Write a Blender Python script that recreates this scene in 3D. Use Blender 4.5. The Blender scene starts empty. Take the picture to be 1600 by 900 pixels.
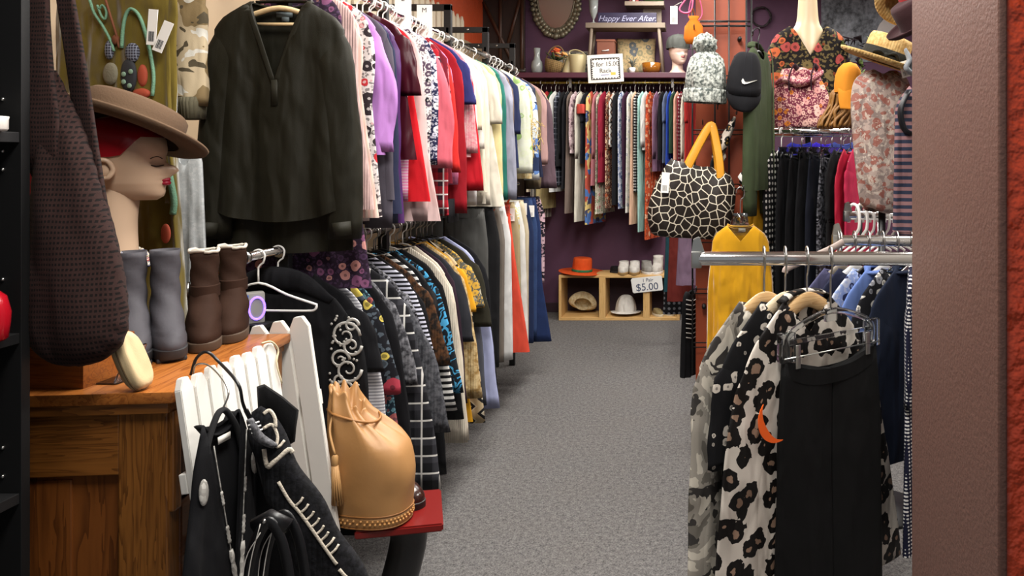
import bpy, bmesh, math, random
from mathutils import Vector, Matrix, noise
R = math.radians
PI = math.pi
SC = bpy.context.scene
COL = SC.collection

# ---------------------------------------------------------------- camera, world, light, exposure
F, CX, CY, EYE = 1155.6, 1100.0, 250.0, 1.36       # focal length and principal point of the photo, eye height (m)
cam = bpy.data.cameras.new('camera')
cam.sensor_width = 36.0
cam.lens = 26.0
cam.shift_x = (800 - CX) / 1600
cam.shift_y = -(450 - CY) / 1600
cam.clip_start = 0.05
camo = bpy.data.objects.new('camera', cam)
camo.location = (0, 0, EYE)
camo.rotation_euler = (PI / 2, 0, 0)
COL.objects.link(camo)
SC.camera = camo

SC.view_settings.view_transform = 'Standard'
SC.view_settings.look = 'None'
SC.view_settings.gamma = 1.0
SC.view_settings.use_curve_mapping = False
SC.view_settings.exposure = -0.25
SC.cycles.use_denoising = True
SC.cycles.max_bounces = 6
SC.cycles.sample_clamp_indirect = 6.0

world = bpy.data.worlds.new('world')
SC.world = world
world.use_nodes = True
world.node_tree.nodes['Background'].inputs[0].default_value = (0.95, 0.97, 1.0, 1)
world.node_tree.nodes['Background'].inputs[1].default_value = 0.35

CEIL = 2.95
LIGHTS = [(-0.2, 0.75, 80), (-0.4, 2.2, 70), (-0.45, 3.8, 72), (-0.3, 5.6, 44),
          (1.35, 2.5, 60), (1.35, 4.4, 60)]
for (lx, ly, pw) in LIGHTS:
    ld = bpy.data.lights.new('ceiling_lamp_light', 'AREA')
    ld.shape = 'RECTANGLE'
    ld.size = 0.5
    ld.size_y = 1.1
    ld.energy = pw
    ld.color = (1.0, 0.965, 0.91)
    lo = bpy.data.objects.new('ceiling_lamp_light', ld)
    lo.location = (lx, ly, CEIL - 0.075)
    COL.objects.link(lo)


def at(px, py, Y):
    """The point at depth Y that the photo shows at pixel (px, py)."""
    return Vector(((px - CX) * Y / F, Y, EYE + (CY - py) * Y / F))


def X(px, Y):
    return (px - CX) * Y / F


def Z(py, Y):
    return EYE + (CY - py) * Y / F


# ---------------------------------------------------------------- materials
def lin(c):
    if isinstance(c, (tuple, list)):
        return (c[0], c[1], c[2], 1)
    c = c.lstrip('#')
    v = [int(c[i:i + 2], 16) / 255 for i in (0, 2, 4)]
    return tuple(x / 12.92 if x <= .04045 else ((x + .055) / 1.055) ** 2.4 for x in v) + (1,)


class NT:
    """A small node-graph builder around one Principled material."""
    def __init__(s, name):
        s.m = bpy.data.materials.new(name)
        s.m.use_nodes = True
        s.t = s.m.node_tree
        s.b = s.t.nodes['Principled BSDF']
        s._c = None

    def n(s, typ, ins=None, **props):
        nd = s.t.nodes.new(typ)
        for k, v in props.items():
            setattr(nd, k, v)
        for k, v in (ins or {}).items():
            s.set(nd.inputs[k], v)
        return nd

    def set(s, sock, v):
        if isinstance(v, bpy.types.NodeSocket):
            s.t.links.new(v, sock)
        elif isinstance(v, str):
            sock.default_value = lin(v)
        else:
            sock.default_value = v

    @property
    def co(s):
        if s._c is None:
            s._c = s.n('ShaderNodeTexCoord').outputs['Object']
        return s._c

    def math(s, op, a, b=0.0, c=None):
        nd = s.n('ShaderNodeMath', operation=op)
        s.set(nd.inputs[0], a)
        s.set(nd.inputs[1], b)
        if c is not None:
            s.set(nd.inputs[2], c)
        return nd.outputs[0]

    def mix(s, f, a, b):
        nd = s.n('ShaderNodeMix', data_type='RGBA')
        s.set(nd.inputs[0], f)
        s.set(nd.inputs[6], a)
        s.set(nd.inputs[7], b)
        return nd.outputs[2]

    def xz(s, sx=1.0, sz=1.0):
        """object (x, z) as a flat 2-D vector"""
        sep = s.n('ShaderNodeSeparateXYZ', {0: s.co})
        c = s.n('ShaderNodeCombineXYZ', {0: s.math('MULTIPLY', sep.outputs[0], sx), 1: s.math('MULTIPLY', sep.outputs[2], sz)})
        return c.outputs[0], sep.outputs[0], sep.outputs[2], sep.outputs[1]

    def noise(s, scale, detail=3.0, vec=None, rough=.55):
        nd = s.n('ShaderNodeTexNoise', {'Vector': vec or s.co, 'Scale': scale, 'Detail': detail, 'Roughness': rough})
        return nd.outputs['Fac']

    def warp(s, vec, scale, amt):
        nd = s.n('ShaderNodeTexNoise', {'Vector': vec, 'Scale': scale, 'Detail': 2.0})
        v = s.n('ShaderNodeVectorMath', {0: nd.outputs['Color'], 1: (-.5, -.5, -.5)}, operation='ADD')
        v2 = s.n('ShaderNodeVectorMath', {0: v.outputs[0]}, operation='SCALE')
        v2.inputs['Scale'].default_value = amt
        return s.n('ShaderNodeVectorMath', {0: vec, 1: v2.outputs[0]}, operation='ADD').outputs[0]

    def bump(s, h, strength=.3, dist=.004, prev=None):
        nd = s.n('ShaderNodeBump', {'Height': h, 'Strength': strength, 'Distance': dist})
        if prev is not None:
            s.set(nd.inputs['Normal'], prev)
        return nd.outputs['Normal']

    def out(s, col=None, rough=None, metal=None, normal=None, **kw):
        if col is not None:
            s.set(s.b.inputs['Base Color'], lin(col) if isinstance(col, str) else col)
        if rough is not None:
            s.set(s.b.inputs['Roughness'], rough)
        if metal is not None:
            s.set(s.b.inputs['Metallic'], metal)
        if normal is not None:
            s.set(s.b.inputs['Normal'], normal)
        for k, v in kw.items():
            s.set(s.b.inputs[k.replace('_', ' ')], v)
        return s.m


_M = {}


def solid(c, rough=.6, metal=0.0, spec=None, bump=0, bscale=60, name=None, var=.0, **kw):
    key = ('solid', str(c), rough, metal, bump, bscale, spec, var, str(kw))
    if key in _M:
        return _M[key]
    t = NT(name or 'surface')
    col = lin(c)
    nrm = None
    if var:
        f = t.noise(9, 4)
        dk = tuple(x * (1 - var) for x in col[:3]) + (1,)
        lt = tuple(min(1, x * (1 + var)) for x in col[:3]) + (1,)
        col = t.mix(f, dk, lt)
    if bump:
        nrm = t.bump(t.noise(bscale, 4), bump, .003)
    if spec is not None:
        kw['Specular_IOR_Level'] = spec
    _M[key] = t.out(col, rough, metal, nrm, **kw)
    return _M[key]


def cloth(pat, c1, c2='#ffffff', c3='#888888', s=1.0, rough=.88, wr=.5, c4=None, spec=.25):
    """Fabric: a woven or knitted pattern in up to four colours. s scales the pattern, wr the creasing."""
    key = (pat, c1, c2, c3, s, rough, wr, c4)
    if key in _M:
        return _M[key]
    t = NT('fabric_' + pat)
    L1, L2, L3 = [tuple(k * min(1, .6 / max(1e-4, *q[:3])) for k in q[:3]) + (1,) for q in (lin(c1), lin(c2), lin(c3))]
    L4 = lin(c4) if c4 else L3
    v2, x, z, y = t.xz()
    weave = t.noise(420, 2)
    h_extra = None
    if pat == 'solid':
        f = t.noise(22, 4)
        col = t.mix(f, tuple(k * .86 for k in L1[:3]) + (1,), tuple(min(1, k * 1.12) for k in L1[:3]) + (1,))
    elif pat in ('hstripe', 'vstripe'):
        q = t.math('FRACT', t.math('MULTIPLY', z if pat == 'hstripe' else x, 30 * s))
        col = t.mix(t.math('GREATER_THAN', q, .5), L1, L2)
    elif pat == 'pinstripe':
        q = t.math('FRACT', t.math('MULTIPLY', x, 40 * s))
        col = t.mix(t.math('GREATER_THAN', q, .82), L1, L2)
    elif pat == 'plaid':
        def band(a, k, th):
            return t.math('GREATER_THAN', t.math('FRACT', t.math('MULTIPLY', a, k)), th)
        a = t.math('MULTIPLY', t.math('ADD', band(x, 14 * s, .55), band(z, 14 * s, .55)), .5)
        c = t.mix(a, L1, L2)
        th = t.math('MAXIMUM', band(x, 14 * s, .9), band(z, 14 * s, .9))
        col = t.mix(th, c, L3)
    elif pat == 'gingham':
        def band(a, k, th):
            return t.math('GREATER_THAN', t.math('FRACT', t.math('MULTIPLY', a, k)), th)
        a = t.math('MULTIPLY', t.math('ADD', band(x, 30 * s, .5), band(z, 30 * s, .5)), .5)
        col = t.mix(a, L1, L2)
    elif pat == 'check':
        a = t.math('MAXIMUM', t.math('GREATER_THAN', t.math('FRACT', t.math('MULTIPLY', x, 22 * s)), .85),
                   t.math('GREATER_THAN', t.math('FRACT', t.math('MULTIPLY', z, 22 * s)), .85))
        col = t.mix(a, L1, L2)
    elif pat == 'floral':
        w = t.warp(v2, 40 * s, .012 / s)
        vo = t.n('ShaderNodeTexVoronoi', {'Vector': w, 'Scale': 28 * s}, voronoi_dimensions='2D')
        sepc = t.n('ShaderNodeSeparateColor', {0: vo.outputs['Color']})
        m = t.math('LESS_THAN', vo.outputs['Distance'], t.math('MULTIPLY', sepc.outputs[0], .62))
        pc = t.mix(t.math('GREATER_THAN', sepc.outputs[1], .5), L2, L3)
        pc = t.mix(t.math('GREATER_THAN', sepc.outputs[2], .66), pc, L4)
        core = t.math('LESS_THAN', vo.outputs['Distance'], .14)
        pc = t.mix(t.math('MULTIPLY', core, .6), pc, L1)
        v3 = t.n('ShaderNodeTexVoronoi', {'Vector': t.warp(v2, 60 * s, .02 / s), 'Scale': 75 * s}, voronoi_dimensions='2D')
        lf = t.math('LESS_THAN', v3.outputs['Distance'], .3)
        bg = t.mix(t.math('MULTIPLY', lf, .7), L1, L4)
        col = t.mix(m, bg, pc)
    elif pat == 'leopard':
        w = t.warp(v2, 22 * s, .035 / s)
        vo = t.n('ShaderNodeTexVoronoi', {'Vector': w, 'Scale': 17 * s}, voronoi_dimensions='2D')
        d = t.math('ADD', vo.outputs['Distance'], t.math('MULTIPLY', t.math('SUBTRACT', t.noise(42 * s, 2), .5), .55))
        dark = t.math('LESS_THAN', d, .45)
        sepc = t.n('ShaderNodeSeparateColor', {0: vo.outputs['Color']})
        core = t.math('LESS_THAN', d, t.math('MULTIPLY', sepc.outputs[0], .2))
        bg = t.mix(t.math('SMOOTH_MIN', 1.0, t.math('MULTIPLY', t.noise(14, 2), 1.0), .1), L1, tuple(k * .9 for k in L1[:3]) + (1,))
        col = t.mix(dark, bg, t.mix(core, L2, L3))
    elif pat == 'cheetah':
        vo = t.n('ShaderNodeTexVoronoi', {'Vector': t.warp(v2, 60 * s, .02 / s), 'Scale': 60 * s}, voronoi_dimensions='2D')
        col = t.mix(t.math('LESS_THAN', vo.outputs['Distance'], .38), L1, L2)
    elif pat == 'dots':
        vo = t.n('ShaderNodeTexVoronoi', {'Vector': v2, 'Scale': 45 * s, 'Randomness': .12}, voronoi_dimensions='2D')
        col = t.mix(t.math('LESS_THAN', vo.outputs['Distance'], .27), L1, L2)
    elif pat == 'giraffe':
        w = t.warp(v2, 10 * s, .02 / s)
        vo = t.n('ShaderNodeTexVoronoi', {'Vector': w, 'Scale': 17 * s, 'Randomness': .9}, voronoi_dimensions='2D', feature='DISTANCE_TO_EDGE')
        col = t.mix(t.math('LESS_THAN', vo.outputs['Distance'], .055), L1, L2)
    elif pat == 'zigzag':
        q = t.math('ABSOLUTE', t.math('SUBTRACT', t.math('FRACT', t.math('MULTIPLY', z, 20 * s)), .5))
        q = t.math('FRACT', t.math('ADD', t.math('MULTIPLY', q, 1.2), t.math('MULTIPLY', x, 22 * s)))
        c = t.mix(t.math('GREATER_THAN', q, .72), L1, L2)
        col = t.mix(t.math('LESS_THAN', q, .12), c, L3)
    elif pat == 'scroll':
        f = t.noise(11 * s, 2.0, t.warp(v2, 9 * s, .1 / s))
        q = t.math('FRACT', t.math('MULTIPLY', f, 7.0))
        m = t.math('LESS_THAN', t.math('ABSOLUTE', t.math('SUBTRACT', q, .5)), .2)
        col = t.mix(m, L1, t.mix(t.noise(40 * s, 2), L2, L3))
    elif pat == 'camo':
        f = t.noise(9 * s, 2.5)
        g = t.noise(14 * s, 2.0, t.warp(t.co, 5, .3))
        col = t.mix(t.math('GREATER_THAN', f, .5), L1, L2)
        col = t.mix(t.math('GREATER_THAN', g, .56), col, L3)
        col = t.mix(t.math('LESS_THAN', g, .4), col, L4)
    elif pat == 'paisley':
        w = t.warp(v2, 10 * s, .1 / s)
        f = t.noise(16 * s, 4, w)
        q = t.math('FRACT', t.math('MULTIPLY', f, 4.0))
        col = t.mix(t.math('GREATER_THAN', q, .5), L1, L2)
        vo = t.n('ShaderNodeTexVoronoi', {'Vector': w, 'Scale': 20 * s}, voronoi_dimensions='2D')
        col = t.mix(t.math('MULTIPLY', t.math('LESS_THAN', vo.outputs['Distance'], .33), .75), col, L3)
        col = t.mix(t.math('MULTIPLY', t.math('GREATER_THAN', t.noise(30 * s, 3), .58), .8), col, L4)
    elif pat == 'knit':
        f = t.noise(60, 3)
        col = t.mix(f, tuple(k * .8 for k in L1[:3]) + (1,), tuple(min(1, k * 1.1) for k in L1[:3]) + (1,))
        h_extra = t.math('MULTIPLY', t.math('ABSOLUTE', t.math('SINE', t.math('MULTIPLY', x, 500 * s))), 1.0)
    elif pat == 'melange':
        f = t.noise(95 * s, 3)
        f = t.math('MULTIPLY', t.math('SUBTRACT', f, .38), 4.0)
        f = t.n('ShaderNodeClamp', {0: f}).outputs[0]
        col = t.mix(f, L1, L2)
        h_extra = t.math('ADD', t.noise(70, 3), t.math('MULTIPLY', t.math('ABSOLUTE', t.math('SINE', t.math('MULTIPLY', x, 300))), .5))
    elif pat == 'sequin':
        vo = t.n('ShaderNodeTexVoronoi', {'Vector': v2, 'Scale': 160 * s}, voronoi_dimensions='2D')
        sepc = t.n('ShaderNodeSeparateColor', {0: vo.outputs['Color']})
        col = t.mix(t.math('POWER', sepc.outputs[0], 2.0), L1, L2)
    elif pat == 'denim':
        f = t.noise(16, 5)
        col = t.mix(f, tuple(k * .6 for k in L1[:3]) + (1,), tuple(min(1, k * 1.5) for k in L1[:3]) + (1,))
        h_extra = t.math('SINE', t.math('MULTIPLY', t.math('ADD', x, z), 2500))
    elif pat == 'velvet':
        f = t.noise(7, 5)
        col = t.mix(f, tuple(k * .6 for k in L1[:3]) + (1,), tuple(min(1, k * 1.35) for k in L1[:3]) + (1,))
    elif pat == 'crochet':
        q = t.math('FRACT', t.math('MULTIPLY', t.math('ADD', z, t.math('MULTIPLY', t.noise(9, 2), .012)), 88 * s))
        row = t.math('GREATER_THAN', q, .52)
        st = t.math('GREATER_THAN', t.math('FRACT', t.math('ADD', t.math('MULTIPLY', x, 150 * s), t.math('MULTIPLY', t.noise(25, 2), 1.5))), .42)
        hole = t.math('MULTIPLY', row, st)
        base = t.mix(t.noise(60, 3), tuple(k * .7 for k in L1[:3]) + (1,), tuple(min(1, k * 1.4) for k in L1[:3]) + (1,))
        col = t.mix(hole, base, L2)
        h_extra = t.math('SUBTRACT', 1.0, t.math('MULTIPLY', hole, 1.0))
    else:
        col = L1
    nrm = t.bump(weave, .25, .0015)
    if wr:
        st = t.n('ShaderNodeCombineXYZ', {0: t.math('MULTIPLY', x, 17.0), 1: t.math('MULTIPLY', y, 17.0), 2: t.math('MULTIPLY', z, 6.0)}).outputs[0]
        nrm = t.bump(t.noise(1.0, 1.2, t.warp(st, .7, 1.1), .4), wr, .045, nrm)
    if h_extra is not None:
        nrm = t.bump(h_extra, .5, .004, nrm)
    kw = {}
    if pat == 'velvet':
        kw = {'Sheen_Weight': .6, 'Sheen_Roughness': .4}
    if pat == 'sequin':
        rough = .35
    _M[key] = t.out(col, rough, 0, nrm, Specular_IOR_Level=spec, **kw)
    return _M[key]


def oak(c1, c2, along='z', s=1.0, rough=.38):
    key = ('oak', c1, c2, along, s, rough)
    if key in _M:
        return _M[key]
    t = NT('wood')
    sep = t.n('ShaderNodeSeparateXYZ', {0: t.co})
    ax = {'x': (2.2, 30, 30), 'y': (30, 2.2, 30), 'z': (30, 30, 2.2)}[along]
    v = t.n('ShaderNodeCombineXYZ', {i: t.math('MULTIPLY', sep.outputs[i], ax[i] * s) for i in range(3)}).outputs[0]
    f = t.noise(1.0, 4, t.warp(v, .6, 1.2))
    g = t.math('FRACT', t.math('MULTIPLY', f, 11.0))
    g = t.math('POWER', g, 2.2)
    fine = t.noise(6.0, 3, v)
    k = t.math('ADD', t.math('MULTIPLY', g, .75), t.math('MULTIPLY', fine, .35))
    col = t.mix(k, lin(c2), lin(c1))
    _M[key] = t.out(col, rough, 0, t.bump(fine, .12, .002))
    return _M[key]


def glass(c='#ffffff', rough=.05, name='clear_plastic', ior=1.45):
    key = ('glass', c, rough, ior)
    if key not in _M:
        t = NT(name)
        _M[key] = t.out(c, rough, 0, None, Transmission_Weight=1.0, IOR=ior)
    return _M[key]


CHROME = solid('#d8d8d8', .12, 1.0, name='chrome')
STEEL = solid('#b9b9b5', .28, 1.0, name='steel')
BLACKM = solid('#0d0d0e', .45, 0, name='black_metal')
WHITEP = solid('#e9e7e2', .4, 0, name='white_plastic')
BLACKP = solid('#121214', .4, 0, name='black_plastic')
CLEAR = glass('#f4f8fa', .08)

# ---------------------------------------------------------------- mesh helpers
def nb():
    return bmesh.new()


def loft(bm, rings, cap=(True, True), closed=True):
    """Quads between successive rings of points."""
    vs = [[bm.verts.new(p) for p in r] for r in rings]
    n = len(vs[0])
    for a, b in zip(vs, vs[1:]):
        for i in range(n if closed else n - 1):
            j = (i + 1) % n
            try:
                bm.faces.new((a[i], a[j], b[j], b[i]))
            except ValueError:
                pass
    if closed and cap[0]:
        bm.faces.new(list(reversed(vs[0])))
    if closed and cap[1]:
        bm.faces.new(vs[-1])
    return vs


def catmull(pts, k=6):
    pts = [Vector(p) for p in pts]
    if len(pts) < 3:
        return pts
    out = []
    P = [pts[0] * 2 - pts[1]] + pts + [pts[-1] * 2 - pts[-2]]
    for i in range(1, len(P) - 2):
        a, b, c, d = P[i - 1:i + 3]
        for q in range(k):
            t = q / k
            out.append(.5 * ((2 * b) + (c - a) * t + (2 * a - 5 * b + 4 * c - d) * t * t + (3 * b - a - 3 * c + d) * t ** 3))
    out.append(pts[-1])
    return out


def tube(bm, path, r, n=8, cap=True, flat=1.0, up=None):
    """A tube along path; r a number or one per point; flat squeezes one side."""
    P = [Vector(p) for p in path]
    rs = r if isinstance(r, (list, tuple)) else [r] * len(P)
    up = Vector(up) if up else None
    rings, prev = [], None
    for i, p in enumerate(P):
        d = (P[min(i + 1, len(P) - 1)] - P[max(i - 1, 0)])
        d = d.normalized() if d.length > 1e-9 else Vector((0, 0, 1))
        if up is not None:
            u = up - d * up.dot(d)
        elif prev is None:
            ref = Vector((0, 0, 1)) if abs(d.z) < .9 else Vector((1, 0, 0))
            u = ref - d * ref.dot(d)
        else:
            u = prev - d * prev.dot(d)
        u = u.normalized() if u.length > 1e-9 else Vector((1, 0, 0))
        prev = u
        v = d.cross(u)
        rings.append([p + u * (rs[i] * flat * math.sin(a)) + v * (rs[i] * math.cos(a)) for a in [2 * PI * k / n for k in range(n)]])
    return loft(bm, rings, (cap, cap))


def box(bm, lo, hi, bev=0.0, M=None, seg=2):
    b2 = nb()
    bmesh.ops.create_cube(b2, size=1)
    lo, hi = Vector(lo), Vector(hi)
    for v in b2.verts:
        v.co = Vector(((lo[i] + hi[i]) / 2 + v.co[i] * (hi[i] - lo[i]) for i in range(3)))
    if bev:
        bmesh.ops.bevel(b2, geom=b2.edges[:], offset=bev, segments=seg, affect='EDGES', profile=.6)
    add(bm, b2, M)


def add(bm, b2, M=None):
    if M is not None:
        bmesh.ops.transform(b2, matrix=M, verts=b2.verts)
    me = bpy.data.meshes.new('tmp')
    b2.to_mesh(me)
    b2.free()
    bm.from_mesh(me)
    bpy.data.meshes.remove(me)


def lathe(bm, prof, n=24, c=(0, 0, 0), sx=1.0, sy=1.0, cap=(False, False)):
    rings = [[(c[0] + r * sx * math.cos(2 * PI * k / n), c[1] + r * sy * math.sin(2 * PI * k / n), c[2] + z) for k in range(n)] for r, z in prof]
    return loft(bm, rings, cap)


def ball(bm, c, r, n=12, sx=1, sy=1, sz=1):
    prof = [(max(1e-4, math.sin(PI * k / n)) * r, -math.cos(PI * k / n) * r * sz) for k in range(n + 1)]
    lathe(bm, prof, n + 4, c, sx, sy, (True, True))


def prism(bm, pts, y0, y1, bev=0.0):
    """Outline in x,z pushed from y0 to y1."""
    b2 = nb()
    loft(b2, [[(x, y0, z) for x, z in pts], [(x, y1, z) for x, z in pts]])
    bmesh.ops.recalc_face_normals(b2, faces=b2.faces[:])
    if bev:
        bmesh.ops.bevel(b2, geom=b2.edges[:], offset=bev, segments=2, affect='EDGES')
    add(bm, b2)


def obj(name, bm, m, parent=None, smooth=True, sub=0, loc=None, rz=None, angle=None):
    me = bpy.data.meshes.new(name)
    bmesh.ops.recalc_face_normals(bm, faces=bm.faces[:])
    bm.to_mesh(me)
    bm.free()
    for mm in (m if isinstance(m, (list, tuple)) else [m]):
        me.materials.append(mm)
    o = bpy.data.objects.new(name, me)
    COL.objects.link(o)
    if parent is not None:
        o.parent = parent
    if loc is not None:
        o.location = loc
    if rz is not None:
        o.rotation_euler = (0, 0, rz)
    if smooth:
        me.polygons.foreach_set('use_smooth', [True] * len(me.polygons))
        if angle:
            me.set_sharp_from_angle(angle=R(angle))
    if sub:
        md = o.modifiers.new('subdivision', 'SUBSURF')
        md.levels = sub
        md.render_levels = sub
    return o


def tag(o, label=None, cat=None, group=None, kind=None):
    if label:
        o['label'] = label
    if cat:
        o['category'] = cat
    if group:
        o['group'] = group
    if kind:
        o['kind'] = kind
    return o


def thing(name, label, cat, loc=(0, 0, 0), rz=0.0, group=None, rot=None):
    o = bpy.data.objects.new(name, None)
    o.empty_display_size = .05
    COL.objects.link(o)
    o.location = loc
    o.rotation_euler = rot if rot else (0, 0, rz)
    return tag(o, label, cat, group)


def struct(name, bm, m, smooth=False):
    return tag(obj(name, bm, m, None, smooth), kind='structure')


def plabel(o, label):
    o['label'] = label
    return o


def text(name, s, size, m, parent, loc, rot=(PI / 2, 0, 0), align='CENTER', shear=0.0, ext=.0006):
    cu = bpy.data.curves.new(name, 'FONT')
    cu.body = s
    cu.size = size
    cu.align_x = align
    cu.align_y = 'CENTER'
    cu.extrude = ext
    cu.shear = shear
    cu.materials.append(m)
    tmp = bpy.data.objects.new(name + '_tmp', cu)
    COL.objects.link(tmp)
    me = bpy.data.meshes.new_from_object(tmp.evaluated_get(bpy.context.evaluated_depsgraph_get()))
    bpy.data.objects.remove(tmp)
    o = bpy.data.objects.new(name, me)
    COL.objects.link(o)
    o.parent = parent
    o.location = loc
    o.rotation_euler = rot
    return o


def sgn(v):
    return 1 if v >= 0 else -1


# ---------------------------------------------------------------- clothes
def body_bm(L=.6, sw=.2, hw=.24, cw=None, drop=.055, nw=.075, d=.014, dh=.02, fold=.006, nf=3.0, seed=1, neck=.05, vneck=False,
            hem=None, N=36, levels=13, lean=0.0, waist=None):
    """A hanging garment's body, neck at the origin, front towards -y. Open at neck and hem."""
    rnd = random.Random(seed)
    ph, ph2 = rnd.uniform(0, 6.28), rnd.uniform(0, 6.28)
    cw = cw or sw * 1.04
    rings = []

    def zneck(x):
        u = abs(x) / nw
        if u >= 1:
            return None
        return -neck * ((1 - u) if vneck else (1 - u ** 2.2) ** .7)

    def ring(z, w, dd, a, t):
        pts = []
        for k in range(N):
            an = 2 * PI * k / N
            c, s = math.cos(an), math.sin(an)
            x = w * sgn(c) * abs(c) ** .85
            off = a * math.sin(nf * PI * x / max(w, .05) + ph + .7 * math.sin(2.5 * t + ph2)) + a * .5 * math.sin(nf * 1.9 * PI * x / max(w, .05) + ph2)
            y = dd * sgn(s) * abs(s) ** .65 + off
            zz = z
            if hem and t < .25:
                zz += hem(x / w, s) * (1 - t / .25)
            if s < -.01:
                zn = zneck(x)
                if zn is not None:
                    zz = min(zz, zn)
            elif s >= -.01:
                u = abs(x) / nw
                if u < 1:
                    zz = min(zz, -.012 * (1 - u ** 2))
            pts.append((x + lean * (1 - t), y, zz))
        return pts
    zt = -drop - .022
    for i in range(levels):
        t = i / (levels - 1)
        z = -L + t * (L + zt)
        if t < .68:
            u = t / .68
            w = hw + (cw - hw) * u
            if waist:
                w += (waist - (hw + cw) / 2) * math.sin(PI * u) ** 2
        else:
            w = cw + (sw - cw) * (t - .68) / .32
        rings.append(ring(z, w, dh + (d - dh) * t, fold * (1 - t) ** .6, t))
    for u in (.05, .12, .25, .45, .6, .8, 1.0):
        rings.append(ring(-drop * (1 - u) - .022 * max(0, 1 - u / .35) ** 2, sw + (nw - sw) * u, d * (1 - .15 * u), 0, 1))
    top = rings[-1]
    rings.append([(x * .94, y * .7, z - .006) for x, y, z in top])
    bm = nb()
    loft(bm, rings, (False, False))
    return bm


def sleeve_bm(side=1, sw=.2, drop=.055, sl=.5, r0=.075, r1=.05, out=.05, dy=0.0, ry=.015, seed=1, puff=0.0, bend=0.0, n=16, lv=12, wr=.0022):
    rnd = random.Random(seed * 7 + side)
    p1, p2 = rnd.uniform(0, 6), rnd.uniform(0, 6)
    rings = []
    for i in range(lv + 1):
        t = i / lv
        e = min(1, t / .16)
        x = sw - .052 + out * (t ** .75) + bend * math.sin(PI * t)
        z = -drop - .018 - (sl) * t
        r = r0 + (r1 - r0) * t + puff * math.sin(PI * min(1, t * 1.02)) ** 2
        r *= (.25 + .75 * e ** .6)
        if t < .16:
            x += .045 * (1 - e) * .6
        yy = dy * t
        pts = []
        for k in range(n):
            a = 2 * PI * k / n
            w = wr * math.sin(9 * t + p1 + 2 * a) * e + wr * .7 * math.sin(17 * t + p2 + a) * e
            px = x + (r + w) * math.cos(a)
            pts.append((side * px, yy + (ry * (.4 + .6 * e) + w * .3) * sgn(math.sin(a)) * abs(math.sin(a)) ** .8, z - .25 * (r - r0 * .3) * math.cos(a) * (1 - t) * e))
        rings.append(pts)
    last = rings[-1]
    cx = sum(p[0] for p in last) / n
    rings.append([((p[0] - cx) * .8 + cx, p[1] * .6, p[2] + .008) for p in last])
    bm = nb()
    loft(bm, rings, (False, True))
    return bm


def trousers_bm(L=.95, w=.19, hipw=.21, legw=.1, d=.014, seed=1, split=.3, flare=0.0, fold=.004, sag=0.0):
    """Two legs sewn along the middle, each from waistband to hem, and the waistband."""
    rnd = random.Random(seed)
    ph = rnd.uniform(0, 6)
    legs = []
    for sd in (-1, 1):
        bm = nb()
        rr = []
        for i in range(19):
            t = i / 18
            if t < split:
                u = t / split
                half = (w + (hipw - w) * min(1, u * 1.5)) / 2
                cx = sd * half
                ex = .3 + .3 * u * u
            else:
                u = (t - split) / (1 - split)
                half = hipw / 2 + (legw - hipw / 2) * u ** .8 + flare * max(0, u - .4) * 1.7
                cx = sd * (hipw / 2 + .004 * u)
                ex = .6
            pts = []
            for k in range(24):
                a = 2 * PI * k / 24
                x = cx + half * sgn(math.cos(a)) * abs(math.cos(a)) ** .8
                zz = -L * t - sag * max(0, 1 - t / .35) * max(0, 1 - (x / w) ** 2)
                pts.append((x, d * (1 + .3 * min(1, t * 3)) * sgn(math.sin(a)) * abs(math.sin(a)) ** ex + fold * min(1, t * 3) * math.sin(5 * math.cos(a) + ph + 2.4 * t + sd), zz))
            rr.append(pts)
        loft(bm, rr, (True, True))
        legs.append(bm)
    bm = nb()
    rr = []
    for z in (.003, -.02, -.04):
        rr.append([(w * 1.006 * sgn(math.cos(a)) * abs(math.cos(a)) ** .8, d * 1.22 * sgn(math.sin(a)) * abs(math.sin(a)) ** .4, z - sag * (1 + z * 2) * max(0, 1 - math.cos(a) ** 2 * 1.0)) for a in [2 * PI * k / 40 for k in range(40)]])
    loft(bm, rr, (False, False))
    return bm, legs


GCOUNT = [0]


def fit(*opts):
    """The first wording that keeps to sixteen words."""
    for o in opts:
        if len(o.replace('-', ' ').split()) <= 16:
            return o
    return ' '.join(opts[-1].split()[:16])




def garment(name, label, cat, loc, rz, m, group=None, sl=.5, sm=None, parts=True, collar=None, cuff=None, rot=None, sleeves=(-1, 1), **kw):
    """A top, dress, jacket or coat: body and sleeves. kw goes to body_bm; sleeve keys: r0 r1 out puff bend ry dy."""
    GCOUNT[0] += 1
    seed = kw.pop('seed', GCOUNT[0])
    sk = {k: kw.pop(k) for k in ('r0', 'r1', 'out', 'puff', 'bend', 'ry', 'dy', 'wr') if k in kw}
    sk['sw'] = kw.get('sw', .2)
    sk['drop'] = kw.get('drop', .055)
    bb = body_bm(seed=seed, **kw)
    if not parts:
        if sl:
            for sd in sleeves:
                add(bb, sleeve_bm(sd, sl=sl, seed=seed, n=10, lv=7, **sk))
        o = obj(name, bb, m)
        o.location = loc
        o.rotation_euler = rot or (0, 0, rz)
        return tag(o, label, cat, group)
    root = thing(name, label, cat, loc, rz, group, rot)
    obj('body', bb, m, root)
    if sl:
        for sd in sleeves:
            s_ = obj('sleeve', sleeve_bm(sd, sl=sl, seed=seed, **sk), sm or m, root)
            if sm is not None and sm is not m:
                plabel(s_, 'sleeve in a different fabric')
    if collar is not None:
        nw = kw.get('nw', .075)
        cb = nb()
        ringp = [(nw * 1.02 * math.cos(a), -kw.get('d', .014) * 1.25 * math.sin(a), (-.02 if math.sin(a) > 0 else 0) + .004) for a in [2 * PI * k / 16 for k in range(17)]]
        tube(cb, ringp, .013, 8, True, .5, up=(0, 0, 1))
        obj('collar', cb, collar, root)
    return root


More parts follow.
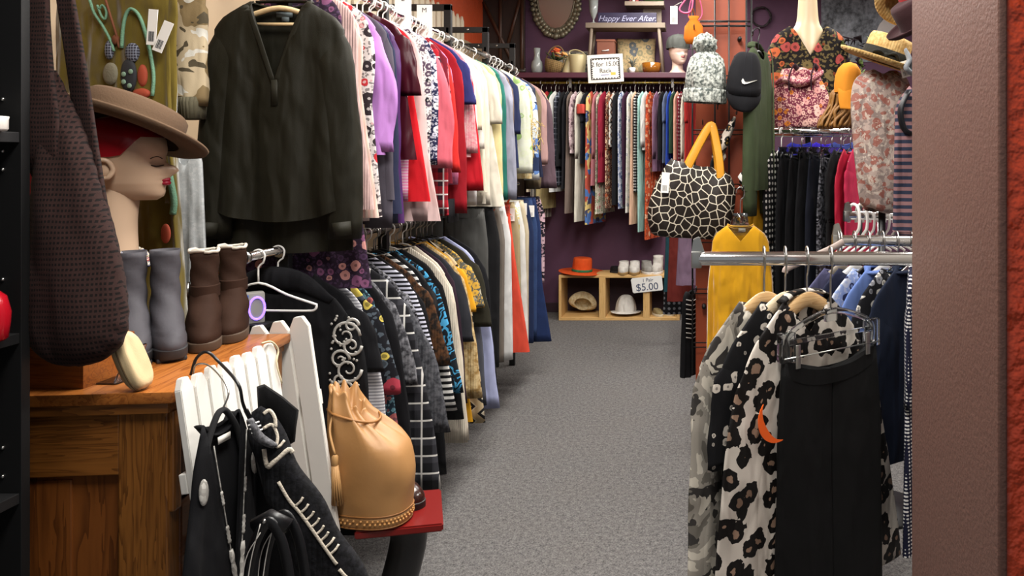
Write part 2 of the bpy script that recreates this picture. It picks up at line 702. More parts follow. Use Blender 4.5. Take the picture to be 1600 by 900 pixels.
def trousers(name, label, cat, loc, rz, m, group=None, band=None, **kw):
    GCOUNT[0] += 1
    root = thing(name, label, cat, loc, rz, group)
    top, legs = trousers_bm(seed=GCOUNT[0], **kw)
    obj('waistband', top, m, root)
    for l in legs:
        obj('trouser_leg', l, m, root)
    return root


# ---------------------------------------------------------------- hangers (origin: centre of the rail they hang on; plane x-z)
HM = {}


def hook_path(rr=.0185, stem=.07, dirn=1):
    pts = []
    for k in range(11):
        a = R(-20 + 200 * k / 10)
        pts.append((-dirn * rr * math.cos(a), 0, rr * math.sin(a) - .003))
    pts = [(-dirn * rr * .86, 0, -rr * .6)] + pts
    pts += [(dirn * rr * .75, 0, -.022), (0, 0, -.034), (0, 0, -stem)]
    return pts


def hanger_meshes(kind, w):
    key = (kind, w)
    if key in HM:
        return HM[key]
    a, b = nb(), nb()
    stem = .075
    if kind in ('white', 'black', 'wire', 'grey', 'pink'):
        r = {'wire': .0016}.get(kind, .0034)
        tube(a, catmull(hook_path(stem=stem), 2), {'wire': .0016}.get(kind, .0026), 6)
        dz = .052
        P = [(-w, 0, -stem - .012 - dz), (-w * .5, 0, -stem - .012 - dz * .48), (0, 0, -stem - .004), (w * .5, 0, -stem - .012 - dz * .48), (w, 0, -stem - .012 - dz)]
        loop = catmull(P, 4) + catmull([(w, 0, -stem - .012 - dz), (w * .97, 0, -stem - .026 - dz), (w * .8, 0, -stem - .03 - dz), (0, 0, -stem - .03 - dz), (-w * .8, 0, -stem - .03 - dz), (-w * .97, 0, -stem - .026 - dz), (-w, 0, -stem - .012 - dz)], 3)[1:]
        tube(b, loop, r, 6)
        mats = {'white': (WHITEP, WHITEP), 'black': (STEEL, BLACKP), 'wire': (STEEL, STEEL), 'grey': (STEEL, solid('#8c8378', .8)), 'pink': (STEEL, solid('#b9a9a2', .8))}[kind]
    elif kind == 'wood':
        tube(a, catmull(hook_path(rr=.024, stem=stem + .03), 3), .0022, 6)
        P = catmull([(-w, 0, -stem - .11), (-w * .6, 0, -stem - .062), (-w * .25, 0, -stem - .03), (0, 0, -stem - .02), (w * .25, 0, -stem - .03), (w * .6, 0, -stem - .062), (w, 0, -stem - .11)], 5)
        rs = [.009 + .010 * math.sin(PI * k / (len(P) - 1)) ** .7 for k in range(len(P))]
        tube(b, P, rs, 10, True, 1.0 if False else .55 if False else 1.0, up=(0, 1, 0))
        for v in b.verts:
            v.co.y *= .45
        mats = (STEEL, oak('#c9a878', '#e2c79a', 'x', 1.0, .35))
    else:
        tube(a, catmull(hook_path(stem=stem), 2), .0022, 6)
        box(b, (-w, -.004, -stem - .03), (w, .004, -stem + .002), .003)
        box(b, (-w, -.007, -stem - .052), (-w + .03, .007, -stem - .02), .003)
        box(b, (w - .03, -.007, -stem - .052), (w, .007, -stem - .02), .003)
        mats = (STEEL, CLEAR)
    ma, mb = bpy.data.meshes.new('hook'), bpy.data.meshes.new('shoulder_bar')
    for bm, me, mt in ((a, ma, mats[0]), (b, mb, mats[1])):
        bmesh.ops.recalc_face_normals(bm, faces=bm.faces[:])
        bm.to_mesh(me)
        bm.free()
        me.materials.append(mt)
        me.polygons.foreach_set('use_smooth', [True] * len(me.polygons))
    HM[key] = (ma, mb)
    return HM[key]


def hanger(kind, label, loc, rz=0.0, w=.165, group='hangers'):
    root = thing('clothes_hanger', fit(label), 'hanger', loc, rz, group)
    ma, mb = hanger_meshes(kind, w)
    for nm, me in (('hook', ma), ('shoulder_bar', mb)):
        o = bpy.data.objects.new(nm, me)
        COL.objects.link(o)
        o.parent = root
    return root


def price_tag(parent, loc, w=.03, h=.055, m=None, rot=(0, 0, 0), cord=True):
    b = nb()
    box(b, (-w / 2, -.0008, -h), (w / 2, .0008, 0), .0006)
    o = obj('price_tag', b, m or solid('#efece6', .6), parent, False)
    o.location = loc
    o.rotation_euler = rot
    b = nb()
    for k in range(9):
        ww = [.001, .0006, .0014, .0008, .001, .0005, .0012, .0008, .001][k]
        box(b, (-w * .3 + k * w * .065, -.0012, -h * .9), (-w * .3 + k * w * .065 + ww, -.0007, -h * .62))
    obj('barcode', b, solid('#22222a', .7), o, False)
    return plabel(o, 'white paper price tag')

# ---------------------------------------------------------------- the room
XL, XR, YB, YF = -1.95, 3.0, 6.62, -1.4


def carpet():
    t = NT('carpet')
    a = t.noise(160, 2)
    b = t.noise(3.2, 3)
    c = t.noise(55, 3)
    k = t.math('ADD', t.math('MULTIPLY', a, .6), t.math('MULTIPLY', c, .4))
    k = t.n('ShaderNodeClamp', {0: t.math('MULTIPLY', t.math('SUBTRACT', k, .36), 3.6)}).outputs[0]
    col = t.mix(k, lin('#3c3c3e'), lin('#7c7a79'))
    col = t.mix(t.math('MULTIPLY', b, .35), col, lin('#66605a'))
    return t.out(col, .95, 0, t.bump(a, .8, .006), Specular_IOR_Level=.1)


def plaster(name, c1, c2, sc=14, strength=.8, dist=.006, rough=.6):
    t = NT(name)
    f = t.noise(sc, 5)
    col = t.mix(t.noise(4, 4), lin(c1), lin(c2))
    return t.out(col, rough, 0, t.bump(f, strength, dist))


b = nb(); box(b, (XL, YF, -.06), (XR, YB, 0)); struct('floor', b, carpet())
b = nb(); box(b, (XL, YB, 0), (XR, YB + .1, CEIL)); struct('wall_back', b, plaster('purple_paint', '#43243a', '#593650', 5, .3, .004, .7))
CREAM = plaster('cream_panel', '#9c8568', '#b09a7c', 8, .2, .003, .6)
ORANGE = plaster('orange_plaster', '#b04420', '#c4512a', 24, .9, .008, .5)
b = nb(); box(b, (XL - .1, YF, 0), (XL, YB, 2.34)); struct('wall_left', b, CREAM)
b = nb(); box(b, (XL - .1, YF, 2.34), (XL, YB, CEIL)); struct('trim_3', b, ORANGE)
b = nb(); box(b, (XR, YF, 0), (XR + .1, YB, CEIL)); struct('wall_right', b, plaster('purple_paint_side', '#5b3850', '#6d4761', 5, .3, .004, .7))
b = nb(); box(b, (XL, YF, CEIL), (XR, YB, CEIL + .08)); struct('ceiling', b, solid('#dedad2', .9))

# the thick wall by the camera: orange plaster towards us, a brown board lining its end
JX = .372
JB = NT('brown_jamb_paint')
jm = JB.out(JB.mix(JB.noise(1.0, 5, JB.n('ShaderNodeMapping', {'Vector': JB.co, 'Scale': (30, 30, 200)}).outputs[0]), lin('#5c4038'), lin('#6f5046')), .5, 0, JB.bump(JB.noise(140, 3), .35, .003))
STUC = NT('orange_stucco')
so = STUC.noise(34, 3, None, .5)
sm_ = STUC.out(STUC.mix(STUC.noise(5, 3), lin('#b23a1c'), lin('#c6492a')), .32, 0, STUC.bump(so, .9, .012))
b = nb(); box(b, (JX + .012, .94, 0), (XR, 1.30, CEIL), 0); struct('wall_front', b, sm_)
b = nb(); box(b, (JX + .012, 1.30, 0), (XR, 1.32, CEIL), 0); struct('wall_front_reflect_skin', b, plaster('rail_reflection_grey', '#8f8a82', '#9c968e', 9, .2, .003, .7))  # unseen skin added on the wall's back so chrome rails reflect pale grey
b = nb(); box(b, (JX, .935, 0), (JX + .012, 1.325, CEIL), .003); struct('trim_1', b, jm, True)

# the orange column that carries the black grid
cx0, cx1 = X(1087, 3.38), X(1165, 3.38)
b = nb(); box(b, (cx0, 3.38, 0), (cx1, 3.6, CEIL), .004); struct('column_orange', b, plaster('column_paint', '#8a3a1e', '#9c492b', 9, .3, .004, .45))
b = nb(); box(b, (XL + .42, YB - .012, 0), (XR, YB, .085), .004); struct('baseboard_back', b, solid('#2a1420', .6))

# ceiling lamps: flat troffers, their light comes from the lamps set at the top
PANEL = NT('lamp_diffuser')
pm = PANEL.out('#ffffff', .5, 0, None, Emission_Color=(1, .97, .92, 1), Emission_Strength=2.0)
for i, (lx, ly, pw) in enumerate(LIGHTS):
    r = thing('ceiling_lamp', ['flat white ceiling lamp over the shop entrance', 'flat white ceiling lamp over the dresser aisle', 'flat white ceiling lamp over the middle of the aisle',
              'flat white ceiling lamp before the purple wall', 'flat white ceiling lamp over the chrome rails', 'flat white ceiling lamp beyond the orange column'][i], 'lamp', (lx, ly, CEIL), group='ceiling lamps')
    b = nb(); box(b, (-.31, -.61, -.05), (.31, .61, 0), .008); obj('lamp_housing', b, WHITEP, r, False)
    b = nb(); box(b, (-.27, -.57, -.06), (.27, .57, -.049)); obj('diffuser', b, pm, r, False)

# ---------------------------------------------------------------- black shelving unit, nearest at the edge of the picture
BLK = solid('#050506', .6, 0, bump=.1, name='black_laminate')
BLKE = solid('#1a1a1b', .5, 0, name='black_laminate_edge')
sx1, sx0, sy0, sy1 = X(47, 1.38), X(47, 1.38) - .38, .42, 1.38
unit = thing('shelving_unit', 'tall black open shelving unit beside the oak dresser', 'shelves', (sx0, sy0, 0))
b = nb(); box(b, (sx0, sy1 - .018, 0), (sx1, sy1, 2.3), .001); o = obj('side_panel', b, BLK, unit, False); o.matrix_parent_inverse = Matrix.Translation((-sx0, -sy0, 0))
b = nb(); box(b, (sx0, sy0, 0), (sx1, sy0 + .018, 2.3), .001); o = obj('side_panel', b, BLK, unit, False); o.matrix_parent_inverse = Matrix.Translation((-sx0, -sy0, 0))
b = nb(); box(b, (sx0 - .006, sy0, 0), (sx0, sy1, 2.3)); o = obj('back_panel', b, BLK, unit, False); o.matrix_parent_inverse = Matrix.Translation((-sx0, -sy0, 0))
SHZ = [.06, Z(764, 1.38), Z(517, 1.38), Z(207, 1.38), 1.80, 2.28]
for z in SHZ:
    b = nb(); box(b, (sx0 + .001, sy0 + .018, z - .019), (sx1 - .003, sy1 - .018, z), .001)
    o = obj('shelf', b, BLKE, unit, False); o.matrix_parent_inverse = Matrix.Translation((-sx0, -sy0, 0))
for py in (155, 236, 265, 437, 488, 538, 700, 745):
    b = nb(); ball(b, (X(3, 1.36), sy1 - .0185, Z(py, 1.36)), .0035, 6); o = obj('shelf_pin', b, STEEL, unit); o.matrix_parent_inverse = Matrix.Translation((-sx0, -sy0, 0))

v = thing('vase', 'round glossy red vase on the black shelf', 'vase', (X(-18, 1.3), 1.3, SHZ[2]))
b = nb(); lathe(b, [(.001, 0), (.022, 0), (.026, .004), (.029, .03), (.03, .05), (.024, .078), (.012, .09), (.011, .1), (.014, .106)], 24); obj('vase_bowl', b, solid('#a3101e', .2), v)
v = thing('mug', 'small white mug on the black shelf', 'mug', (X(-24, 1.3), 1.3, SHZ[3]))
b = nb(); lathe(b, [(.001, 0), (.028, 0), (.031, .004), (.031, .02), (.032, .026), (.029, .026), (.028, .01), (.001, .008)], 24); obj('cup', b, solid('#e8e2da', .3), v)
b = nb(); tube(b, catmull([(-.03, 0, .02), (-.045, 0, .019), (-.045, 0, .008), (-.03, 0, .006)], 4), .003, 6); obj('handle', b, solid('#e8e2da', .3), v)

# ---------------------------------------------------------------- oak dresser
DA = R(5)
DT = .90
dr = thing('dresser', 'oak dresser with framed side and dark ring drawer pulls', 'dresser', (X(270, 1.467), 1.467, 0), DA)
OAKT = oak('#7a4219', '#a8672e', 'y', .6, .3)
OAKX = oak('#55300f', '#8c5724', 'x', .8, .4)
OAKZ = oak('#55300f', '#8e5a26', 'z', .8, .4)
OAKP = oak('#50290d', '#80491d', 'z', .5, .42)
DL, DW = .50, .56                                            # along the aisle, into the wall
b = nb(); box(b, (-DW - .01, 0, DT - .024), (0, DL, DT), .005); obj('dresser_top', b, OAKT, dr, True, angle=40)
b = nb(); box(b, (-DW, .008, DT - .046), (-.014, DL - .005, DT - .024), .004); obj('moulding', b, OAKX, dr, True, angle=40)
b = nb(); box(b, (-.115, .02, .03), (-.022, .06, DT - .046), .003); obj('side_stile', b, OAKZ, dr, False)
b = nb(); box(b, (-DW, .02, .03), (-.47, .06, DT - .046), .003); obj('side_stile', b, OAKZ, dr, False)
b = nb(); box(b, (-.47, .022, DT - .17), (-.115, .058, DT - .046), .002); obj('side_rail', b, OAKX, dr, False)
b = nb(); box(b, (-.47, .022, .03), (-.115, .058, .13), .002); obj('side_rail', b, OAKX, dr, False)
b = nb(); box(b, (-.47, .036, .13), (-.115, .05, DT - .17)); box(b, (-.45, .032, .15), (-.21, .04, DT - .18), .003); obj('side_panel', b, OAKP, dr, False)
b = nb(); box(b, (-DW, .06, .03), (-DW + .015, DL - .01, DT - .046)); obj('back_panel', b, OAKP, dr, False)
b = nb(); box(b, (-DW, DL - .045, .03), (-.022, DL - .015, DT - .046)); obj('side_panel', b, OAKP, dr, False)
# serpentine front: a stile that steps in, three drawers
b = nb()
box(b, (-.05, .025, DT - .25), (-.012, .05, DT - .046), .004)
box(b, (-.05, .022, .03), (-.022, .055, DT - .25), .004)
obj('front_stile', b, OAKZ, dr, False)
b = nb(); box(b, (-.05, DL - .05, .03), (-.016, DL - .012, DT - .046), .004); obj('front_stile', b, OAKZ, dr, False)
DKW = oak('#3a1f0e', '#5a3216', 'y', .7, .4)
zz = [(DT - .235, DT - .052), (DT - .47, DT - .245), (.05, DT - .48)]
for (z0, z1) in zz:
    b = nb(); box(b, (-.04, .056, z0), (-.018, DL - .052, z1), .006)
    d = obj('drawer', b, DKW, dr, False)
    for yy in (.1, DL - .1):
        zc = (z0 + z1) / 2 + .01
        b = nb()
        box(b, (-.018, yy - .016, zc - .02), (-.0135, yy + .016, zc + .02), .002)
        ball(b, (-.01, yy, zc + .008), .006, 8)
        tube(b, [(-.008, yy + .018 * math.cos(a), zc - .008 + .018 * math.sin(a)) for a in [2 * PI * k / 16 for k in range(17)]], .0026, 6)
        obj('drawer_pull', b, solid('#1c1714', .35, .8, name='dark_bronze'), d)
for (lx, ly) in ((-.05, .045), (-.05, DL - .04), (-DW + .03, .045), (-DW + .03, DL - .04)):
    b = nb(); box(b, (lx - .02, ly - .02, 0), (lx + .02, ly + .02, .035), .003); obj('foot', b, OAKZ, dr, False)


def on_top(px, py):
    """A point on the dresser top seen at the pixel."""
    Y = (EYE - DT) * F / (py - CY)
    return at(px, py, Y)


# small things on the dresser
p = on_top(122, 611)
bx = thing('letter_tray', 'small open oak letter tray under the crochet bag on the dresser', 'tray', (p.x, p.y + .012, DT))
b = nb()
box(b, (-.16, 0, 0), (-.006, .008, .095), .001)
box(b, (-.16, .11, 0), (-.006, .118, .095), .001)
box(b, (-.006, 0, 0), (0, .118, .095), .001)
box(b, (-.166, 0, 0), (-.16, .118, .095), .001)
box(b, (-.16, .008, 0), (-.006, .11, .006))
obj('tray_box', b, oak('#6a3414', '#96571f', 'x', .8, .35), bx, False)
p = on_top(175, 590)
bx = thing('wooden_block', 'upright narrow oak stand on the dresser behind the coin purse', 'stand', (p.x - .01, p.y + .03, DT))
b = nb(); box(b, (-.03, -.006, 0), (.012, .03, .085), .002); obj('stand_post', b, oak('#6a3414', '#96571f', 'z', .8, .35), bx, False)
b = nb(); box(b, (-.04, -.012, 0), (.022, .036, .008), .002); obj('stand_foot', b, oak('#6a3414', '#96571f', 'x', .8, .35), bx, False)
p = on_top(140, 603)
ac = thing('acrylic_holder', 'clear acrylic holder leaning on the dresser beside the letter tray', 'holder', (p.x + .006, p.y + .008, DT))
b = nb(); box(b, (-.012, -.001, 0), (.045, .05, .003), .001); obj('holder_foot', b, CLEAR, ac, False)
b = nb(); box(b, (-.002, -.001, 0), (.002, .05, .075), .001, Matrix.Translation((.038, 0, .003)) @ Matrix.Rotation(R(22), 4, 'Y')); obj('holder_plate', b, CLEAR, ac, False)
p = on_top(184, 583)
ds = thing('trinket_dish', 'small dark dish holding a pink paper tag on the dresser', 'dish', (p.x, p.y, DT))
b = nb(); lathe(b, [(.001, .001), (.02, .001), (.03, .012), (.032, .018), (.03, .018), (.018, .006), (.001, .005)], 20); obj('dish', b, solid('#4a2c22', .3), ds)
b = nb(); box(b, (-.014, -.001, 0), (.014, .001, .03), 0, Matrix.Translation((.0, 0, .013)) @ Matrix.Rotation(R(25), 4, 'Y') @ Matrix.Rotation(R(-20), 4, 'X')); obj('paper_tag', b, solid('#e0379a', .6), ds, False)
# cream coin purse stood on end, leaning
p = on_top(208, 612)
cp = thing('coin_purse', 'cream zip purse standing tilted on the dresser before the grey boots', 'purse', (p.x + .012, p.y + .012, DT + .003), rot=(R(-3), R(-19), R(28)))
CREAMF = cloth('solid', '#cdb58c', wr=.5, rough=.7)
prof = []
for k in range(24):
    a = 2 * PI * k / 24
    prof.append((.026 * sgn(math.cos(a)) * abs(math.cos(a)) ** .6, .06 + .06 * sgn(math.sin(a)) * abs(math.sin(a)) ** .75))
b = nb()
loft(b, [[(x * s, y, .06 + (z - .06) * s) for x, z in prof] for y, s in ((-.016, .72), (-.015, .86), (-.009, .98), (-.002, 1.0), (.002, 1.0), (.009, .98), (.015, .86), (.016, .72))])
b2 = b
bmesh.ops.rotate(b2, verts=b2.verts, cent=(0, 0, 0), matrix=Matrix.Rotation(R(60), 3, 'Z'))
obj('pouch', b2, CREAMF, cp)
b = nb(); tube(b, [Vector((x * 1.02, 0, .06 + (z - .06) * 1.02)) for x, z in prof + prof[:1]], .0016, 6); bmesh.ops.rotate(b, verts=b.verts, cent=(0, 0, 0), matrix=Matrix.Rotation(R(60), 3, 'Z')); plabel(obj('zip', b, solid('#6e5a40', .4, .5), cp), 'brown zip')


# ---------------------------------------------------------------- boots
def boot(name, label, loc, rz, m, sole_m, H, prof, heel=0.0, group=None, strap=None, lining=None, flip=1):
    """prof: (height, back, front, half width) rows from the ground up; toe along +x."""
    root = thing(name, label, 'boot', loc, rz, group)
    n = 24
    rings = []
    rows = catmull([(h, bk, fr, hw) if False else (h, bk, fr) for h, bk, fr, hw in prof], 4)
    hws = catmull([(h, hw, 0) for h, bk, fr, hw in prof], 4)
    for q, w in zip(rows, hws):
        h, bk, fr = q
        hw = w[1]
        c, l = (fr - bk) / 2, (fr + bk) / 2
        pts = []
        for k in range(n):
            a = 2 * PI * k / n
            ca, sa = math.cos(a), math.sin(a)
            ex = 1.0 if ca < 0 else .85
            wf = hw * (1 - .12 * max(0, ca) * (l > .08))
            wob = .0018 * math.sin(11 * h * 10 + 3 * a) * (1 if h > .05 else 0)
            pts.append((c + (l + wob) * sgn(ca) * abs(ca) ** ex, (wf + wob) * sgn(sa) * abs(sa) ** .85, h + heel * (.0 if ca < -.2 else 0)))
        rings.append(pts)
    top = rings[-1]
    cx = sum(p[0] for p in top) / n
    rings.append([((p[0] - cx) * .9 + cx, p[1] * .9, p[2] - .001) for p in top])
    rings.append([((p[0] - cx) * .85 + cx, p[1] * .85, p[2] - .08) for p in top])
    b = nb(); loft(b, rings, (True, True)); obj('boot_upper', b, m, root)
    h0, bk, fr, hw = prof[0]
    b = nb()
    base = [((fr - bk) / 2 + (fr + bk) / 2 * 1.04 * sgn(math.cos(a)) * abs(math.cos(a)) ** .85, hw * 1.06 * sgn(math.sin(a)) * abs(math.sin(a)) ** .8) for a in [2 * PI * k / n for k in range(n)]]
    loft(b, [[(x * .99, y * .98, h0 - .014) for x, y in base], [(x, y, h0 - .012) for x, y in base], [(x, y, h0 + .006) for x, y in base], [(x * .97, y * .96, h0 + .008) for x, y in base]])
    if heel:
        box(b, (-bk * .98, -hw * .8, 0), (-bk * .98 + .05, hw * .8, h0 - .012), .004)
        box(b, (fr * .35, -hw * .85, 0), (fr * .9, hw * .85, h0 - .012), .004)
    obj('sole', b, sole_m, root, True, angle=40)
    if strap:
        zs, w2 = strap
        ring = min(rings, key=lambda r: abs(sum(p[2] for p in r) / n - zs))
        b = nb()
        cx = sum(p[0] for p in ring) / n
        loft(b, [[((p[0] - cx) * s + cx, p[1] * s, p[2] + dz) for p in ring] for s, dz in ((1.0, -w2), (1.07, -w2 * .9), (1.07, w2 * .9), (1.0, w2))], (False, False))
        s_ = obj('strap', b, m, root, True, angle=50)
        b = nb()
        bxp = (cx + .0, flip * (max(p[1] for p in ring) * 1.1), zs)
        tube(b, [(bxp[0] + x, bxp[1], zs + z) for x, z in ((-.012, -.017), (.012, -.017), (.012, .017), (-.012, .017), (-.012, -.017))], .0028, 6)
        plabel(obj('buckle', b, STEEL, s_), 'steel buckle')
    if lining:
        rnd = random.Random(4)
        b = nb()
        tube(b, [(p[0] * .985, p[1] * .985, top[0][2] + .002 + rnd.uniform(-.002, .004)) for p in top + top[:1]], .0045, 6)
        plabel(obj('fleece_lining', b, lining, root), 'cream fleece edge')
    return root


GREYL = solid('#47454a', .65, 0, bump=.35, bscale=40, var=.22, spec=.25, name='grey_suede')
BRNL = solid('#33221a', .75, 0, bump=.4, bscale=30, var=.35, spec=.1, name='brown_suede')
AP = [(.022, .036, .14, .034), (.04, .039, .142, .036), (.06, .038, .126, .035), (.08, .037, .097, .033), (.105, .036, .07, .031), (.14, .034, .046, .029), (.19, .033, .036, .029), (.245, .034, .036, .03)]


def toe_at(px, py, rz, reach):
    p = on_top(px, py)
    return (p.x - reach * math.cos(rz), p.y - reach * math.sin(rz), DT)


boot('ankle_boot', 'grey suede ankle boot next to the brown boots on the dresser', toe_at(270, 567, R(-48), .135), R(-48), GREYL, solid('#2b2a2c', .6), .24, AP, group='grey ankle boots', heel=.02)
boot('ankle_boot', 'grey suede ankle boot partly behind the crochet bag', toe_at(214, 574, R(-48), .135), R(-48), GREYL, solid('#2b2a2c', .6), .24, AP, group='grey ankle boots', heel=.02)
BP = [(.016, .04, .14, .037), (.035, .043, .142, .039), (.055, .043, .127, .038), (.08, .041, .098, .037), (.105, .036, .068, .032), (.14, .034, .045, .03), (.18, .033, .036, .03), (.228, .033, .034, .031)]
FLEECE = cloth('solid', '#d8cfc0', rough=1.0, wr=.2)
boot('winter_boot', 'brown suede boot with buckled strap, the front one of the pair', toe_at(320, 551, R(-56), .135), R(-58), BRNL, solid('#4a3a2c', .7), .255, BP, group='brown boots', strap=(.135, .016), lining=FLEECE, flip=-1)
boot('winter_boot', 'brown suede boot standing behind its twin at the dresser end', toe_at(360, 537, R(-60), .135), R(-62), BRNL, solid('#4a3a2c', .7), .255, BP, group='brown boots', strap=(.135, .016), lining=FLEECE, flip=-1)


# ---------------------------------------------------------------- mannequin head and hat
def fz(z):
    """Heights on the head: a low face under a tall skull."""
    return z * .72 if z < .13 else .0936 + (z - .13) * (.112 / .105)


HEAD_PROF = [(0.0, .072, -.02, .022), (.012, .084, .0, .036), (.03, .088, .03, .047), (.045, .089, .046, .053), (.058, .0895, .062, .058), (.066, .0895, .068, .06), (.074, .0895, .073, .062), (.083, .0895, .078, .064),
             (.1, .09, .086, .068), (.115, .09, .092, .071), (.128, .085, .096, .073), (.142, .088, .099, .075), (.158, .091, .1, .077), (.18, .088, .098, .077), (.2, .074, .09, .07), (.218, .05, .07, .055), (.23, .025, .04, .033), (.235, .004, .006, .006)]


def head_pt(a, z, grow=0.0):
    """A point of the face: angle a from the nose line, height z above the chin; grow pushes it outwards."""
    for (z0, f0, b0, w0), (z1, f1, b1, w1) in zip(HEAD_PROF, HEAD_PROF[1:]):
        if z <= z1 or z1 == HEAD_PROF[-1][0]:
            u = min(1, max(0, (z - z0) / (z1 - z0)))
            f, bk, w = f0 + (f1 - f0) * u, b0 + (b1 - b0) * u, w0 + (w1 - w0) * u
            break
    ca, sa = math.cos(a), math.sin(a)
    x = f * ca ** .8 if ca >= 0 else bk * ca
    y = w * sgn(sa) * abs(sa) ** .9
    aa = math.atan2(sa, ca)
    x += math.exp(-(aa / .17) ** 2) * (.027 * max(0, 1 - abs(z - .097) / .024) ** .7 + .012 * max(0, 1 - abs(z - .118) / .025))
    x += math.exp(-(aa / .28) ** 2) * (.005 * math.exp(-((z - .058) / .005) ** 2) + .005 * math.exp(-((z - .074) / .005) ** 2) + .002 * math.exp(-((z - .022) / .014) ** 2) - .002 * math.exp(-((z - .04) / .008) ** 2))
    for sd in (-1, 1):
        e = math.exp(-((aa - sd * .42) / .2) ** 2)
        x += e * (.004 * math.exp(-((z - .122) / .006) ** 2) - .010 * math.exp(-((z - .125) / .012) ** 2))
    return Vector((x + grow * ca, y + grow * sa, fz(z)))


def head_bm(n=64):
    """A head in profile towards +x: chin at z 0, crown at the top."""
    zs = []
    for (z0, *_), (z1, *_) in zip(HEAD_PROF, HEAD_PROF[1:]):
        zs += [z0, (z0 + z1) / 2]
    zs.append(HEAD_PROF[-1][0])
    b = nb()
    loft(b, [[head_pt(2 * PI * k / n, z) for k in range(n)] for z in zs])
    return b


SKIN = solid('#cdaf93', .35, 0, name='mannequin_skin', var=.04)
HEADX, HEADY = X(190, 1.80), 1.80
HZ = Z(313, 1.80)
mh = thing('mannequin', 'red haired mannequin head with eyes closed under the brown hat', 'mannequin', (HEADX, HEADY, DT), R(21))
cz = HZ - DT
hb = head_bm()
bmesh.ops.translate(hb, verts=hb.verts, vec=(0, 0, cz))
# neck and shoulders, one surface down to the dresser
n = 28
rows = [(0, -.005, .056, .056), (.02, -.005, .058, .058), (.07, -.005, .056, .06), (.12, -.008, .054, .06), (.17, -.012, .05, .055), (.22, -.014, .048, .05), (cz - .05, -.016, .047, .048), (cz + .02, -.012, .05, .05), (cz + .05, -.005, .05, .05)]
q = catmull([(z, x, rx) for z, x, rx, ry in rows], 3)
q2 = catmull([(z, ry, 0) for z, x, rx, ry in rows], 3)
loft(hb, [[(a[1] + a[2] * math.cos(t), c[1] * math.sin(t), a[0]) for t in [2 * PI * k / n for k in range(n)]] for a, c in zip(q, q2)])
obj('head', hb, SKIN, mh, True)
for sd in (-1, 1):
    b = nb()
    tube(b, catmull([(-.012, sd * .076, cz + .054), (.0, sd * .08, cz + .058), (.008, sd * .08, cz + .076), (-.002, sd * .085, cz + .096), (-.022, sd * .087, cz + .096), (-.027, sd * .084, cz + .076), (-.014, sd * .08, cz + .058)], 4), .0055, 8)
    ball(b, (-.009, sd * .074, cz + .078), .016, 10, .8, .5, 1.25)
    obj('ear', b, SKIN, mh)
b = nb()
for dz, rr in ((.0415, .0066), (.0495, .0058)):
    tube(b, [(.0945 - .05 * (y / .024) ** 2 * .42, y, cz + dz + (.0012 * math.cos(y * 260) if dz > .045 else 0)) for y in [-.024 + .004 * k for k in range(13)]], [rr * max(.12, 1 - (abs(-.024 + .004 * k) / .026) ** 2) for k in range(13)], 8)
plabel(obj('lips', b, solid('#9c1730', .25, name='lipstick'), mh), 'dark red lips')
LSH = solid('#3a2a20', .6)
for sd in (-1, 1):
    b = nb(); tube(b, [head_pt(sd * (.2 + .46 * u), .119 - .0045 * math.sin(PI * u), .001) + Vector((0, 0, cz)) for u in [k / 10 for k in range(11)]], [.0012 + .001 * math.sin(PI * k / 10) for k in range(11)], 6); plabel(obj('eyelash', b, LSH, mh), 'closed dark eyelash')
    b = nb(); tube(b, [head_pt(sd * (.16 + .5 * u), .137 + .005 * math.sin(PI * u), .0005) + Vector((0, 0, cz)) for u in [k / 10 for k in range(11)]], .0011, 6); obj('eyebrow', b, LSH, mh)
# painted red hair: a close cap with a point before the ear
rings = []
for i in range(13):
    t = i / 12
    pts = []
    for k in range(40):
        a = -PI + 2 * PI * k / 40
        front = .2 - .0 if abs(a) < .9 else (.155 if abs(a) < 1.35 else (.075 if abs(a) < 1.75 else .03))
        front = .185 if abs(a) < 1.0 else (.185 - (abs(a) - 1.0) / .45 * .045 if abs(a) < 1.45 else (.14 if abs(a) < 1.85 else (.14 - (abs(a) - 1.85) / .3 * .09 if abs(a) < 2.15 else .05)))
        zb = max(front, .02)
        z = zb + (.237 - zb) * t
        # skull radii at this height
        pr = [(.02, .089, .012, .045), (.05, .09, .052, .056), (.1, .086, .087, .069), (.142, .088, .1, .076), (.18, .088, .099, .078), (.2, .074, .091, .071), (.218, .05, .071, .056), (.23, .026, .042, .034), (.2375, .003, .004, .004)]
        for (z0, f0, b0, w0), (z1, f1, b1, w1) in zip(pr, pr[1:]):
            if z <= z1 or z1 == pr[-1][0]:
                u = min(1, max(0, (z - z0) / (z1 - z0)))
                f, bk, w = f0 + (f1 - f0) * u, b0 + (b1 - b0) * u, w0 + (w1 - w0) * u
                break
        ca, sa = math.cos(a), math.sin(a)
        x = (f * ca ** .8) if ca >= 0 else bk * ca
        pts.append((x * 1.04, w * sgn(sa) * abs(sa) ** .9 * 1.045, cz + fz(z) + .001))
    rings.append(pts)
b = nb(); loft(b, rings, (False, True)); plabel(obj('hair', b, solid('#9e1420', .3, name='red_hair_paint'), mh), 'painted red hair')
b = nb()
rnd = random.Random(5)
for k in range(46):
    a = 2 * PI * k / 46
    for j in range(2):
        ball(b, (-.014 + (.066 + .004 * j) * math.cos(a), (.07) * math.sin(a), cz - .1 - .05 * max(0, math.cos(a)) - .008 * j + rnd.uniform(-.003, .003)), .0055, 6)
neck = obj('beads', b, cloth('floral', '#d8cdb8', '#8c2f3a', '#3f4f8a', 3, .4, 0), None)
neck.name = 'bead_necklace'
neck.location = (HEADX, HEADY, DT)
neck.rotation_euler = (0, 0, R(21))
tag(neck, 'multicoloured bead necklace around the mannequin head neck', 'necklace')

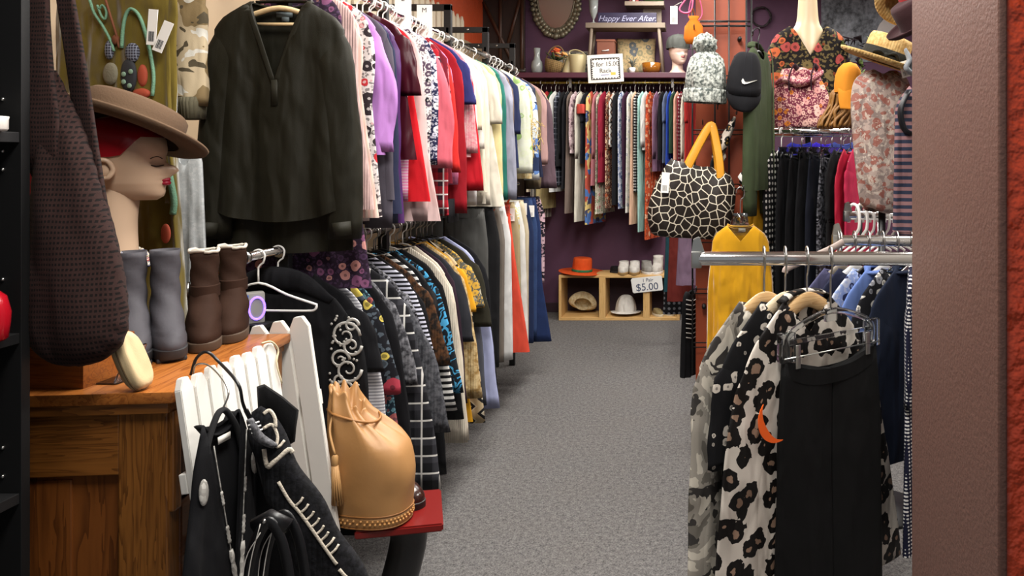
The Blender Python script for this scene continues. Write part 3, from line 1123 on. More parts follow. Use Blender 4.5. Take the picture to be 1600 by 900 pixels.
FELT = solid('#5c4632', .92, 0, bump=.25, bscale=220, var=.08, name='brown_felt')


def brim_hat(name, label, loc, rot, m, R0=.17, cr=.09, ch=.075, flat=True, band=None, curl=.012, sx=1.0, sy=1.12, band_m=None, ry=1.0, droop=0.0, top_m=None, dome=False):
    root = thing(name, label, 'hat', loc, rot=rot)
    n = 48
    prof_c = [(cr * 1.03, .0), (cr, .01), (cr * .98, ch * .5), (cr * .95, ch * .85), (cr * .88, ch * .97), (cr * .7, ch * 1.0), (cr * .3, ch * (.98 if flat else .86)), (.001, ch * (.97 if flat else .84))]
    if dome:
        prof_c = [(cr * math.cos(t) ** .75, ch * math.sin(t)) for t in [PI / 2 * k / 12 for k in range(12)]] + [(.001, ch)]
    b = nb(); lathe(b, prof_c, n, (0, 0, 0), sx, sy); obj('crown', b, m, root)
    b = nb()
    rad = [(cr * .98, .002), (cr * 1.05, .001), (cr + (R0 - cr) * .35, -.003), (cr + (R0 - cr) * .7, -.002), (R0 * .985, curl * .6), (R0, curl), (R0 * .995, curl - .004), (R0 * .985, curl * .6 - .005), (cr + (R0 - cr) * .7, -.006), (cr + (R0 - cr) * .35, -.007), (cr * 1.03, -.004), (cr * .98, -.003)]
    rings = []
    for r, z in rad:
        rings.append([(r * sx * math.cos(a), r * (sy if r < cr * 1.2 else (sy + ry) / 2) * math.sin(a), z - droop * max(0, (r - cr)) / (R0 - cr) * (math.sin(a) ** 2)) for a in [2 * PI * k / n for k in range(n)]])
    loft(b, rings, (False, False))
    obj('brim', b, m, root)
    if band:
        b = nb(); lathe(b, [(cr * 1.035, .003), (cr * 1.05, .006), (cr * 1.03, band), (cr * 1.0, band + .003)], n, (0, 0, 0), sx, sy)
        plabel(obj('hat_band', b, band_m, root), 'dark hat band')
    return root


HAT = brim_hat('felt_hat', 'brown felt hat with wide flat brim on the mannequin head', (HEADX + .014, HEADY, DT + cz + .170), (R(-17), R(17), R(14)), FELT, .172, .112, .07)

# grey felt animal ear hat behind the bag, with its ribbon
fh = thing('grey_felt_cap', 'grey felt cap with a pointed flap behind the crochet bag', 'cap', (X(88, 1.84), 1.84, Z(262, 1.84)))
GF = solid('#8e9090', .95, 0, bump=.5, bscale=120, var=.15, name='grey_felt')
b = nb(); prof = [(.07, 0), (.075, .02), (.07, .07), (.05, .115), (.02, .135), (.001, .138)]; lathe(b, prof, 24); obj('cap_crown', b, GF, fh)
b = nb(); tube(b, [(.06, -.02, .028), (.1, -.03, .032), (.135, -.036, .038), (.152, -.037, .041)], [.026, .023, .013, .003], 10, True, .55); obj('cap_flap', b, GF, fh)
b = nb(); tube(b, catmull([(-.07, -.02, .02), (-.1, -.03, -.01), (-.09, -.03, -.06), (-.06, -.03, -.09)], 4), .008, 8, True, .3); plabel(obj('ribbon', b, solid('#a58d8a', .6), fh), 'pink grey ribbon loop')
fs = thing('display_stand', 'thin wooden display stand under the grey felt cap', 'stand', (X(88, 1.84), 1.84, DT))
b = nb(); lathe(b, [(.001, 0), (.05, 0), (.05, .012), (.02, .018), (.012, .05), (.012, Z(262, 1.84) + .04 - DT), (.03, Z(262, 1.84) + .1 - DT), (.001, Z(262, 1.84) + .12 - DT)], 20); obj('stand_pole', b, OAKZ, fs)
fr_ = obj('scarf', sleeve_bm(1, sw=.06, drop=0, sl=.5, r0=.03, r1=.02, out=.0, ry=.012, n=12), cloth('solid', '#8c2a2a', wr=.6))
fr_.name = 'red_scarf'; fr_.location = (X(48, 1.79) - .008, 1.79, Z(110, 1.79)); tag(fr_, 'narrow red scarf hanging between shelving unit and crochet bag', 'scarf')

# ---------------------------------------------------------------- dark brown crochet bag
KY = 1.42
bag = thing('crochet_bag', 'dark brown crocheted hobo bag hanging by the black shelving unit', 'bag', (X(120, KY), KY, Z(570, KY)))
ox, oz = X(120, KY), Z(570, KY)
CRO = cloth('crochet', '#2e1d1a', '#100908', '#0f0807', 1.15, .95, .35)
rows = [(110, 60, 88, .005), (150, 61, 106, .014), (200, 61, 126, .026), (250, 59, 142, .036), (300, 55, 155, .042), (350, 50, 170, .047), (400, 46, 183, .05), (450, 43, 192, .052), (500, 45, 195, .052), (530, 53, 190, .048), (550, 66, 178, .04), (563, 85, 160, .028), (570, 108, 140, .012)]
pa = catmull([(X(l, KY) - ox, X(r, KY) - ox, Z(y, KY) - oz) for y, l, r, d in rows], 4)
pb = catmull([(d, 0, 0) for y, l, r, d in rows], 4)
n = 40
rings = []
for q, dd in zip(pa, pb):
    c, w = (q[0] + q[1]) / 2, (q[1] - q[0]) / 2
    rings.append([(c + (w + .0016 * math.sin(31 * q[2] * 6 + a * 5)) * math.cos(a), (dd[0] + .003 * math.sin(5 * a + q[2] * 14)) * math.sin(a), q[2]) for a in [2 * PI * k / n for k in range(n)]])
b = nb(); loft(b, rings, (True, True)); obj('bag_body', b, CRO, bag)


def band(bm, rows, th=.004, dy=0.0):
    """a flat strap: rows of (left, right, z, y)"""
    rr = catmull([(l, r, z) for l, r, z, y in rows], 5)
    yy = catmull([(y, 0, 0) for l, r, z, y in rows], 5)
    rings = []
    for q, y in zip(rr, yy):
        l, r, z = q
        rings.append([(l, y[0] - th, z), (l + (r - l) * .12, y[0] - th * 1.5, z), (l + (r - l) * .5, y[0] - th * .9, z), (l + (r - l) * .88, y[0] - th * 1.5, z), (r, y[0] - th, z), (r, y[0] + th, z), ((l + r) / 2, y[0] + th, z), (l, y[0] + th, z)])
    loft(bm, rings)


def kx(px):
    return X(px, KY) - ox


def kz(py):
    return Z(py, KY) - oz


CROS = cloth('crochet', '#2b1a17', '#0d0706', '#0d0706', 1.3, .95, .3)
b = nb(); band(b, [(kx(66), kx(116), kz(310), .004), (kx(61), kx(115), kz(262), -.02), (kx(58), kx(112), kz(235), -.027), (kx(58), kx(108), kz(180), -.026), (kx(58), kx(96), kz(110), -.02), (kx(50), kx(84), kz(0), -.012), (kx(52), kx(86), kz(-70), -.006), (kx(58), kx(88), kz(-110), .0)]); obj('strap', b, CROS, bag)
b = nb(); band(b, [(kx(120), kx(160), kz(330), .012), (kx(112), kx(143), kz(240), .016), (kx(100), kx(128), kz(130), .014), (kx(88), kx(114), kz(30), .01), (kx(76), kx(100), kz(-60), .006), (kx(62), kx(90), kz(-110), .003)]); obj('strap', b, CROS, bag)
hk = thing('wall_hook', 'black bar hook on the shelving unit side holding the crochet bag', 'hook', (X(70, KY), KY, Z(-112, KY)))
b = nb(); tube(b, [(0, -.035, .0), (0, .03, .0), (0, .035, .02)], .005, 8); box(b, (sx1 - X(70, KY) - .03, -.036, -.012), (.006, -.0305, .012), .001); obj('hook_bar', b, BLACKM, hk)

# ---------------------------------------------------------------- green velvet dress with embroidery, camouflage jacket
VY = 2.03
gx = X(182, VY)
VEL = cloth('velvet', '#6a5a1c', wr=.8)
gd = garment('velvet_dress', 'olive green velvet dress with embroidered flowers behind the mannequin head', 'dress', (gx, VY, Z(-75, VY)), R(-6), VEL, sl=.62, sw=.165, hw=.2, cw=.17, L=1.05, fold=.016, nf=5, d=.024, dh=.034, nw=.07, r0=.07, r1=.05, out=.01, neck=.1, vneck=True, drop=.05)


def on_dress(px, py, off=.0):
    p = at(px, py, VY - .036 - off)
    m = Matrix.Translation((gx, VY, Z(-75, VY))) @ Matrix.Rotation(R(-6), 4, 'Z')
    return m.inverted() @ p


def emb(path, r, m, nm='embroidery', lab=None):
    b = nb(); tube(b, catmull([on_dress(x, y, .003) for x, y in path], 6), r, 6)
    o = obj(nm, b, m, gd)
    if lab:
        plabel(o, lab)


MINT = solid('#6c967a', .8, bump=.8, bscale=260, name='mint_yarn')
emb([(140, 0), (147, 20), (160, 40), (172, 62), (178, 80)], .0035, MINT, 'embroidery', 'mint embroidered vine')
emb([(152, 8), (158, 24), (164, 30), (166, 18), (160, 8), (155, 14)], .003, MINT)
emb([(190, 75), (192, 45), (197, 22), (206, 14), (218, 26), (228, 55), (236, 90), (240, 120), (238, 150)], .0045, MINT, 'embroidery', 'mint embroidered vine')
emb([(165, 0), (174, 30), (182, 55), (186, 75)], .003, solid('#6d3b20', .8))
DKN, CORAL, GRN, LACE = solid('#2a2b30', .8), solid('#a9482f', .8), solid('#7f9b86', .8), cloth('check', '#3a3a44', '#9aa0b0', '#000000', 6)
for (px, py, rw, rh, m_, lab) in ((206, 82, .021, .026, LACE, 'dark lace flower patch'), (200, 118, .024, .045, DKN, 'dark flower patch'), (172, 115, .022, .03, solid('#7a7562', .8, bump=.5, bscale=200), 'grey oval patch'), (170, 78, .013, .026, LACE, 'dark lace petal patch'), (222, 118, .014, .03, CORAL, 'coral leaf patch'), (220, 146, .026, .014, CORAL, 'coral leaf patch'), (180, 62, .01, .014, solid('#6d3b20', .8), 'brown bud patch')):
    b = nb(); c = on_dress(px, py, .002)
    lathe(b, [(.001, .004), (.7, .004), (1, 0), (1, -.003)], 24)
    for v in b.verts:
        v.co = Vector((v.co.x * rw, -v.co.z, v.co.y * rh)) + c
    plabel(obj('flower_patch', b, m_, gd), lab)
b = nb()
for (px, py) in ((193, 116), (204, 112), (202, 134), (193, 128)):
    ball(b, on_dress(px, py, .008), .007, 8, 1, .4, 1)
plabel(obj('flower_dots', b, GRN, gd), 'pale green dots on the dark patch')
emb([(262, 262), (268, 290), (272, 315), (270, 335)], .008, MINT, 'fringe', 'green yarn fringe')
b = nb(); c = on_dress(259, 365, .01); ball(b, c, .014, 10, 1, .4, 1.9); plabel(obj('flower_patch', b, CORAL, gd), 'coral flower on the cuff')

CY_ = 2.125
cj = garment('camouflage_jacket', 'cream and brown camouflage jacket with knit cuff behind the green dress', 'jacket', (X(250, CY_), CY_, Z(-45, CY_)), R(4),
             cloth('camo', '#b5a487', '#7d6a4a', '#d9d5ca', .8, .85, .7, c4='#4d4433'), sl=.31, sw=.125, hw=.12, L=.36, cw=.12, drop=.06, r0=.055, r1=.045, out=.012, d=.018, dh=.024, ry=.026)
for sd in (-1, 1):
    b = nb(); tube(b, [(sd * .085, 0, -.365), (sd * .087, 0, -.38), (sd * .09, 0, -.425)], [.043, .046, .04], 14, True, .75)
    plabel(obj('cuff', b, cloth('knit', '#55503f', s=.8), cj), 'dark ribbed knit cuff')
price_tag(cj, (.088, -.165, -.142), .024, .095, rot=(0, R(4), 0))
price_tag(cj, (.128, -.165, -.175), .026, .085, rot=(0, R(22), 0))
sq = garment('sequin_top', 'white sequinned dress between green dress and brown boots', 'dress', (X(264, 2.06), 2.13, Z(232, 2.13)), 0, cloth('sequin', '#b9bdbe', '#f8fafa', s=1), sl=0, sw=.045, hw=.06, L=.42, cw=.05, nw=.02, drop=.02, d=.01, dh=.014, parts=False)
for q_, lab_ in (((X(237, CY_), CY_ + .0, Z(-45, CY_)), 'velvet hanger'),):
    pass
rl = thing('wall_rail', 'black hanging rail on the wall above the green velvet dress', 'rail', (XL, VY, 2.03))
b = nb(); tube(b, [(0, CY_ - VY, 0), (.75, CY_ - VY, 0)], .0125, 12); lathe(b, [(.035, 0), (.035, .008), (.02, .012)], 16, (0, CY_ - VY, 0)); obj('rail_bar', b, BLACKM, rl)
b = nb(); tube(b, [(0, 0, 0), (.75, 0, 0)], .0125, 12); lathe(b, [(.035, 0), (.035, .008), (.02, .012)], 16); obj('rail_bar', b, BLACKM, rl)
hanger('black', 'black hanger holding the olive green velvet dress', (gx, VY, 2.03), R(-6), .13)
hanger('black', 'black hanger holding the camouflage jacket', (X(250, CY_), CY_, 2.03), R(4), .08)

# ---------------------------------------------------------------- double wall rack along the aisle
RX = -1.27
UZ, LZ = 1.965, 1.09
for i, (yy, lab) in enumerate(((2.24, 'black rack post behind the olive blouse'), (2.93, 'second black rack post, among the red blouses'), (3.67, 'third black rack post, among the white blouses'),
                               (4.30, 'fourth black rack post, among the pale grey blouses'), (4.90, 'black rack post farthest along the aisle, by the purple wall'))):
    p = thing('rack_post', lab, 'rack post', (RX, yy, 0), group='black posts of the wall rack')
    b = nb(); box(b, (-.018, -.012, 0), (.018, .012, 2.13), .002); obj('upright', b, BLACKM, p, False)
    b = nb(); box(b, (-.66, -.012, 2.1), (.018, .012, 2.132), .002); obj('arm', b, BLACKM, p, False)
    for zz_ in (UZ, LZ if yy < 3.4 else 1.2):
        b = nb(); tube(b, [(-.0, -.03, zz_), (.0, .03, zz_)], .022, 12); box(b, (-.006, -.012, zz_), (.006, .012, zz_ + .05)); obj('rail_socket', b, STEEL, p, True, angle=40)
    b = nb()
    for k in range(4):
        tube(b, [(-.1 - k * .12, -.0135, 2.116), (-.1 - k * .12, -.011, 2.116)], .006, 8)
    plabel(obj('bolt', b, STEEL, p), 'bright bolt heads')
for (y0, y1, zz_, lab) in ((2.10, 5.05, UZ, 'upper chrome rail of the wall rack'), (2.05, 3.44, LZ, 'lower chrome rail carrying the dark jackets'), (3.5, 5.05, 1.2, 'lower chrome rail carrying trousers and jeans')):
    r = thing('rack_rail', lab, 'rail', (RX, y0, zz_))
    b = nb(); tube(b, [(0, 0, 0), (0, y1 - y0, 0)], .0125, 14); obj('rail_tube', b, CHROME, r)
    b = nb(); lathe(b, [(.009, 0), (.018, 0), (.018, .012), (.0125, .014)], 16)
    bmesh.ops.rotate(b, verts=b.verts, cent=(0, 0, 0), matrix=Matrix.Rotation(R(-90), 3, 'X')); bmesh.ops.translate(b, verts=b.verts, vec=(0, -.01, 0)); obj('end_ring', b, STEEL, r)

RND = random.Random(11)


def S(c, **k):
    return cloth('solid', c, **k)


GU, GL, GP = 'clothes on the upper rail', 'clothes on the lower rail', 'trousers on the lower rail'
UPPER = [
    # name, label words, category, material, options
    ('sweater', 'pale pink ribbed sweater', cloth('knit', '#c4a5a0', s=.8), dict(sl=.66, r0=.07, out=.055, L=.66)),
    ('cardigan', 'cream and pink ribbed long cardigan', cloth('vstripe', '#e3cfc0', '#cfa99d', s=2.2), dict(sl=.62, r0=.07, r1=.06, out=.05, L=.68)),
    ('blouse', 'white blouse with red and black flowers', cloth('floral', '#e6dedc', '#b02c33', '#2a2226', 1.0), dict(sl=.6, out=.05, L=.68)),
    ('blouse', 'lilac blouse with puffed sleeves', S('#b57fc4', wr=.9), dict(sl=.36, r0=.065, r1=.075, puff=.03, out=.12, L=.5)),
    ('cardigan', 'charcoal grey cardigan', S('#4c4750'), dict(sl=.62, out=.045, L=.62)),
    ('blazer', 'navy blue blazer', S('#262a42', wr=.4), dict(sl=.56, r0=.075, r1=.06, out=.075, L=.66)),
    ('tunic', 'purple satin tunic', S('#4a2a5c', rough=.4), dict(sl=.5, out=.03, L=.72)),
    ('blouse', 'maroon satin blouse with short sleeves', S('#3a0c18', rough=.35, wr=.9), dict(sl=.22, r0=.08, r1=.085, out=.09, L=.5)),
    ('shirt', 'pink striped shirt', cloth('hstripe', '#d879a4', '#f0c4d4', s=3.2), dict(sl=.5, r1=.065, out=.05, L=.48)),
    ('shirt', 'bright red long tee', S('#c1141f'), dict(sl=0, L=.66, hw=.27)),
    ('cardigan', 'pale blush long cardigan', S('#dcbcb9'), dict(sl=.6, r0=.07, r1=.06, out=.085, L=.74, hw=.29)),
    ('blouse', 'white blouse with small black flowers', cloth('floral', '#dcd8d6', '#1c1a22', '#4a3a4a', 1.4), dict(sl=.45, out=.08, L=.55)),
    ('cardigan', 'red cardigan with round collar', S('#c01c22'), dict(sl=.2, out=.05, L=.5)),
    ('blouse', 'navy blouse with white print', cloth('floral', '#1f2340', '#e4e2e6', '#c8c8d6', 1.2), dict(sl=.4, out=.075, L=.5)),
    ('cardigan', 'coral pink cardigan with full sleeves', S('#d26472', wr=.7), dict(sl=.4, r0=.07, r1=.08, puff=.03, out=.11, L=.5)),
    ('shirt', 'red plaid flannel shirt', cloth('plaid', '#9e1a26', '#2a1420', '#e0d6d4', 1.3), dict(sl=.62, r0=.065, r1=.055, out=.115, L=.7)),
    ('blouse', 'burgundy blouse', S('#6a1424'), dict(sl=.3, out=.09, L=.6)),
    ('blouse', 'dusty pink cheetah print blouse', cloth('cheetah', '#b9707a', '#3a1820'), dict(sl=.3, out=.09, L=.55)),
    ('blouse', 'scarlet blouse with bell sleeves', S('#d8302c'), dict(sl=.42, r1=.075, out=.115, L=.55)),
    ('shirt', 'bubblegum pink tee', S('#de7ea6'), dict(sl=.46, r0=.06, r1=.05, out=.13, L=.5)),
    ('pullover', 'dark red pullover with black ribbed hem', S('#8a0f1c'), dict(sl=.6, r0=.075, r1=.06, out=.10, L=.6)),
    ('blouse', 'navy tee with wide short sleeves', S('#2a2c62'), dict(sl=.2, r0=.075, r1=.07, out=.115, L=.5)),
    ('blouse', 'rose pink crochet blouse', cloth('melange', '#c97884', '#e8b4b4', s=.8), dict(sl=.36, r0=.07, r1=.07, out=.11, L=.5)),
    ('blouse', 'red blouse with folded long sleeves', S('#b01220', wr=.8), dict(sl=.5, r0=.07, r1=.085, out=.15, L=.5)),
    ('blouse', 'white cotton blouse', S('#e6e4e2'), dict(sl=.55, out=.085, L=.62)),
    ('shirt', 'beige cream tee', S('#d9cbb0'), dict(sl=.3, r0=.075, r1=.07, out=.09, L=.6)),
    ('blouse', 'white lace blouse with coral flower', cloth('sequin', '#cfc8be', '#efeae2', s=.5), dict(sl=.34, r0=.075, r1=.07, out=.1, L=.62, fold=.009)),
    ('cardigan', 'ivory cardigan', S('#e6dcc6'), dict(sl=.5, r0=.07, out=.085, L=.66, fold=.01)),
    ('cardigan', 'cream varsity cardigan with black cuff stripes', S('#e8dfcd'), dict(sl=.58, r0=.075, r1=.06, out=.10, L=.7)),
    ('tunic', 'ivory tunic with loose short sleeves', S('#e9e1cf', wr=.9), dict(sl=.26, r0=.085, r1=.09, out=.1, L=.72, hw=.28, fold=.012)),
    ('cardigan', 'pale yellow cardigan', S('#e3d49c'), dict(sl=.6, out=.08, L=.6)),
    ('dress', 'teal green dress', S('#1f6258'), dict(sl=.56, r1=.06, out=.095, L=.66)),
    ('jacket', 'dark olive brown jacket', S('#443a2c'), dict(sl=.55, r0=.08, r1=.065, out=.08, L=.62)),
    ('blouse', 'silver grey satin blouse', S('#8d8f9e', rough=.35, wr=.8), dict(sl=.62, r0=.075, r1=.06, out=.12, L=.6)),
    ('cardigan', 'taupe cardigan', S('#6f6056'), dict(sl=.55, out=.09, L=.62)),
    ('blouse', 'navy sleeveless blouse', S('#232a4a'), dict(sl=.3, out=.09, L=.55)),
    ('blouse', 'white blouse with green leaf print', cloth('floral', '#e4e8d6', '#8fae6a', '#dfe6c8', .6), dict(sl=.45, r0=.08, r1=.07, out=.1, L=.58)),
    ('sweater', 'beige fringed sweater', cloth('melange', '#b9a06a', '#dccfa6', s=.6), dict(sl=.4, r0=.08, out=.09, L=.6)),
    ('shirt', 'white and blue tie dyed shirt', cloth('camo', '#dfe8ec', '#5577b0', '#eef2f4', .8, c4='#22304f'), dict(sl=.48, out=.115, L=.5)),
    ('vest', 'navy quilted vest', S('#1c2238', rough=.4), dict(sl=0, L=.6, hw=.27, sw=.22)),
    ('jacket', 'khaki brown jacket', S('#6d604a'), dict(sl=.55, r0=.085, out=.105, L=.64)),
    ('shirt', 'rose trimmed grey shirt', S('#a3827e'), dict(sl=.4, out=.09, L=.55)),
    ('jacket', 'mauve brown jacket with turned cuffs', S('#5a4850', wr=.7), dict(sl=.54, r0=.09, r1=.08, out=.13, L=.62)),
    ('blouse', 'tan lace blouse', cloth('floral', '#b59b82', '#cbb59c', '#8c6f5c', 1.2), dict(sl=.5, out=.12, L=.62)),
]
ys = []
POSTS = (2.24, 2.93, 3.67, 4.30, 4.90)


def clear_post(y, gap=.032):
    for p_ in POSTS:
        if abs(y - p_) < gap:
            return p_ + gap
    return y


yv = 2.33
for i in range(len(UPPER)):
    yv = clear_post(yv, .032 if i < 23 else .042)
    ys.append(yv)
    yv += .0405 if i < 23 else (.0575 if i < 31 else .088)
TAGS = {}
UP = {}
prev = 'olive blouse'
for i, ((nm, lab, m, o), yy) in enumerate(zip(UPPER, ys)):
    o = dict(o)
    L_ = o.pop('L') * RND.uniform(.98, 1.04) + .02
    hw_ = o.pop('hw', RND.uniform(.215, .25))
    yaw = R(RND.uniform(-.6, .6))
    sw = o.pop('sw', RND.uniform(.195, .212) if i > 2 else .172)
    if i < 3:
        o['out'] = -.01
    full = fit(f'{lab} on the upper rail, hanging behind the {prev}', f'{lab} on the upper rail behind the {prev}', f'{lab}, upper rail, behind the {prev}', f'{lab} behind the {prev}')
    fold = o.pop('fold', .0045) * .8
    if 'out' in o:
        o['out'] = o['out'] * .42 + RND.uniform(-.008, .012)
    if 'sl' in o and o['sl'] > .3:
        o['sl'] = min(.66, o['sl'] * 1.16)
    o['r1'] = o.get('r1', .05) * .92
    d = .0105 if i < 23 else .0145
    fold *= 1 if i < 23 else 1.4
    g = garment(nm, full, {'sweater': 'sweater', 'cardigan': 'cardigan', 'blazer': 'blazer', 'blouse': 'blouse', 'shirt': 'shirt', 'tunic': 'tunic', 'pullover': 'sweater', 'dress': 'dress', 'jacket': 'jacket', 'vest': 'vest'}[nm],
                (RX + RND.uniform(-.018, .014), yy, UZ - .078 + RND.uniform(-.006, .008)), yaw, m, GU, hw=hw_, sw=sw, L=L_, d=d, dh=d * 1.15, fold=fold, ry=d * 1.05, r1=o.pop('r1', .05), drop=RND.uniform(.058, .075), nw=.08, **o)
    UP[i] = g
    kind = 'black' if i in (5, 7, 33, 35, 40) else 'white'
    hanger(kind, f'{"white" if kind == "white" else "black"} hanger holding the {lab}', (g.location.x, yy, UZ), yaw, .15, 'hangers on the upper rail')
    prev = lab
# details that show on single sleeves
b = nb(); tube(b, [(.19, 0, -.06 - .63), (.192, 0, -.06 - .73)], [.062, .062], 14, True, .2); plabel(obj('ribbed_cuff', b, S('#17161a'), UP[20]), 'wide black cuff')
b = nb()
for k in range(3):
    zc = -.5 - .022 * k
    tube(b, [(.198, 0, zc), (.198, 0, zc - .007)], [.068, .068], 14, True, .24)
plabel(obj('cuff_stripe', b, S('#15151c'), UP[28]), 'black cuff stripes')
b = nb()
rnd = random.Random(3)
for k in range(80):
    x = .2 + rnd.uniform(-.05, .09); z = -.38 + rnd.uniform(-.1, .08)
    a = rnd.uniform(0, 6.3); l = rnd.uniform(.02, .05)
    tube(b, [(x, -.018, z), (x + l * math.cos(a) * .7, -.018 - rnd.uniform(.0, .012), z + l * math.sin(a)), (x + l * math.cos(a), -.02, z + l * math.sin(a) - .012)], .0016, 4)
plabel(tag(obj('fringe', b, S('#c4a95a', rough=.6), UP[37]), kind='stuff'), 'straw coloured fringe')
b = nb(); ball(b, (.2, -.02, -.16), .03, 10, 1, .4, 1); plabel(obj('fabric_flower', b, S('#d9604e', wr=.9), UP[26]), 'coral fabric flower')
for i, (yy, lt, lab) in enumerate(((3.12, 'L', 'white size divider lettered L on the upper rail'), (3.36, 'M', 'white size divider lettered M on the upper rail'))):
    r = thing('size_divider', lab, 'size divider', (RX, yy, UZ), group='size dividers')
    b = nb(); box(b, (-.035, -.001, -.07), (.035, .001, .10), .001); obj('divider_card', b, solid('#efeee9', .5), r, False)
    text('letter', lt, .03, solid('#26262a', .6), r, (0, -.0016, .075))
# extra loops of white hanger tops tucked over the rail
for k in range(11):
    yy = (3.70 + k * .05) if k < 6 else (4.36 + (k - 6) * .065)
    hanger('white', f'empty white hanger top in the rail row, {["first","second","third","fourth","fifth","sixth","seventh","eighth","ninth","tenth","eleventh"][k]} from the aisle end', (RX - .02, yy + .024, UZ), R(RND.uniform(12, 30)), .1, 'empty hangers on the upper rail')

# the olive blouse that faces the aisle
BY = 2.185
BX = X(437, BY)
OLV = S('#1c1a10', wr=.5, rough=.65)


def hilo(u, s):
    front = s < 0
    base = .085 * (abs(u) ** 3)
    return (.115 - .03 * (1 - abs(u) ** 2) + base * .3) if front else -.012 * (1 - abs(u) ** 2)


bl = garment('blouse', 'dark olive long sleeved blouse with open V neck facing the aisle', 'blouse', (BX, BY, Z(2, BY)), 0, OLV, sl=.62, hem=hilo, L=.735, sw=.19, hw=.22, cw=.2, drop=.062, nw=.085, neck=.245, vneck=True,
             d=.026, dh=.026, fold=.011, nf=2.6, r0=.064, r1=.05, out=.055, ry=.027, N=64, levels=22, bend=.012)
b = nb()
for sd in (-1, 1):
    band_ = catmull([(sd * .086, .006, .0), (sd * .079, -.02, -.03), (sd * .043, -.0265, -.125), (sd * .003, -.028, -.245)], 6)
    tube(b, band_, .008, 8, True, .16, up=(0, 1, 0))
tube(b, [(.0, -.0285, -.235), (.002, -.031, -.31)], .010, 8, True, .2, up=(0, 1, 0))
plabel(obj('neck_band', b, S('#1e1c12', wr=.2, rough=.65), bl), 'stitched neck band')
b = nb(); tube(b, catmull([(-.082, .024, .002), (-.04, .032, .006), (.04, .032, .006), (.082, .024, .002)], 5), .012, 8, True, .4, up=(0, 0, 1)); obj('collar', b, OLV, bl)
b = nb(); box(b, (-.018, .014, -.045), (.03, .0155, -.03)); box(b, (-.002, .0138, -.058), (.02, .0153, -.044)); plabel(obj('neck_label', b, solid('#5c6668', .7), bl), 'small grey woven label')
for sd in (-1, 1):
    b = nb(); tube(b, [(sd * .194, 0, -.65), (sd * .198, 0, -.69)], [.051, .049], 16, True, .62)
    obj('cuff', b, S('#1e1c12', wr=.2, rough=.65), bl)
b = nb(); tube(b, [(0, 0, -.03), (0, 0, .05)], .003); b.free()
hb_ = thing('clothes_hanger', 'pale wooden hanger inside the dark olive blouse', 'hanger', (BX, BY, UZ), 0, 'hangers on the upper rail')
b = nb(); tube(b, catmull([(-.02, 0, -.004), (-.014, 0, .012), (0, 0, .018), (.015, 0, .01), (.016, 0, -.012), (0, 0, -.03), (0, 0, UZ * 0 - .1)], 4), .0024, 6); obj('hook', b, STEEL, hb_)
dzb = Z(2, BY) - UZ
b = nb(); tube(b, catmull([(-.16, 0, dzb - .075), (-.08, 0, dzb - .04), (0, 0, dzb - .02), (.08, 0, dzb - .04), (.16, 0, dzb - .075)], 4), .008, 8, True); tube(b, [(-.085, .0, dzb - .068), (.085, 0, dzb - .068)], .005, 8); obj('shoulder_bar', b, oak('#c9a878', '#e2c79a', 'x', 1, .35), hb_)

# plum floral dress whose hem shows under the olive blouse
pd_ = garment('dress', 'plum dress with pink flowers whose hem shows below the olive blouse', 'dress', (RX + .01, 2.285, UZ - .08), R(0), cloth('floral', '#2a1c2c', '#7a4a6a', '#c48a84', 1.1, c4='#4a3450'), GU, sl=0, sw=.14, hw=.235, cw=.15, L=.92, drop=.06, nw=.08, d=.011, dh=.014, fold=.004, ry=.011, out=.0)
hanger('white', 'white hanger holding the plum floral dress', (RX + .01, 2.287, UZ), 0, .1, 'hangers on the upper rail')

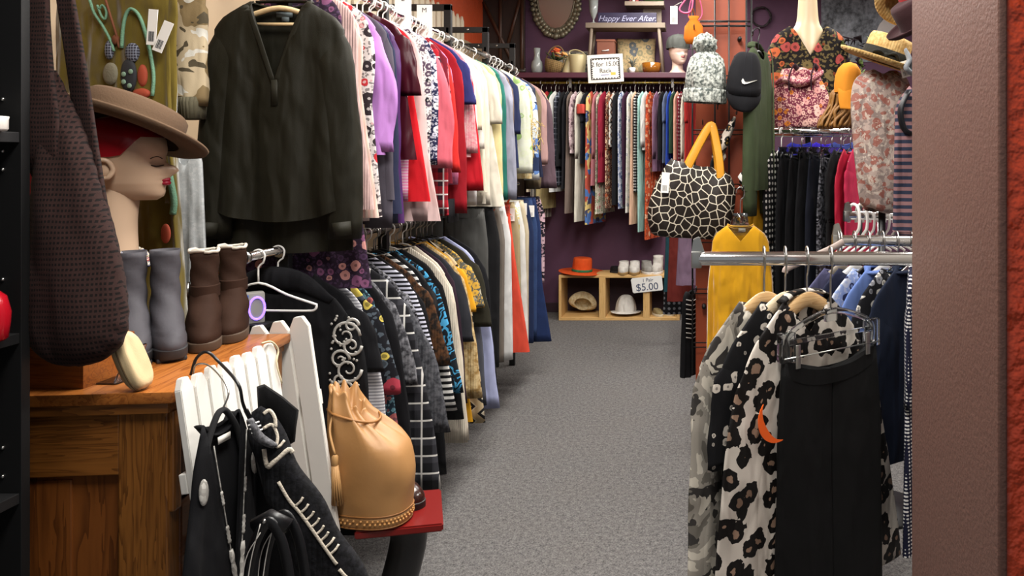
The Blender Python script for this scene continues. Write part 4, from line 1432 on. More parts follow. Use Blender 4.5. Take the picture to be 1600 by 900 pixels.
# ---------------------------------------------------------------- lower rail
STR = cloth('hstripe', '#d8d8dc', '#2a2a30', s=2.6)
LOWER = [
    ('hoodie', 'black hoodie with silver scroll print', S('#0e0e11', wr=.7), dict(sl=.6, r0=.09, r1=.07, out=.05, L=.74, hw=.26)),
    ('shirt', 'black tee with wide shoulders', S('#101014'), dict(sl=.2, r0=.08, out=.06, L=.7)),
    ('shirt', 'grey and white ribbed shirt', cloth('hstripe', '#c9c9cd', '#8b8b92', s=3.4), dict(sl=.46, r0=.06, r1=.055, out=.065, L=.6)),
    ('blouse', 'black blouse with yellow and pink flowers', cloth('floral', '#15161c', '#d8c25a', '#a83a4a', .6, c4='#55606a'), dict(sl=.3, r0=.075, out=.075, L=.68)),
    ('blouse', 'dark teal floral blouse', cloth('floral', '#1a2a36', '#8a4a4a', '#5f8a96', 1.0), dict(sl=.62, r0=.065, r1=.055, out=.07, L=.72)),
    ('jacket', 'black wool jacket', S('#0c0c10'), dict(sl=.6, r0=.08, r1=.065, out=.07, L=.72)),
    ('cardigan', 'charcoal grey lace cardigan', cloth('melange', '#2c2c30', '#77777c', s=.7), dict(sl=.3, r0=.075, out=.08, L=.66)),
    ('shirt', 'black and white plaid shirt', cloth('plaid', '#141418', '#3a3a40', '#e2dfda', 1.2), dict(sl=.66, r0=.07, r1=.055, out=.10, L=.76)),
    ('sweater', 'dark grey cable knit sweater', cloth('melange', '#34353a', '#5a5b60', s=.8), dict(sl=.44, r0=.075, r1=.075, puff=.02, out=.11, L=.6)),
    ('blouse', 'black sequinned blouse', cloth('sequin', '#0c0c10', '#8a8a92'), dict(sl=.2, out=.08, L=.66)),
    ('blouse', 'black blouse with white dashes', cloth('hstripe', '#121216', '#cfcfe0', s=2.2), dict(sl=.34, r0=.055, r1=.05, out=.10, L=.5)),
    ('coat', 'black wool coat', S('#0b0b0e'), dict(sl=.66, r0=.085, r1=.075, out=.09, L=.74)),
    ('jacket', 'black jacket with brown fur trim', cloth('melange', '#17120f', '#5a3a22', s=.5), dict(sl=.3, r0=.075, out=.105, L=.6)),
    ('shirt', 'black and white striped shirt', cloth('hstripe', '#121216', '#e2e0dc', s=1.5), dict(sl=.44, r0=.06, r1=.055, out=.12, L=.64)),
    ('jacket', 'black bomber jacket', S('#0d0d11', rough=.5), dict(sl=.5, r0=.08, out=.10, L=.66)),
    ('blouse', 'black blouse with blue feather print', cloth('scroll', '#101820', '#2d7fb0', '#4fa0c8', 1.6), dict(sl=.4, r0=.065, r1=.07, out=.135, L=.5)),
    ('blazer', 'long black blazer with pink lining', S('#0a0a0d', wr=.3), dict(sl=.52, r0=.075, r1=.065, out=.13, L=.68)),
    ('cardigan', 'cream wool cardigan', cloth('knit', '#e0d6c4', s=.8), dict(sl=.64, r0=.08, r1=.065, out=.115, L=.72)),
    ('sweater', 'ivory knit sweater', S('#ddd2c0'), dict(sl=.66, r0=.075, r1=.06, out=.115, L=.68)),
    ('blouse', 'dark plum blouse', S('#2a1a26'), dict(sl=.5, out=.105, L=.7)),
    ('cardigan', 'charcoal long cardigan', S('#2b2c32'), dict(sl=.3, out=.11, L=.7)),
    ('cardigan', 'tan rope knit cardigan', cloth('melange', '#9a7a48', '#d2b98a', s=.5), dict(sl=.5, r0=.075, r1=.065, out=.12, L=.7)),
    ('dress', 'mustard yellow dress', S('#c78f1c'), dict(sl=.2, r0=.08, out=.12, L=.76, hw=.28)),
    ('cardigan', 'tan cardigan with black zigzag bands', cloth('zigzag', '#b8a482', '#1b1a1c', '#e6dcc4', .8), dict(sl=.66, r0=.07, r1=.065, out=.125, L=.74)),
    ('shirt', 'grey paisley shirt with mustard trim', cloth('floral', '#55564f', '#a9a48e', '#c9a040', 1.2), dict(sl=.2, out=.12, L=.7)),
    ('jacket', 'dark olive jacket', S('#2c2a20'), dict(sl=.3, r0=.08, out=.12, L=.72)),
    ('shirt', 'slate grey shirt', S('#4b4d55'), dict(sl=.6, out=.12, L=.72)),
    ('shirt', 'pale lavender shirt', S('#a6acd0'), dict(sl=.62, r0=.075, r1=.07, out=.125, L=.7)),
    ('coat', 'black long cardigan with open front', S('#111114'), dict(sl=.66, r0=.08, out=.12, L=.74)),
]
yv = 2.195
LO = {}
prev = 'white picket fence'
for i, (nm, lab, m, o) in enumerate(LOWER):
    o = dict(o)
    yv = clear_post(yv)
    yy = yv
    yv += .0415
    L_ = o.pop('L') * RND.uniform(.98, 1.03)
    hw_ = o.pop('hw', RND.uniform(.21, .235))
    yaw = R(RND.uniform(-.6, .6))
    sw = RND.uniform(.2, .215)
    pre = 'behind the'
    full = fit(f'{lab} on the lower rail, {pre} {prev}', f'{lab}, lower rail, behind the {prev}', f'{lab} behind the {prev}')
    if 'out' in o:
        o['out'] *= 1.5 if i < 9 else (1.15 if i < 14 else .8)
    if o['sl'] > .3:
        o['sl'] = min(.68, o['sl'] * 1.1)
    g = garment(nm, full, {'hoodie': 'hoodie', 'coat': 'coat'}.get(nm, nm), (RX + RND.uniform(-.01, .02), yy, LZ - .078), yaw, m, GL, hw=hw_, sw=sw, L=L_, d=.011, dh=.0125, fold=.0036, ry=.0115,
                r1=o.pop('r1', .05), drop=RND.uniform(.075, .095), nw=.08, **o)
    LO[i] = g
    kind = 'white' if i in (0, 2, 7, 13, 17, 20) else 'black'
    hanger(kind, f'{kind} hanger on the lower rail holding the {lab}', (g.location.x, yy, LZ), yaw, .15, 'hangers on the lower rail')
    prev = lab
# silver scroll print and hood on the hoodie
rnd = random.Random(8)
b = nb()
SIL = solid('#b9b6b0', .5, .3, name='silver_print')
for (ox_, oz_, sg, rr0) in ((.205, -.17, 1, .045), (.215, -.27, -1, .04), (.19, -.24, 1, .03), (.225, -.2, -1, .03), (.2, -.33, 1, .03), (.225, -.14, 1, .022), (.19, -.30, -1, .022)):
    pth = []
    for k in range(26):
        a = k * .36
        rr_ = rr0 * (1 - k / 30)
        pth.append((ox_ + rr_ * math.cos(a * sg), -.0165, oz_ + rr_ * math.sin(a * sg)))
    tube(b, pth, [.0048 * (1 - .5 * k / 26) for k in range(26)], 6, True, .35, up=(0, 1, 0))
for k in range(40):
    ball(b, (.2 + rnd.uniform(-.04, .045), -.0165, -.24 + rnd.uniform(-.13, .13)), .004, 5, 1, .35, 1)
plabel(obj('scroll_print', b, SIL, LO[0]), 'silver scroll print')
b = nb(); tube(b, catmull([(-.14, -.004, -.05), (-.07, -.012, -.008), (0, -.014, .0), (.08, -.013, -.014), (.16, -.006, -.07)], 4), [.016, .028, .03, .03, .018] * 0 or [.012 + .022 * math.sin(PI * k / 16) for k in range(17)], 10, True, .42, up=(0, 1, 0))
obj('hood', b, S('#111115', wr=.8), LO[0])
b = nb(); box(b, (-.2, -.006, -.693), (.235, .006, -.683)); plabel(obj('lining', b, S('#c46a78'), LO[16]), 'pink lining at the hem')
# big white hanger lying over the first jackets
hg = hanger('white', 'white plastic hanger resting empty before the black hoodie', (RX + .005, 2.10, LZ), R(-3), .17, 'hangers on the lower rail')

PANTS = [
    ('trousers', 'grey wool trousers', S('#4a4a48'), dict(L=.86, w=.19, hipw=.21)),
    ('trousers', 'black trousers', S('#141416'), dict(L=.8)),
    ('trousers', 'taupe trousers', S('#6a625a'), dict(L=.8)),
    ('trousers', 'white cotton trousers', S('#dcdcda'), dict(L=.82, legw=.12)),
    ('skirt', 'long coral red skirt', S('#cf4a36', wr=.5), dict(L=.8)),
    ('trousers', 'khaki trousers', S('#9a8c6a'), dict(L=.8, legw=.12)),
    ('trousers', 'white trousers with blue and yellow pattern at the hip', S('#e4e2dc'), dict(L=.84, legw=.13)),
    ('trousers', 'stone coloured trousers', S('#b5a88e'), dict(L=.82)),
    ('jeans', 'dark blue jeans', cloth('denim', '#1a2748'), dict(L=.86, legw=.11)),
    ('jeans', 'mid blue jeans', cloth('denim', '#2c4068'), dict(L=.84)),
    ('jeans', 'flared dark blue jeans with wide legs', cloth('denim', '#1b2c54'), dict(L=.9, legw=.12, flare=.055)),
    ('trousers', 'black trousers with pink flowers', cloth('floral', '#17141c', '#9a7a86', '#b89aa2', .8), dict(L=.55)),
]
yv = 3.56
prev = 'black long cardigan'
PN = {}
for i, (nm, lab, m, o) in enumerate(PANTS):
    yv = clear_post(yv, .04)
    yy = yv
    yv += .105
    o = dict(o)
    L_ = o.pop('L')
    lab2 = fit(f'{lab} on the lower rail, behind the {prev}', f'{lab}, lower rail, behind the {prev}', f'{lab} behind the {prev}')
    xx = RX + .02 + .0 * i
    if nm == 'skirt':
        g = garment('skirt', lab2, 'skirt', (xx, yy, 1.2 - .085), R(2), m, GP, sl=0, sw=.19, hw=.3, cw=.22, L=L_, drop=.004, nw=.17, neck=.005, d=.02, dh=.04, fold=.012, nf=2)
        b = nb(); loft(b, [[(.192 * sgn(math.cos(a)) * abs(math.cos(a)) ** .85, .022 * math.sin(a), z) for a in [2 * PI * k / 24 for k in range(24)]] for z in (.003, -.04)], (False, False)); obj('waistband', b, m, g)
    else:
        g = trousers(nm, lab2, 'jeans' if nm == 'jeans' else 'trousers', (xx, yy, 1.2 - .078), R(RND.uniform(-2, 2)), m, GP, L=L_, w=o.pop('w', .19), hipw=o.pop('hipw', .225), legw=o.pop('legw', .105), d=.017, **o)
    PN[i] = g
    hanger('clip', f'clear clip hanger on the lower rail gripping the {lab}', (xx, yy, 1.2), 0, .19, 'clip hangers on the lower rail')
    prev = lab
b = nb(); box(b, (.06, -.024, -.2), (.2, -.021, -.02)); plabel(obj('hip_pattern', b, cloth('floral', '#dcdcd0', '#3d5aa0', '#d8b83a', 1.2), PN[6]), 'blue and yellow hip patch')
for gi, (dx, dz) in ((3, (.17, -.03)), (4, (.17, -.06)), (5, (.18, -.03)), (8, (.17, -.02)), (9, (.19, -.04))):
    price_tag(PN[gi], (dx, -.03 if gi != 4 else -.05, dz), .045, .07)
MOON = solid('#ee6018', .4, name='orange_paper')


def moon(parent, loc, r=.05, rz=0, th=.0012):
    pts = []
    for k in range(21):
        a = R(105) + R(150) * k / 20
        pts.append((r * math.cos(a), r * math.sin(a)))
    for k in range(1, 20):
        a = R(255) - R(150) * k / 20
        t = (k / 20)
        w = math.sin(PI * t) * r * .36
        pts.append(((r) * math.cos(a) + w * -math.cos(a), r * math.sin(a) - w * math.sin(a)))
    b = nb(); prism(b, pts, -th, th)
    o = obj('sale_marker', b, MOON, parent, False)
    o.location = loc
    o.rotation_euler = (0, rz, 0)
    return plabel(o, 'orange crescent shaped marker')


moon(PN[2], (.2, -.03, -.06), .05)
moon(PN[5], (.2, -.03, -.02), .05)

# things stored against the wall below the rails
bxs = thing('storage_case', 'brown leather case on a low black table behind the boots', 'case', (-1.62, 2.3, 0))
b = nb(); box(b, (-.22, -.14, .84), (.2, .16, .97), .02); obj('case_body', b, solid('#4a3a28', .6, bump=.3), bxs, True, angle=40)
b = nb(); box(b, (-.225, -.145, .9), (.205, .165, .915), .003); plabel(obj('case_strap', b, solid('#1d1712', .6), bxs), 'black band')
tb = thing('low_table', 'black side table under the brown leather case', 'table', (-1.62, 2.3, 0))
b = nb(); box(b, (-.26, -.17, .815), (.26, .19, .838), .003); obj('table_top', b, BLK, tb, False)
for sx_ in (-.24, .24):
    for sy_ in (-.15, .17):
        b = nb(); box(b, (sx_ - .015, sy_ - .015, 0), (sx_ + .015, sy_ + .015, .816)); obj('table_leg', b, BLK, tb, False)
gb = thing('radio', 'small grey box with a glowing purple ring behind the boots', 'radio', (X(388, 2.06), 2.065, Z(505, 2.065)), R(38))
gb.scale = (.8, .8, .85)
b = nb(); box(b, (-.05, -.02, 0), (.045, .03, .1), .006); obj('radio_case', b, solid('#8a8884', .4), gb, True, angle=40)
pe = NT('purple_light')
b = nb(); tube(b, [(.02 + .024 * math.cos(a), -.022, .05 + .036 * math.sin(a)) for a in [2 * PI * k / 20 for k in range(21)]], .004, 6); plabel(obj('ring_light', b, pe.out('#5a3ad0', .4, 0, None, Emission_Color=(.35, .2, 1, 1), Emission_Strength=2.5), gb), 'glowing purple ring')
b = nb(); box(b, (-.035, -.021, .075), (-.005, -.019, .095)); plabel(obj('radio_display', b, solid('#3a6ac0', .3), gb, False), 'blue display')
st_ = thing('box_shelf', 'narrow black shelf post carrying the grey box with the purple ring', 'shelf', (X(388, 2.06), 2.065, 0))
b = nb(); box(b, (-.06, -.025, Z(505, 2.065) - .012), (.055, .035, Z(505, 2.065)), .002); obj('shelf_board', b, BLK, st_, False)
b = nb(); box(b, (-.02, -.0, 0), (.02, .03, Z(505, 2.065) - .012)); obj('shelf_post', b, BLK, st_, False)
# cream pickets on the wall above
PK = solid('#d8cbb2', .7, var=.08, name='cream_painted_wood')
pf = thing('wall_fence', 'row of cream pickets on the wall above the upper rail', 'fence', (XL + .004, 3.2, 2.2))
for k in range(26):
    y0 = k * .105
    b = nb(); prism(b, [(0, 0), (.07, 0), (.07, .26), (.035, .30), (0, .26)], 0, .016, .0015)
    bmesh.ops.rotate(b, verts=b.verts, cent=(0, 0, 0), matrix=Matrix.Rotation(R(90), 3, 'Z'))
    bmesh.ops.translate(b, verts=b.verts, vec=(.034, y0, 0))
    obj('picket', b, PK, pf, False)
for z_ in (.03, .2):
    b = nb(); box(b, (0, -.02, z_), (.017, 26 * .105, z_ + .04)); obj('fence_rail', b, PK, pf, False)

# ---------------------------------------------------------------- folded white picket fence leaning on the dresser
WPT = solid('#e2dfd8', .55, var=.05, bump=.08, bscale=30, name='white_paint')
FT = R(-8.2)
FB = Vector((-.905, 1.452, .012))
FM = Matrix.Translation(FB) @ Matrix.Rotation(FT, 4, 'Y')
fen = thing('picket_fence', 'low white picket fence leaning along the oak dresser drawers', 'fence', FB, rot=(0, FT, 0))


def picket(w, h, tip):
    b = nb(); prism(b, [(-w / 2, 0), (w / 2, 0), (w / 2, h - tip), (w * .22, h), (-w * .22, h), (-w / 2, h - tip)], -.007, .007, .0015)
    return b


for k in range(8):
    b = picket(.036, .925 - .004 * (k % 2), .022)
    bmesh.ops.rotate(b, verts=b.verts, cent=(0, 0, 0), matrix=Matrix.Rotation(R(90), 3, 'Z') )
    bmesh.ops.translate(b, verts=b.verts, vec=(0, .018 + k * .041, 0))
    obj('picket', b, WPT, fen, False)
fen2 = thing('picket_fence', 'taller white picket fence section standing behind the dresser end', 'fence', (-.925, 1.972, .012), rot=(0, FT, 0))
for k in range(4):
    b = picket(.05, .935 + (.004, .0, .004, .008)[k], .026)
    bmesh.ops.translate(b, verts=b.verts, vec=(-.189 + k * .056, .0, 0))
    obj('picket', b, WPT, fen2, False)
for z in (.2, .7):
    b = nb(); box(b, (-.022, 0, z), (-.0075, .325, z + .04), .002); obj('fence_rail', b, WPT, fen, False)
    b = nb(); box(b, (-.21, .0075, z), (.0, .02, z + .04), .002); obj('fence_rail', b, WPT, fen2, False)
b = nb(); tube(b, catmull([(.008, .27, .93), (.012, .30, .925), (.012, .322, .9), (.011, .31, .87), (.012, .318, .82)], 5), .0022, 6); plabel(obj('twine', b, solid('#d5c6a4', .9), fen), 'twine tied round a picket')


def fpt(y, z, off):
    return FM @ Vector((off, y, z))


# black V necked top hanging on the fence
BLKF = S('#0d0d10', wr=.5)
p = at(331, 652, 1.475)
p = p + Vector((.02, 0, 0))
TILT = Matrix.Rotation(FT * .3, 3, 'Y') @ Matrix.Rotation(R(86), 3, 'Z')
bt = garment('halter_top', 'black halter top with white embroidered neckline hanging on the fence', 'blouse', p, 0, BLKF, sl=0, sw=.085, hw=.185, cw=.12, L=.62, drop=.1, nw=.05, neck=.36, vneck=True, d=.012, dh=.018, fold=.007, nf=3, N=56, levels=20, rot=TILT.to_euler())
EMB = cloth('sequin', '#8f8c86', '#efece4', s=.7)
b = nb()
for sd in (-1, 1):
    for (t0, t1, r_) in ((.36, .44, .004), (.56, .66, .005), (.7, 1.0, .007)):
        tube(b, [(sd * (.05 * (1 - t) + .002), -.0175 - .004 * t, -.36 * t - .004) for t in [t0 + (t1 - t0) * k / 8 for k in range(9)]], [r_ * (.7 + .3 * (k % 2)) for k in range(9)], 6, True, .5, up=(0, 1, 0))
    tube(b, [(sd * (.05 * (1 - t) + .001), -.0165 - .004 * t, -.36 * t - .004) for t in [.1 + .9 * k / 12 for k in range(13)]], .0012, 5)
tube(b, [(0, -.0215, -.35), (0, -.025, -.56)], [.009, .006], 6, True, .5, up=(0, 1, 0))
plabel(obj('embroidered_trim', b, EMB, bt), 'white embroidered trim')
for sd in (-1, 1):
    b = nb(); ball(b, (sd * .072, -.013, -.118), .012, 8, 1, .35, 2.1); plabel(obj('embroidered_patch', b, EMB, bt), 'white embroidered patch')
b = nb(); tube(b, catmull([(-.045, .012, -.002), (-.02, .012, -.028), (.02, .012, -.03), (.045, .012, -.004)], 5), .012, 8, True, .3, up=(0, 0, 1)); obj('back_neck', b, BLKF, bt)
b = nb(); box(b, (-.012, .0, -.05), (.022, .0015, -.036)); plabel(obj('neck_label', b, solid('#e8e4da', .6), bt), 'white neck label')
h1 = thing('clothes_hanger', 'black velvet hanger with silver hook over the white fence', 'hanger', p, 0, 'hangers on the picket fence', rot=TILT.to_euler())
b = nb(); q = fpt(.075, .93, -.0); q1 = (Matrix.Translation(p) @ TILT.to_4x4()).inverted() @ q
tube(b, catmull([(q1.x, q1.y + .02, q1.z - .02), (q1.x - .004, q1.y + .008, q1.z + .006), (q1.x, q1.y - .02, q1.z), (q1.x * .3, -.005, .05), (0, 0, .012)], 5), .0018, 6); obj('hook', b, STEEL, h1)
b = nb(); tube(b, catmull([(-.052, .0, -.08), (-.04, 0, -.036), (-.016, 0, .004), (0, 0, .014), (.016, 0, .004), (.04, 0, -.036), (.052, 0, -.08)], 5), .006, 8); obj('shoulder_bar', b, solid('#101012', .9), h1)

# black jacket with cream stitching
p2 = at(412, 640, 1.56)
JB_ = cloth('melange', '#0b0b0d', '#1a1a1e', s=1.0)
jk = thing('embroidered_jacket', 'black jacket with cream stitched sleeve hanging on the fence nearest the aisle', 'jacket', p2)


def jp(px, py, Y):
    return at(px, py, Y) - p2


rows = [(404, 668, 1.575, .018), (408, 700, 1.575, .03), (418, 760, 1.58, .045), (432, 840, 1.585, .058), (448, 930, 1.59, .068), (455, 990, 1.59, .072)]
b = nb(); tube(b, catmull([jp(x, y, Y) for x, y, Y, r_ in rows], 5), [v.x for v in catmull([(r_, 0, 0) for x, y, Y, r_ in rows], 5)], 20, True, .55, up=(0, 1, 0)); obj('body', b, S('#0b0b0d', wr=.8), jk)
rows = [(398, 640, 1.50, .012), (408, 660, 1.495, .026), (424, 700, 1.49, .036), (446, 755, 1.49, .043), (478, 815, 1.495, .05), (512, 880, 1.50, .056), (545, 945, 1.505, .058), (562, 985, 1.51, .056)]
sp_ = catmull([jp(x, y, Y) for x, y, Y, r_ in rows], 5)
rp_ = [v.x for v in catmull([(r_, 0, 0) for x, y, Y, r_ in rows], 5)]
b = nb(); tube(b, sp_, rp_, 24, True, .5, up=(0, 1, 0))
for v in b.verts:
    v.co += Vector((1, .5, 0)) * .0035 * math.sin(v.co.z * 60 + v.co.x * 30)
obj('sleeve', b, JB_, jk)
CRM = solid('#c9bfae', .9, bump=.8, bscale=300, name='cream_wool')


def stitch(path, r=.0032):
    """cream yarn laid on the sleeve: path of pixel points"""
    P_ = []
    for x, y in path:
        q0 = min(range(len(sp_)), key=lambda i: abs(jp(x, y, 1.495).z - sp_[i].z) + .3 * abs(jp(x, y, 1.495).x - sp_[i].x))
        c, r0_ = sp_[q0], rp_[q0]
        pt_ = jp(x, y, 1.47)
        u = min(.95, abs(pt_.x - c.x) / max(r0_, .01))
        P_.append(Vector((pt_.x, c.y - r0_ * .5 * (1 - u * u) ** .5 - .001, pt_.z)))
    b = nb(); tube(b, catmull(P_, 4), r, 6, True, .6, up=(0, 1, 0)); obj('stitching', b, CRM, jk)


stitch([(436, 752), (452, 780), (468, 800), (486, 826), (503, 852), (520, 878), (524, 884)], .0036)
for (x, y) in ((462, 790), (470, 801), (478, 813), (486, 824), (493, 836), (500, 846), (507, 857), (514, 868)):
    stitch([(x, y), (x + 7, y - 6), (x + 10, y - 12)], .0025)
stitch([(403, 652), (410, 648), (420, 658), (424, 672)], .004)
stitch([(408, 672), (418, 668), (428, 684), (430, 698)], .0035)
stitch([(412, 702), (418, 728), (428, 722), (446, 706), (452, 712)], .005)
stitch([(420, 690), (432, 700), (438, 692)], .003)
stitch([(528, 892), (538, 905), (548, 915)], .004)
b = nb()
pg = [(401, 604), (413, 600), (440, 618), (467, 641), (463, 668), (461, 690), (444, 700), (428, 684), (414, 660), (403, 640)]
loft(b, [[jp(434 + (x - 434) * s_, 648 + (y - 648) * s_, Y) for x, y in pg] for s_, Y in ((.55, 1.515), (.9, 1.522), (1.0, 1.54), (.98, 1.56), (.6, 1.575))])
obj('collar', b, S('#09090b', wr=.7), jk, True, angle=60)
h2 = thing('clothes_hanger', 'black hanger with long black hook over the white fence', 'hanger', p2, 0, 'hangers on the picket fence')
q = fpt(.09, .945, .0) - p2
b = nb(); tube(b, catmull([(q.x - .03, q.y + .0, q.z - .035), (q.x - .018, q.y - .0, q.z - .0), (q.x + .004, q.y, q.z + .012), (q.x + .03, q.y, q.z - .01), jp(372, 600, 1.50), jp(380, 632, 1.515), jp(396, 668, 1.535)], 6), .0032, 8); obj('hook', b, BLACKP, h2)
b = nb(); tube(b, catmull([jp(384, 640, 1.53), jp(396, 668, 1.535), jp(402, 720, 1.545), jp(412, 760, 1.55)], 5), .0045, 8); obj('shoulder_bar', b, BLACKP, h2)
# grey glove-like knit between the two
p3 = at(390, 655, 1.445)
gl = thing('knit_slipper', 'grey knitted slipper with white stripes clipped between the black tops', 'slipper', p3, R(50))
gl.scale = (.75, .75, .75)
b = nb(); tube(b, catmull([(0, 0, .0), (.006, -.004, -.02), (.02, -.008, -.05), (.045, -.01, -.075), (.062, -.01, -.085)], 5), [.012, .014, .015, .016, .017, .017, .018, .018, .018, .018, .018, .018, .018, .017, .017, .016, .015, .014, .012, .009, .004], 10, True, .6); obj('slipper_upper', b, cloth('melange', '#4a4a4c', '#76767a'), gl)
b = nb()
for k in range(3):
    tube(b, [(-.008 + k * .004, -.012, -.012 - k * .011), (.018 + k * .004, -.014, -.008 - k * .011)], .0022, 6)
plabel(obj('stripe', b, solid('#e4e2de', .8), gl), 'white stripes')

# black handbag with stitched handle in front
hbg = thing('handbag', 'black leather handbag with upright stitched handle before the fence', 'bag', (X(424, 1.30), 1.30, 0))
b = nb()
rings = [[(w * sgn(math.cos(a)) * abs(math.cos(a)) ** .5, dd * sgn(math.sin(a)) * abs(math.sin(a)) ** .6, z) for a in [2 * PI * k / 28 for k in range(28)]] for z, w, dd in ((0, .09, .045), (.01, .1, .05), (.15, .105, .05), (.3, .1, .04), (.40, .09, .016), (.41, .088, .01))]
loft(b, rings); obj('bag_body', b, solid('#0e0e10', .45, bump=.3, name='black_leather'), hbg)
HBL = solid('#101012', .4, bump=.2, name='black_leather_strap')
for yy, dx in ((-.012, 0), (.014, .012)):
    b = nb(); tube(b, catmull([(-.045 + dx, yy, .37), (-.042 + dx, yy, .5), (-.032 + dx, yy, .65), (-.008 + dx, yy, .722), (.012 + dx, yy, .722), (.034 + dx, yy, .66), (.052 + dx, yy, .5), (.062 + dx, yy, .37)], 6), .0095, 8, True, .35, up=(0, 1, 0))
    hnd = obj('handle', b, HBL, hbg)
    for off in (-.0075, .0075):
        b = nb(); tube(b, catmull([((-.045 + dx) + (off if False else 0), yy - .0072, .37), (-.042 + dx, yy - .0072, .5), (-.032 + dx + off * .6, yy - .0072, .65 - off * .4), (-.008 + dx, yy - .0072, .722 + off)], 6), .0009, 5); plabel(obj('stitching', b, solid('#d8d4cc', .7), hnd), 'white stitching')
b = nb(); tube(b, [(-.026, -.002, .716), (.0, -.003, .732), (.03, -.002, .715)], .016, 10, True, .7, up=(0, 1, 0)); obj('handle_wrap', b, HBL, hbg)
b = nb(); ball(b, (-.004, -.014, .732), .004, 8); plabel(obj('rivet', b, STEEL, hbg), 'silver rivet')

# ---------------------------------------------------------------- red stool with the tan bucket bag
SZ = .365
st = thing('stool', 'red topped stool with black base under the tan bag', 'stool', (-.905, 2.1, 0), R(12))
b = nb(); prism(b, [(-.055, -.115), (.135, -.115), (.172, .115), (-.055, .115)], 0, .022, .004)
bmesh.ops.rotate(b, verts=b.verts, cent=(0, 0, 0), matrix=Matrix.Rotation(R(90), 3, 'X'))
for v in b.verts:
    v.co.z = v.co.z + SZ
    if v.co.z > SZ + .001 or True:
        pass
b.verts.ensure_lookup_table()
zmax = max(v.co.z for v in b.verts)
bmesh.ops.translate(b, verts=b.verts, vec=(0, 0, SZ - zmax))
obj('seat', b, solid('#6e1512', .3, name='red_lacquer', var=.0), st, True, angle=40)
b = nb(); tube(b, catmull([(.06, 0, SZ - .024), (.06, 0, .26), (.02, 0, .1), (.0, 0, .03)], 5), [.055] * 3 + [.05] * 6 + [.04] * 7, 16); lathe(b, [(.001, 0), (.11, 0), (.11, .012), (.06, .03), (.04, .05)], 28, (.0, 0, 0)); obj('pedestal', b, BLACKP, st)

TAN = solid('#a67a4a', .5, 0, bump=.25, bscale=26, var=.12, name='tan_leather')
tbag = thing('bucket_bag', 'tan leather bucket bag with tassel on the red stool', 'bag', (X(583, 2.05), 2.05, SZ), R(-8))
tbag.scale = (1.05, 1.0, 1.05)
prof = [(.0, .0, .085, .06), (.006, .0, .098, .07), (.03, .0, .101, .074), (.035, 0, .101, .074), (.08, -.002, .106, .078), (.14, .0, .11, .08), (.2, -.01, .104, .074), (.25, -.03, .086, .062), (.29, -.052, .064, .05), (.325, -.068, .046, .036), (.345, -.073, .043, .032)]
pa = catmull([(z, c, w) for z, c, w, dd in prof], 3)
pb = catmull([(dd, 0, 0) for z, c, w, dd in prof], 3)
rings = []
n = 48
for q, dd in zip(pa, pb):
    z, c, w = q
    g = max(0, (z - .2) / .145)
    rr = []
    for k in range(n):
        a = 2 * PI * k / n
        f = 1 + g * .10 * math.sin(9 * a) + .028 * math.sin(3 * a + 22 * z) * min(1, max(0, (z - .05) * 20)) + .012 * math.sin(7 * a - 40 * z) * min(1, max(0, (z - .05) * 20))
        sq = .8
        rr.append((c + w * f * sgn(math.cos(a)) * abs(math.cos(a)) ** sq, dd[0] * f * sgn(math.sin(a)) * abs(math.sin(a)) ** sq, z - .05 * max(0, math.cos(a)) * g * 1.3 + .012 * g * math.sin(9 * a + 1)))
    rings.append(rr)
top = rings[-1]
rings.append([(p_[0] * .9 - .005, p_[1] * .8, p_[2] - .002) for p_ in top])
rings.append([(p_[0] * .8 - .01, p_[1] * .6, p_[2] - .06) for p_ in top])
b = nb(); loft(b, rings, (True, True)); obj('bag_body', b, TAN, tbag)
for zb in (.038, .006):
    ring = min(rings, key=lambda r: abs(r[0][2] - zb) if True else 0)
    b = nb(); tube(b, [Vector((p_[0] * 1.012, p_[1] * 1.012, zb)) for p_ in ring + ring[:1]], .002, 6); obj('seam', b, solid('#8a5c2e', .5), tbag)
ring = min(rings, key=lambda r: abs(r[0][2] - .022))
b = nb()
for k in range(n * 2):
    i0 = (k // 2) % n
    p_ = Vector(ring[i0]) * 1.0
    nx_ = Vector(ring[(i0 + 1) % n])
    u = (k % 2) / 2
    q = p_.lerp(nx_, u)
    ball(b, (q.x * 1.01, q.y * 1.01, .0225 + .004 * (1 if k % 2 else -1)), .0034, 5)
obj('braided_trim', b, solid('#c08c50', .5), tbag)
b = nb()
TX, TY = -.052, -.088
tube(b, catmull([(-.09, -.04, .285), (-.078, -.07, .25), (TX, TY, .2)], 5), .003, 6)
lathe(b, [(.004, .2), (.008, .195), (.008, .175), (.006, .17)], 10, (TX, TY, 0))
for k in range(12):
    a = 2 * PI * k / 12
    tube(b, [(TX + .006 * math.cos(a), TY + .006 * math.sin(a), .172), (TX + .013 * math.cos(a) + .008, TY + .012 * math.sin(a), .075)], .0026, 5)
obj('tassel', b, solid('#b58a56', .6), tbag)
b = nb()
tube(b, catmull([(-.118, -.02, .29), (-.07, -.056, .288), (-.01, -.046, .272), (.014, -.01, .262), (.0, .034, .268), (-.06, .05, .285), (-.115, .016, .29), (-.118, -.02, .29)], 4), .0035, 6); obj('drawstring', b, solid('#9a6a38', .5), tbag)
shoe_p = [(.012, .04, .11, .036), (.03, .042, .11, .037), (.045, .042, .098, .036), (.06, .04, .07, .034), (.08, .04, .045, .033), (.1, .042, .036, .032)]
boot('leather_shoe', 'shiny brown leather shoe peeking out behind the tan bag', (X(648, 2.13) - .075, 2.155, SZ), R(-22), solid('#2d1712', .2, name='brown_polished_leather'), solid('#120c0a', .5), .1, shoe_p)

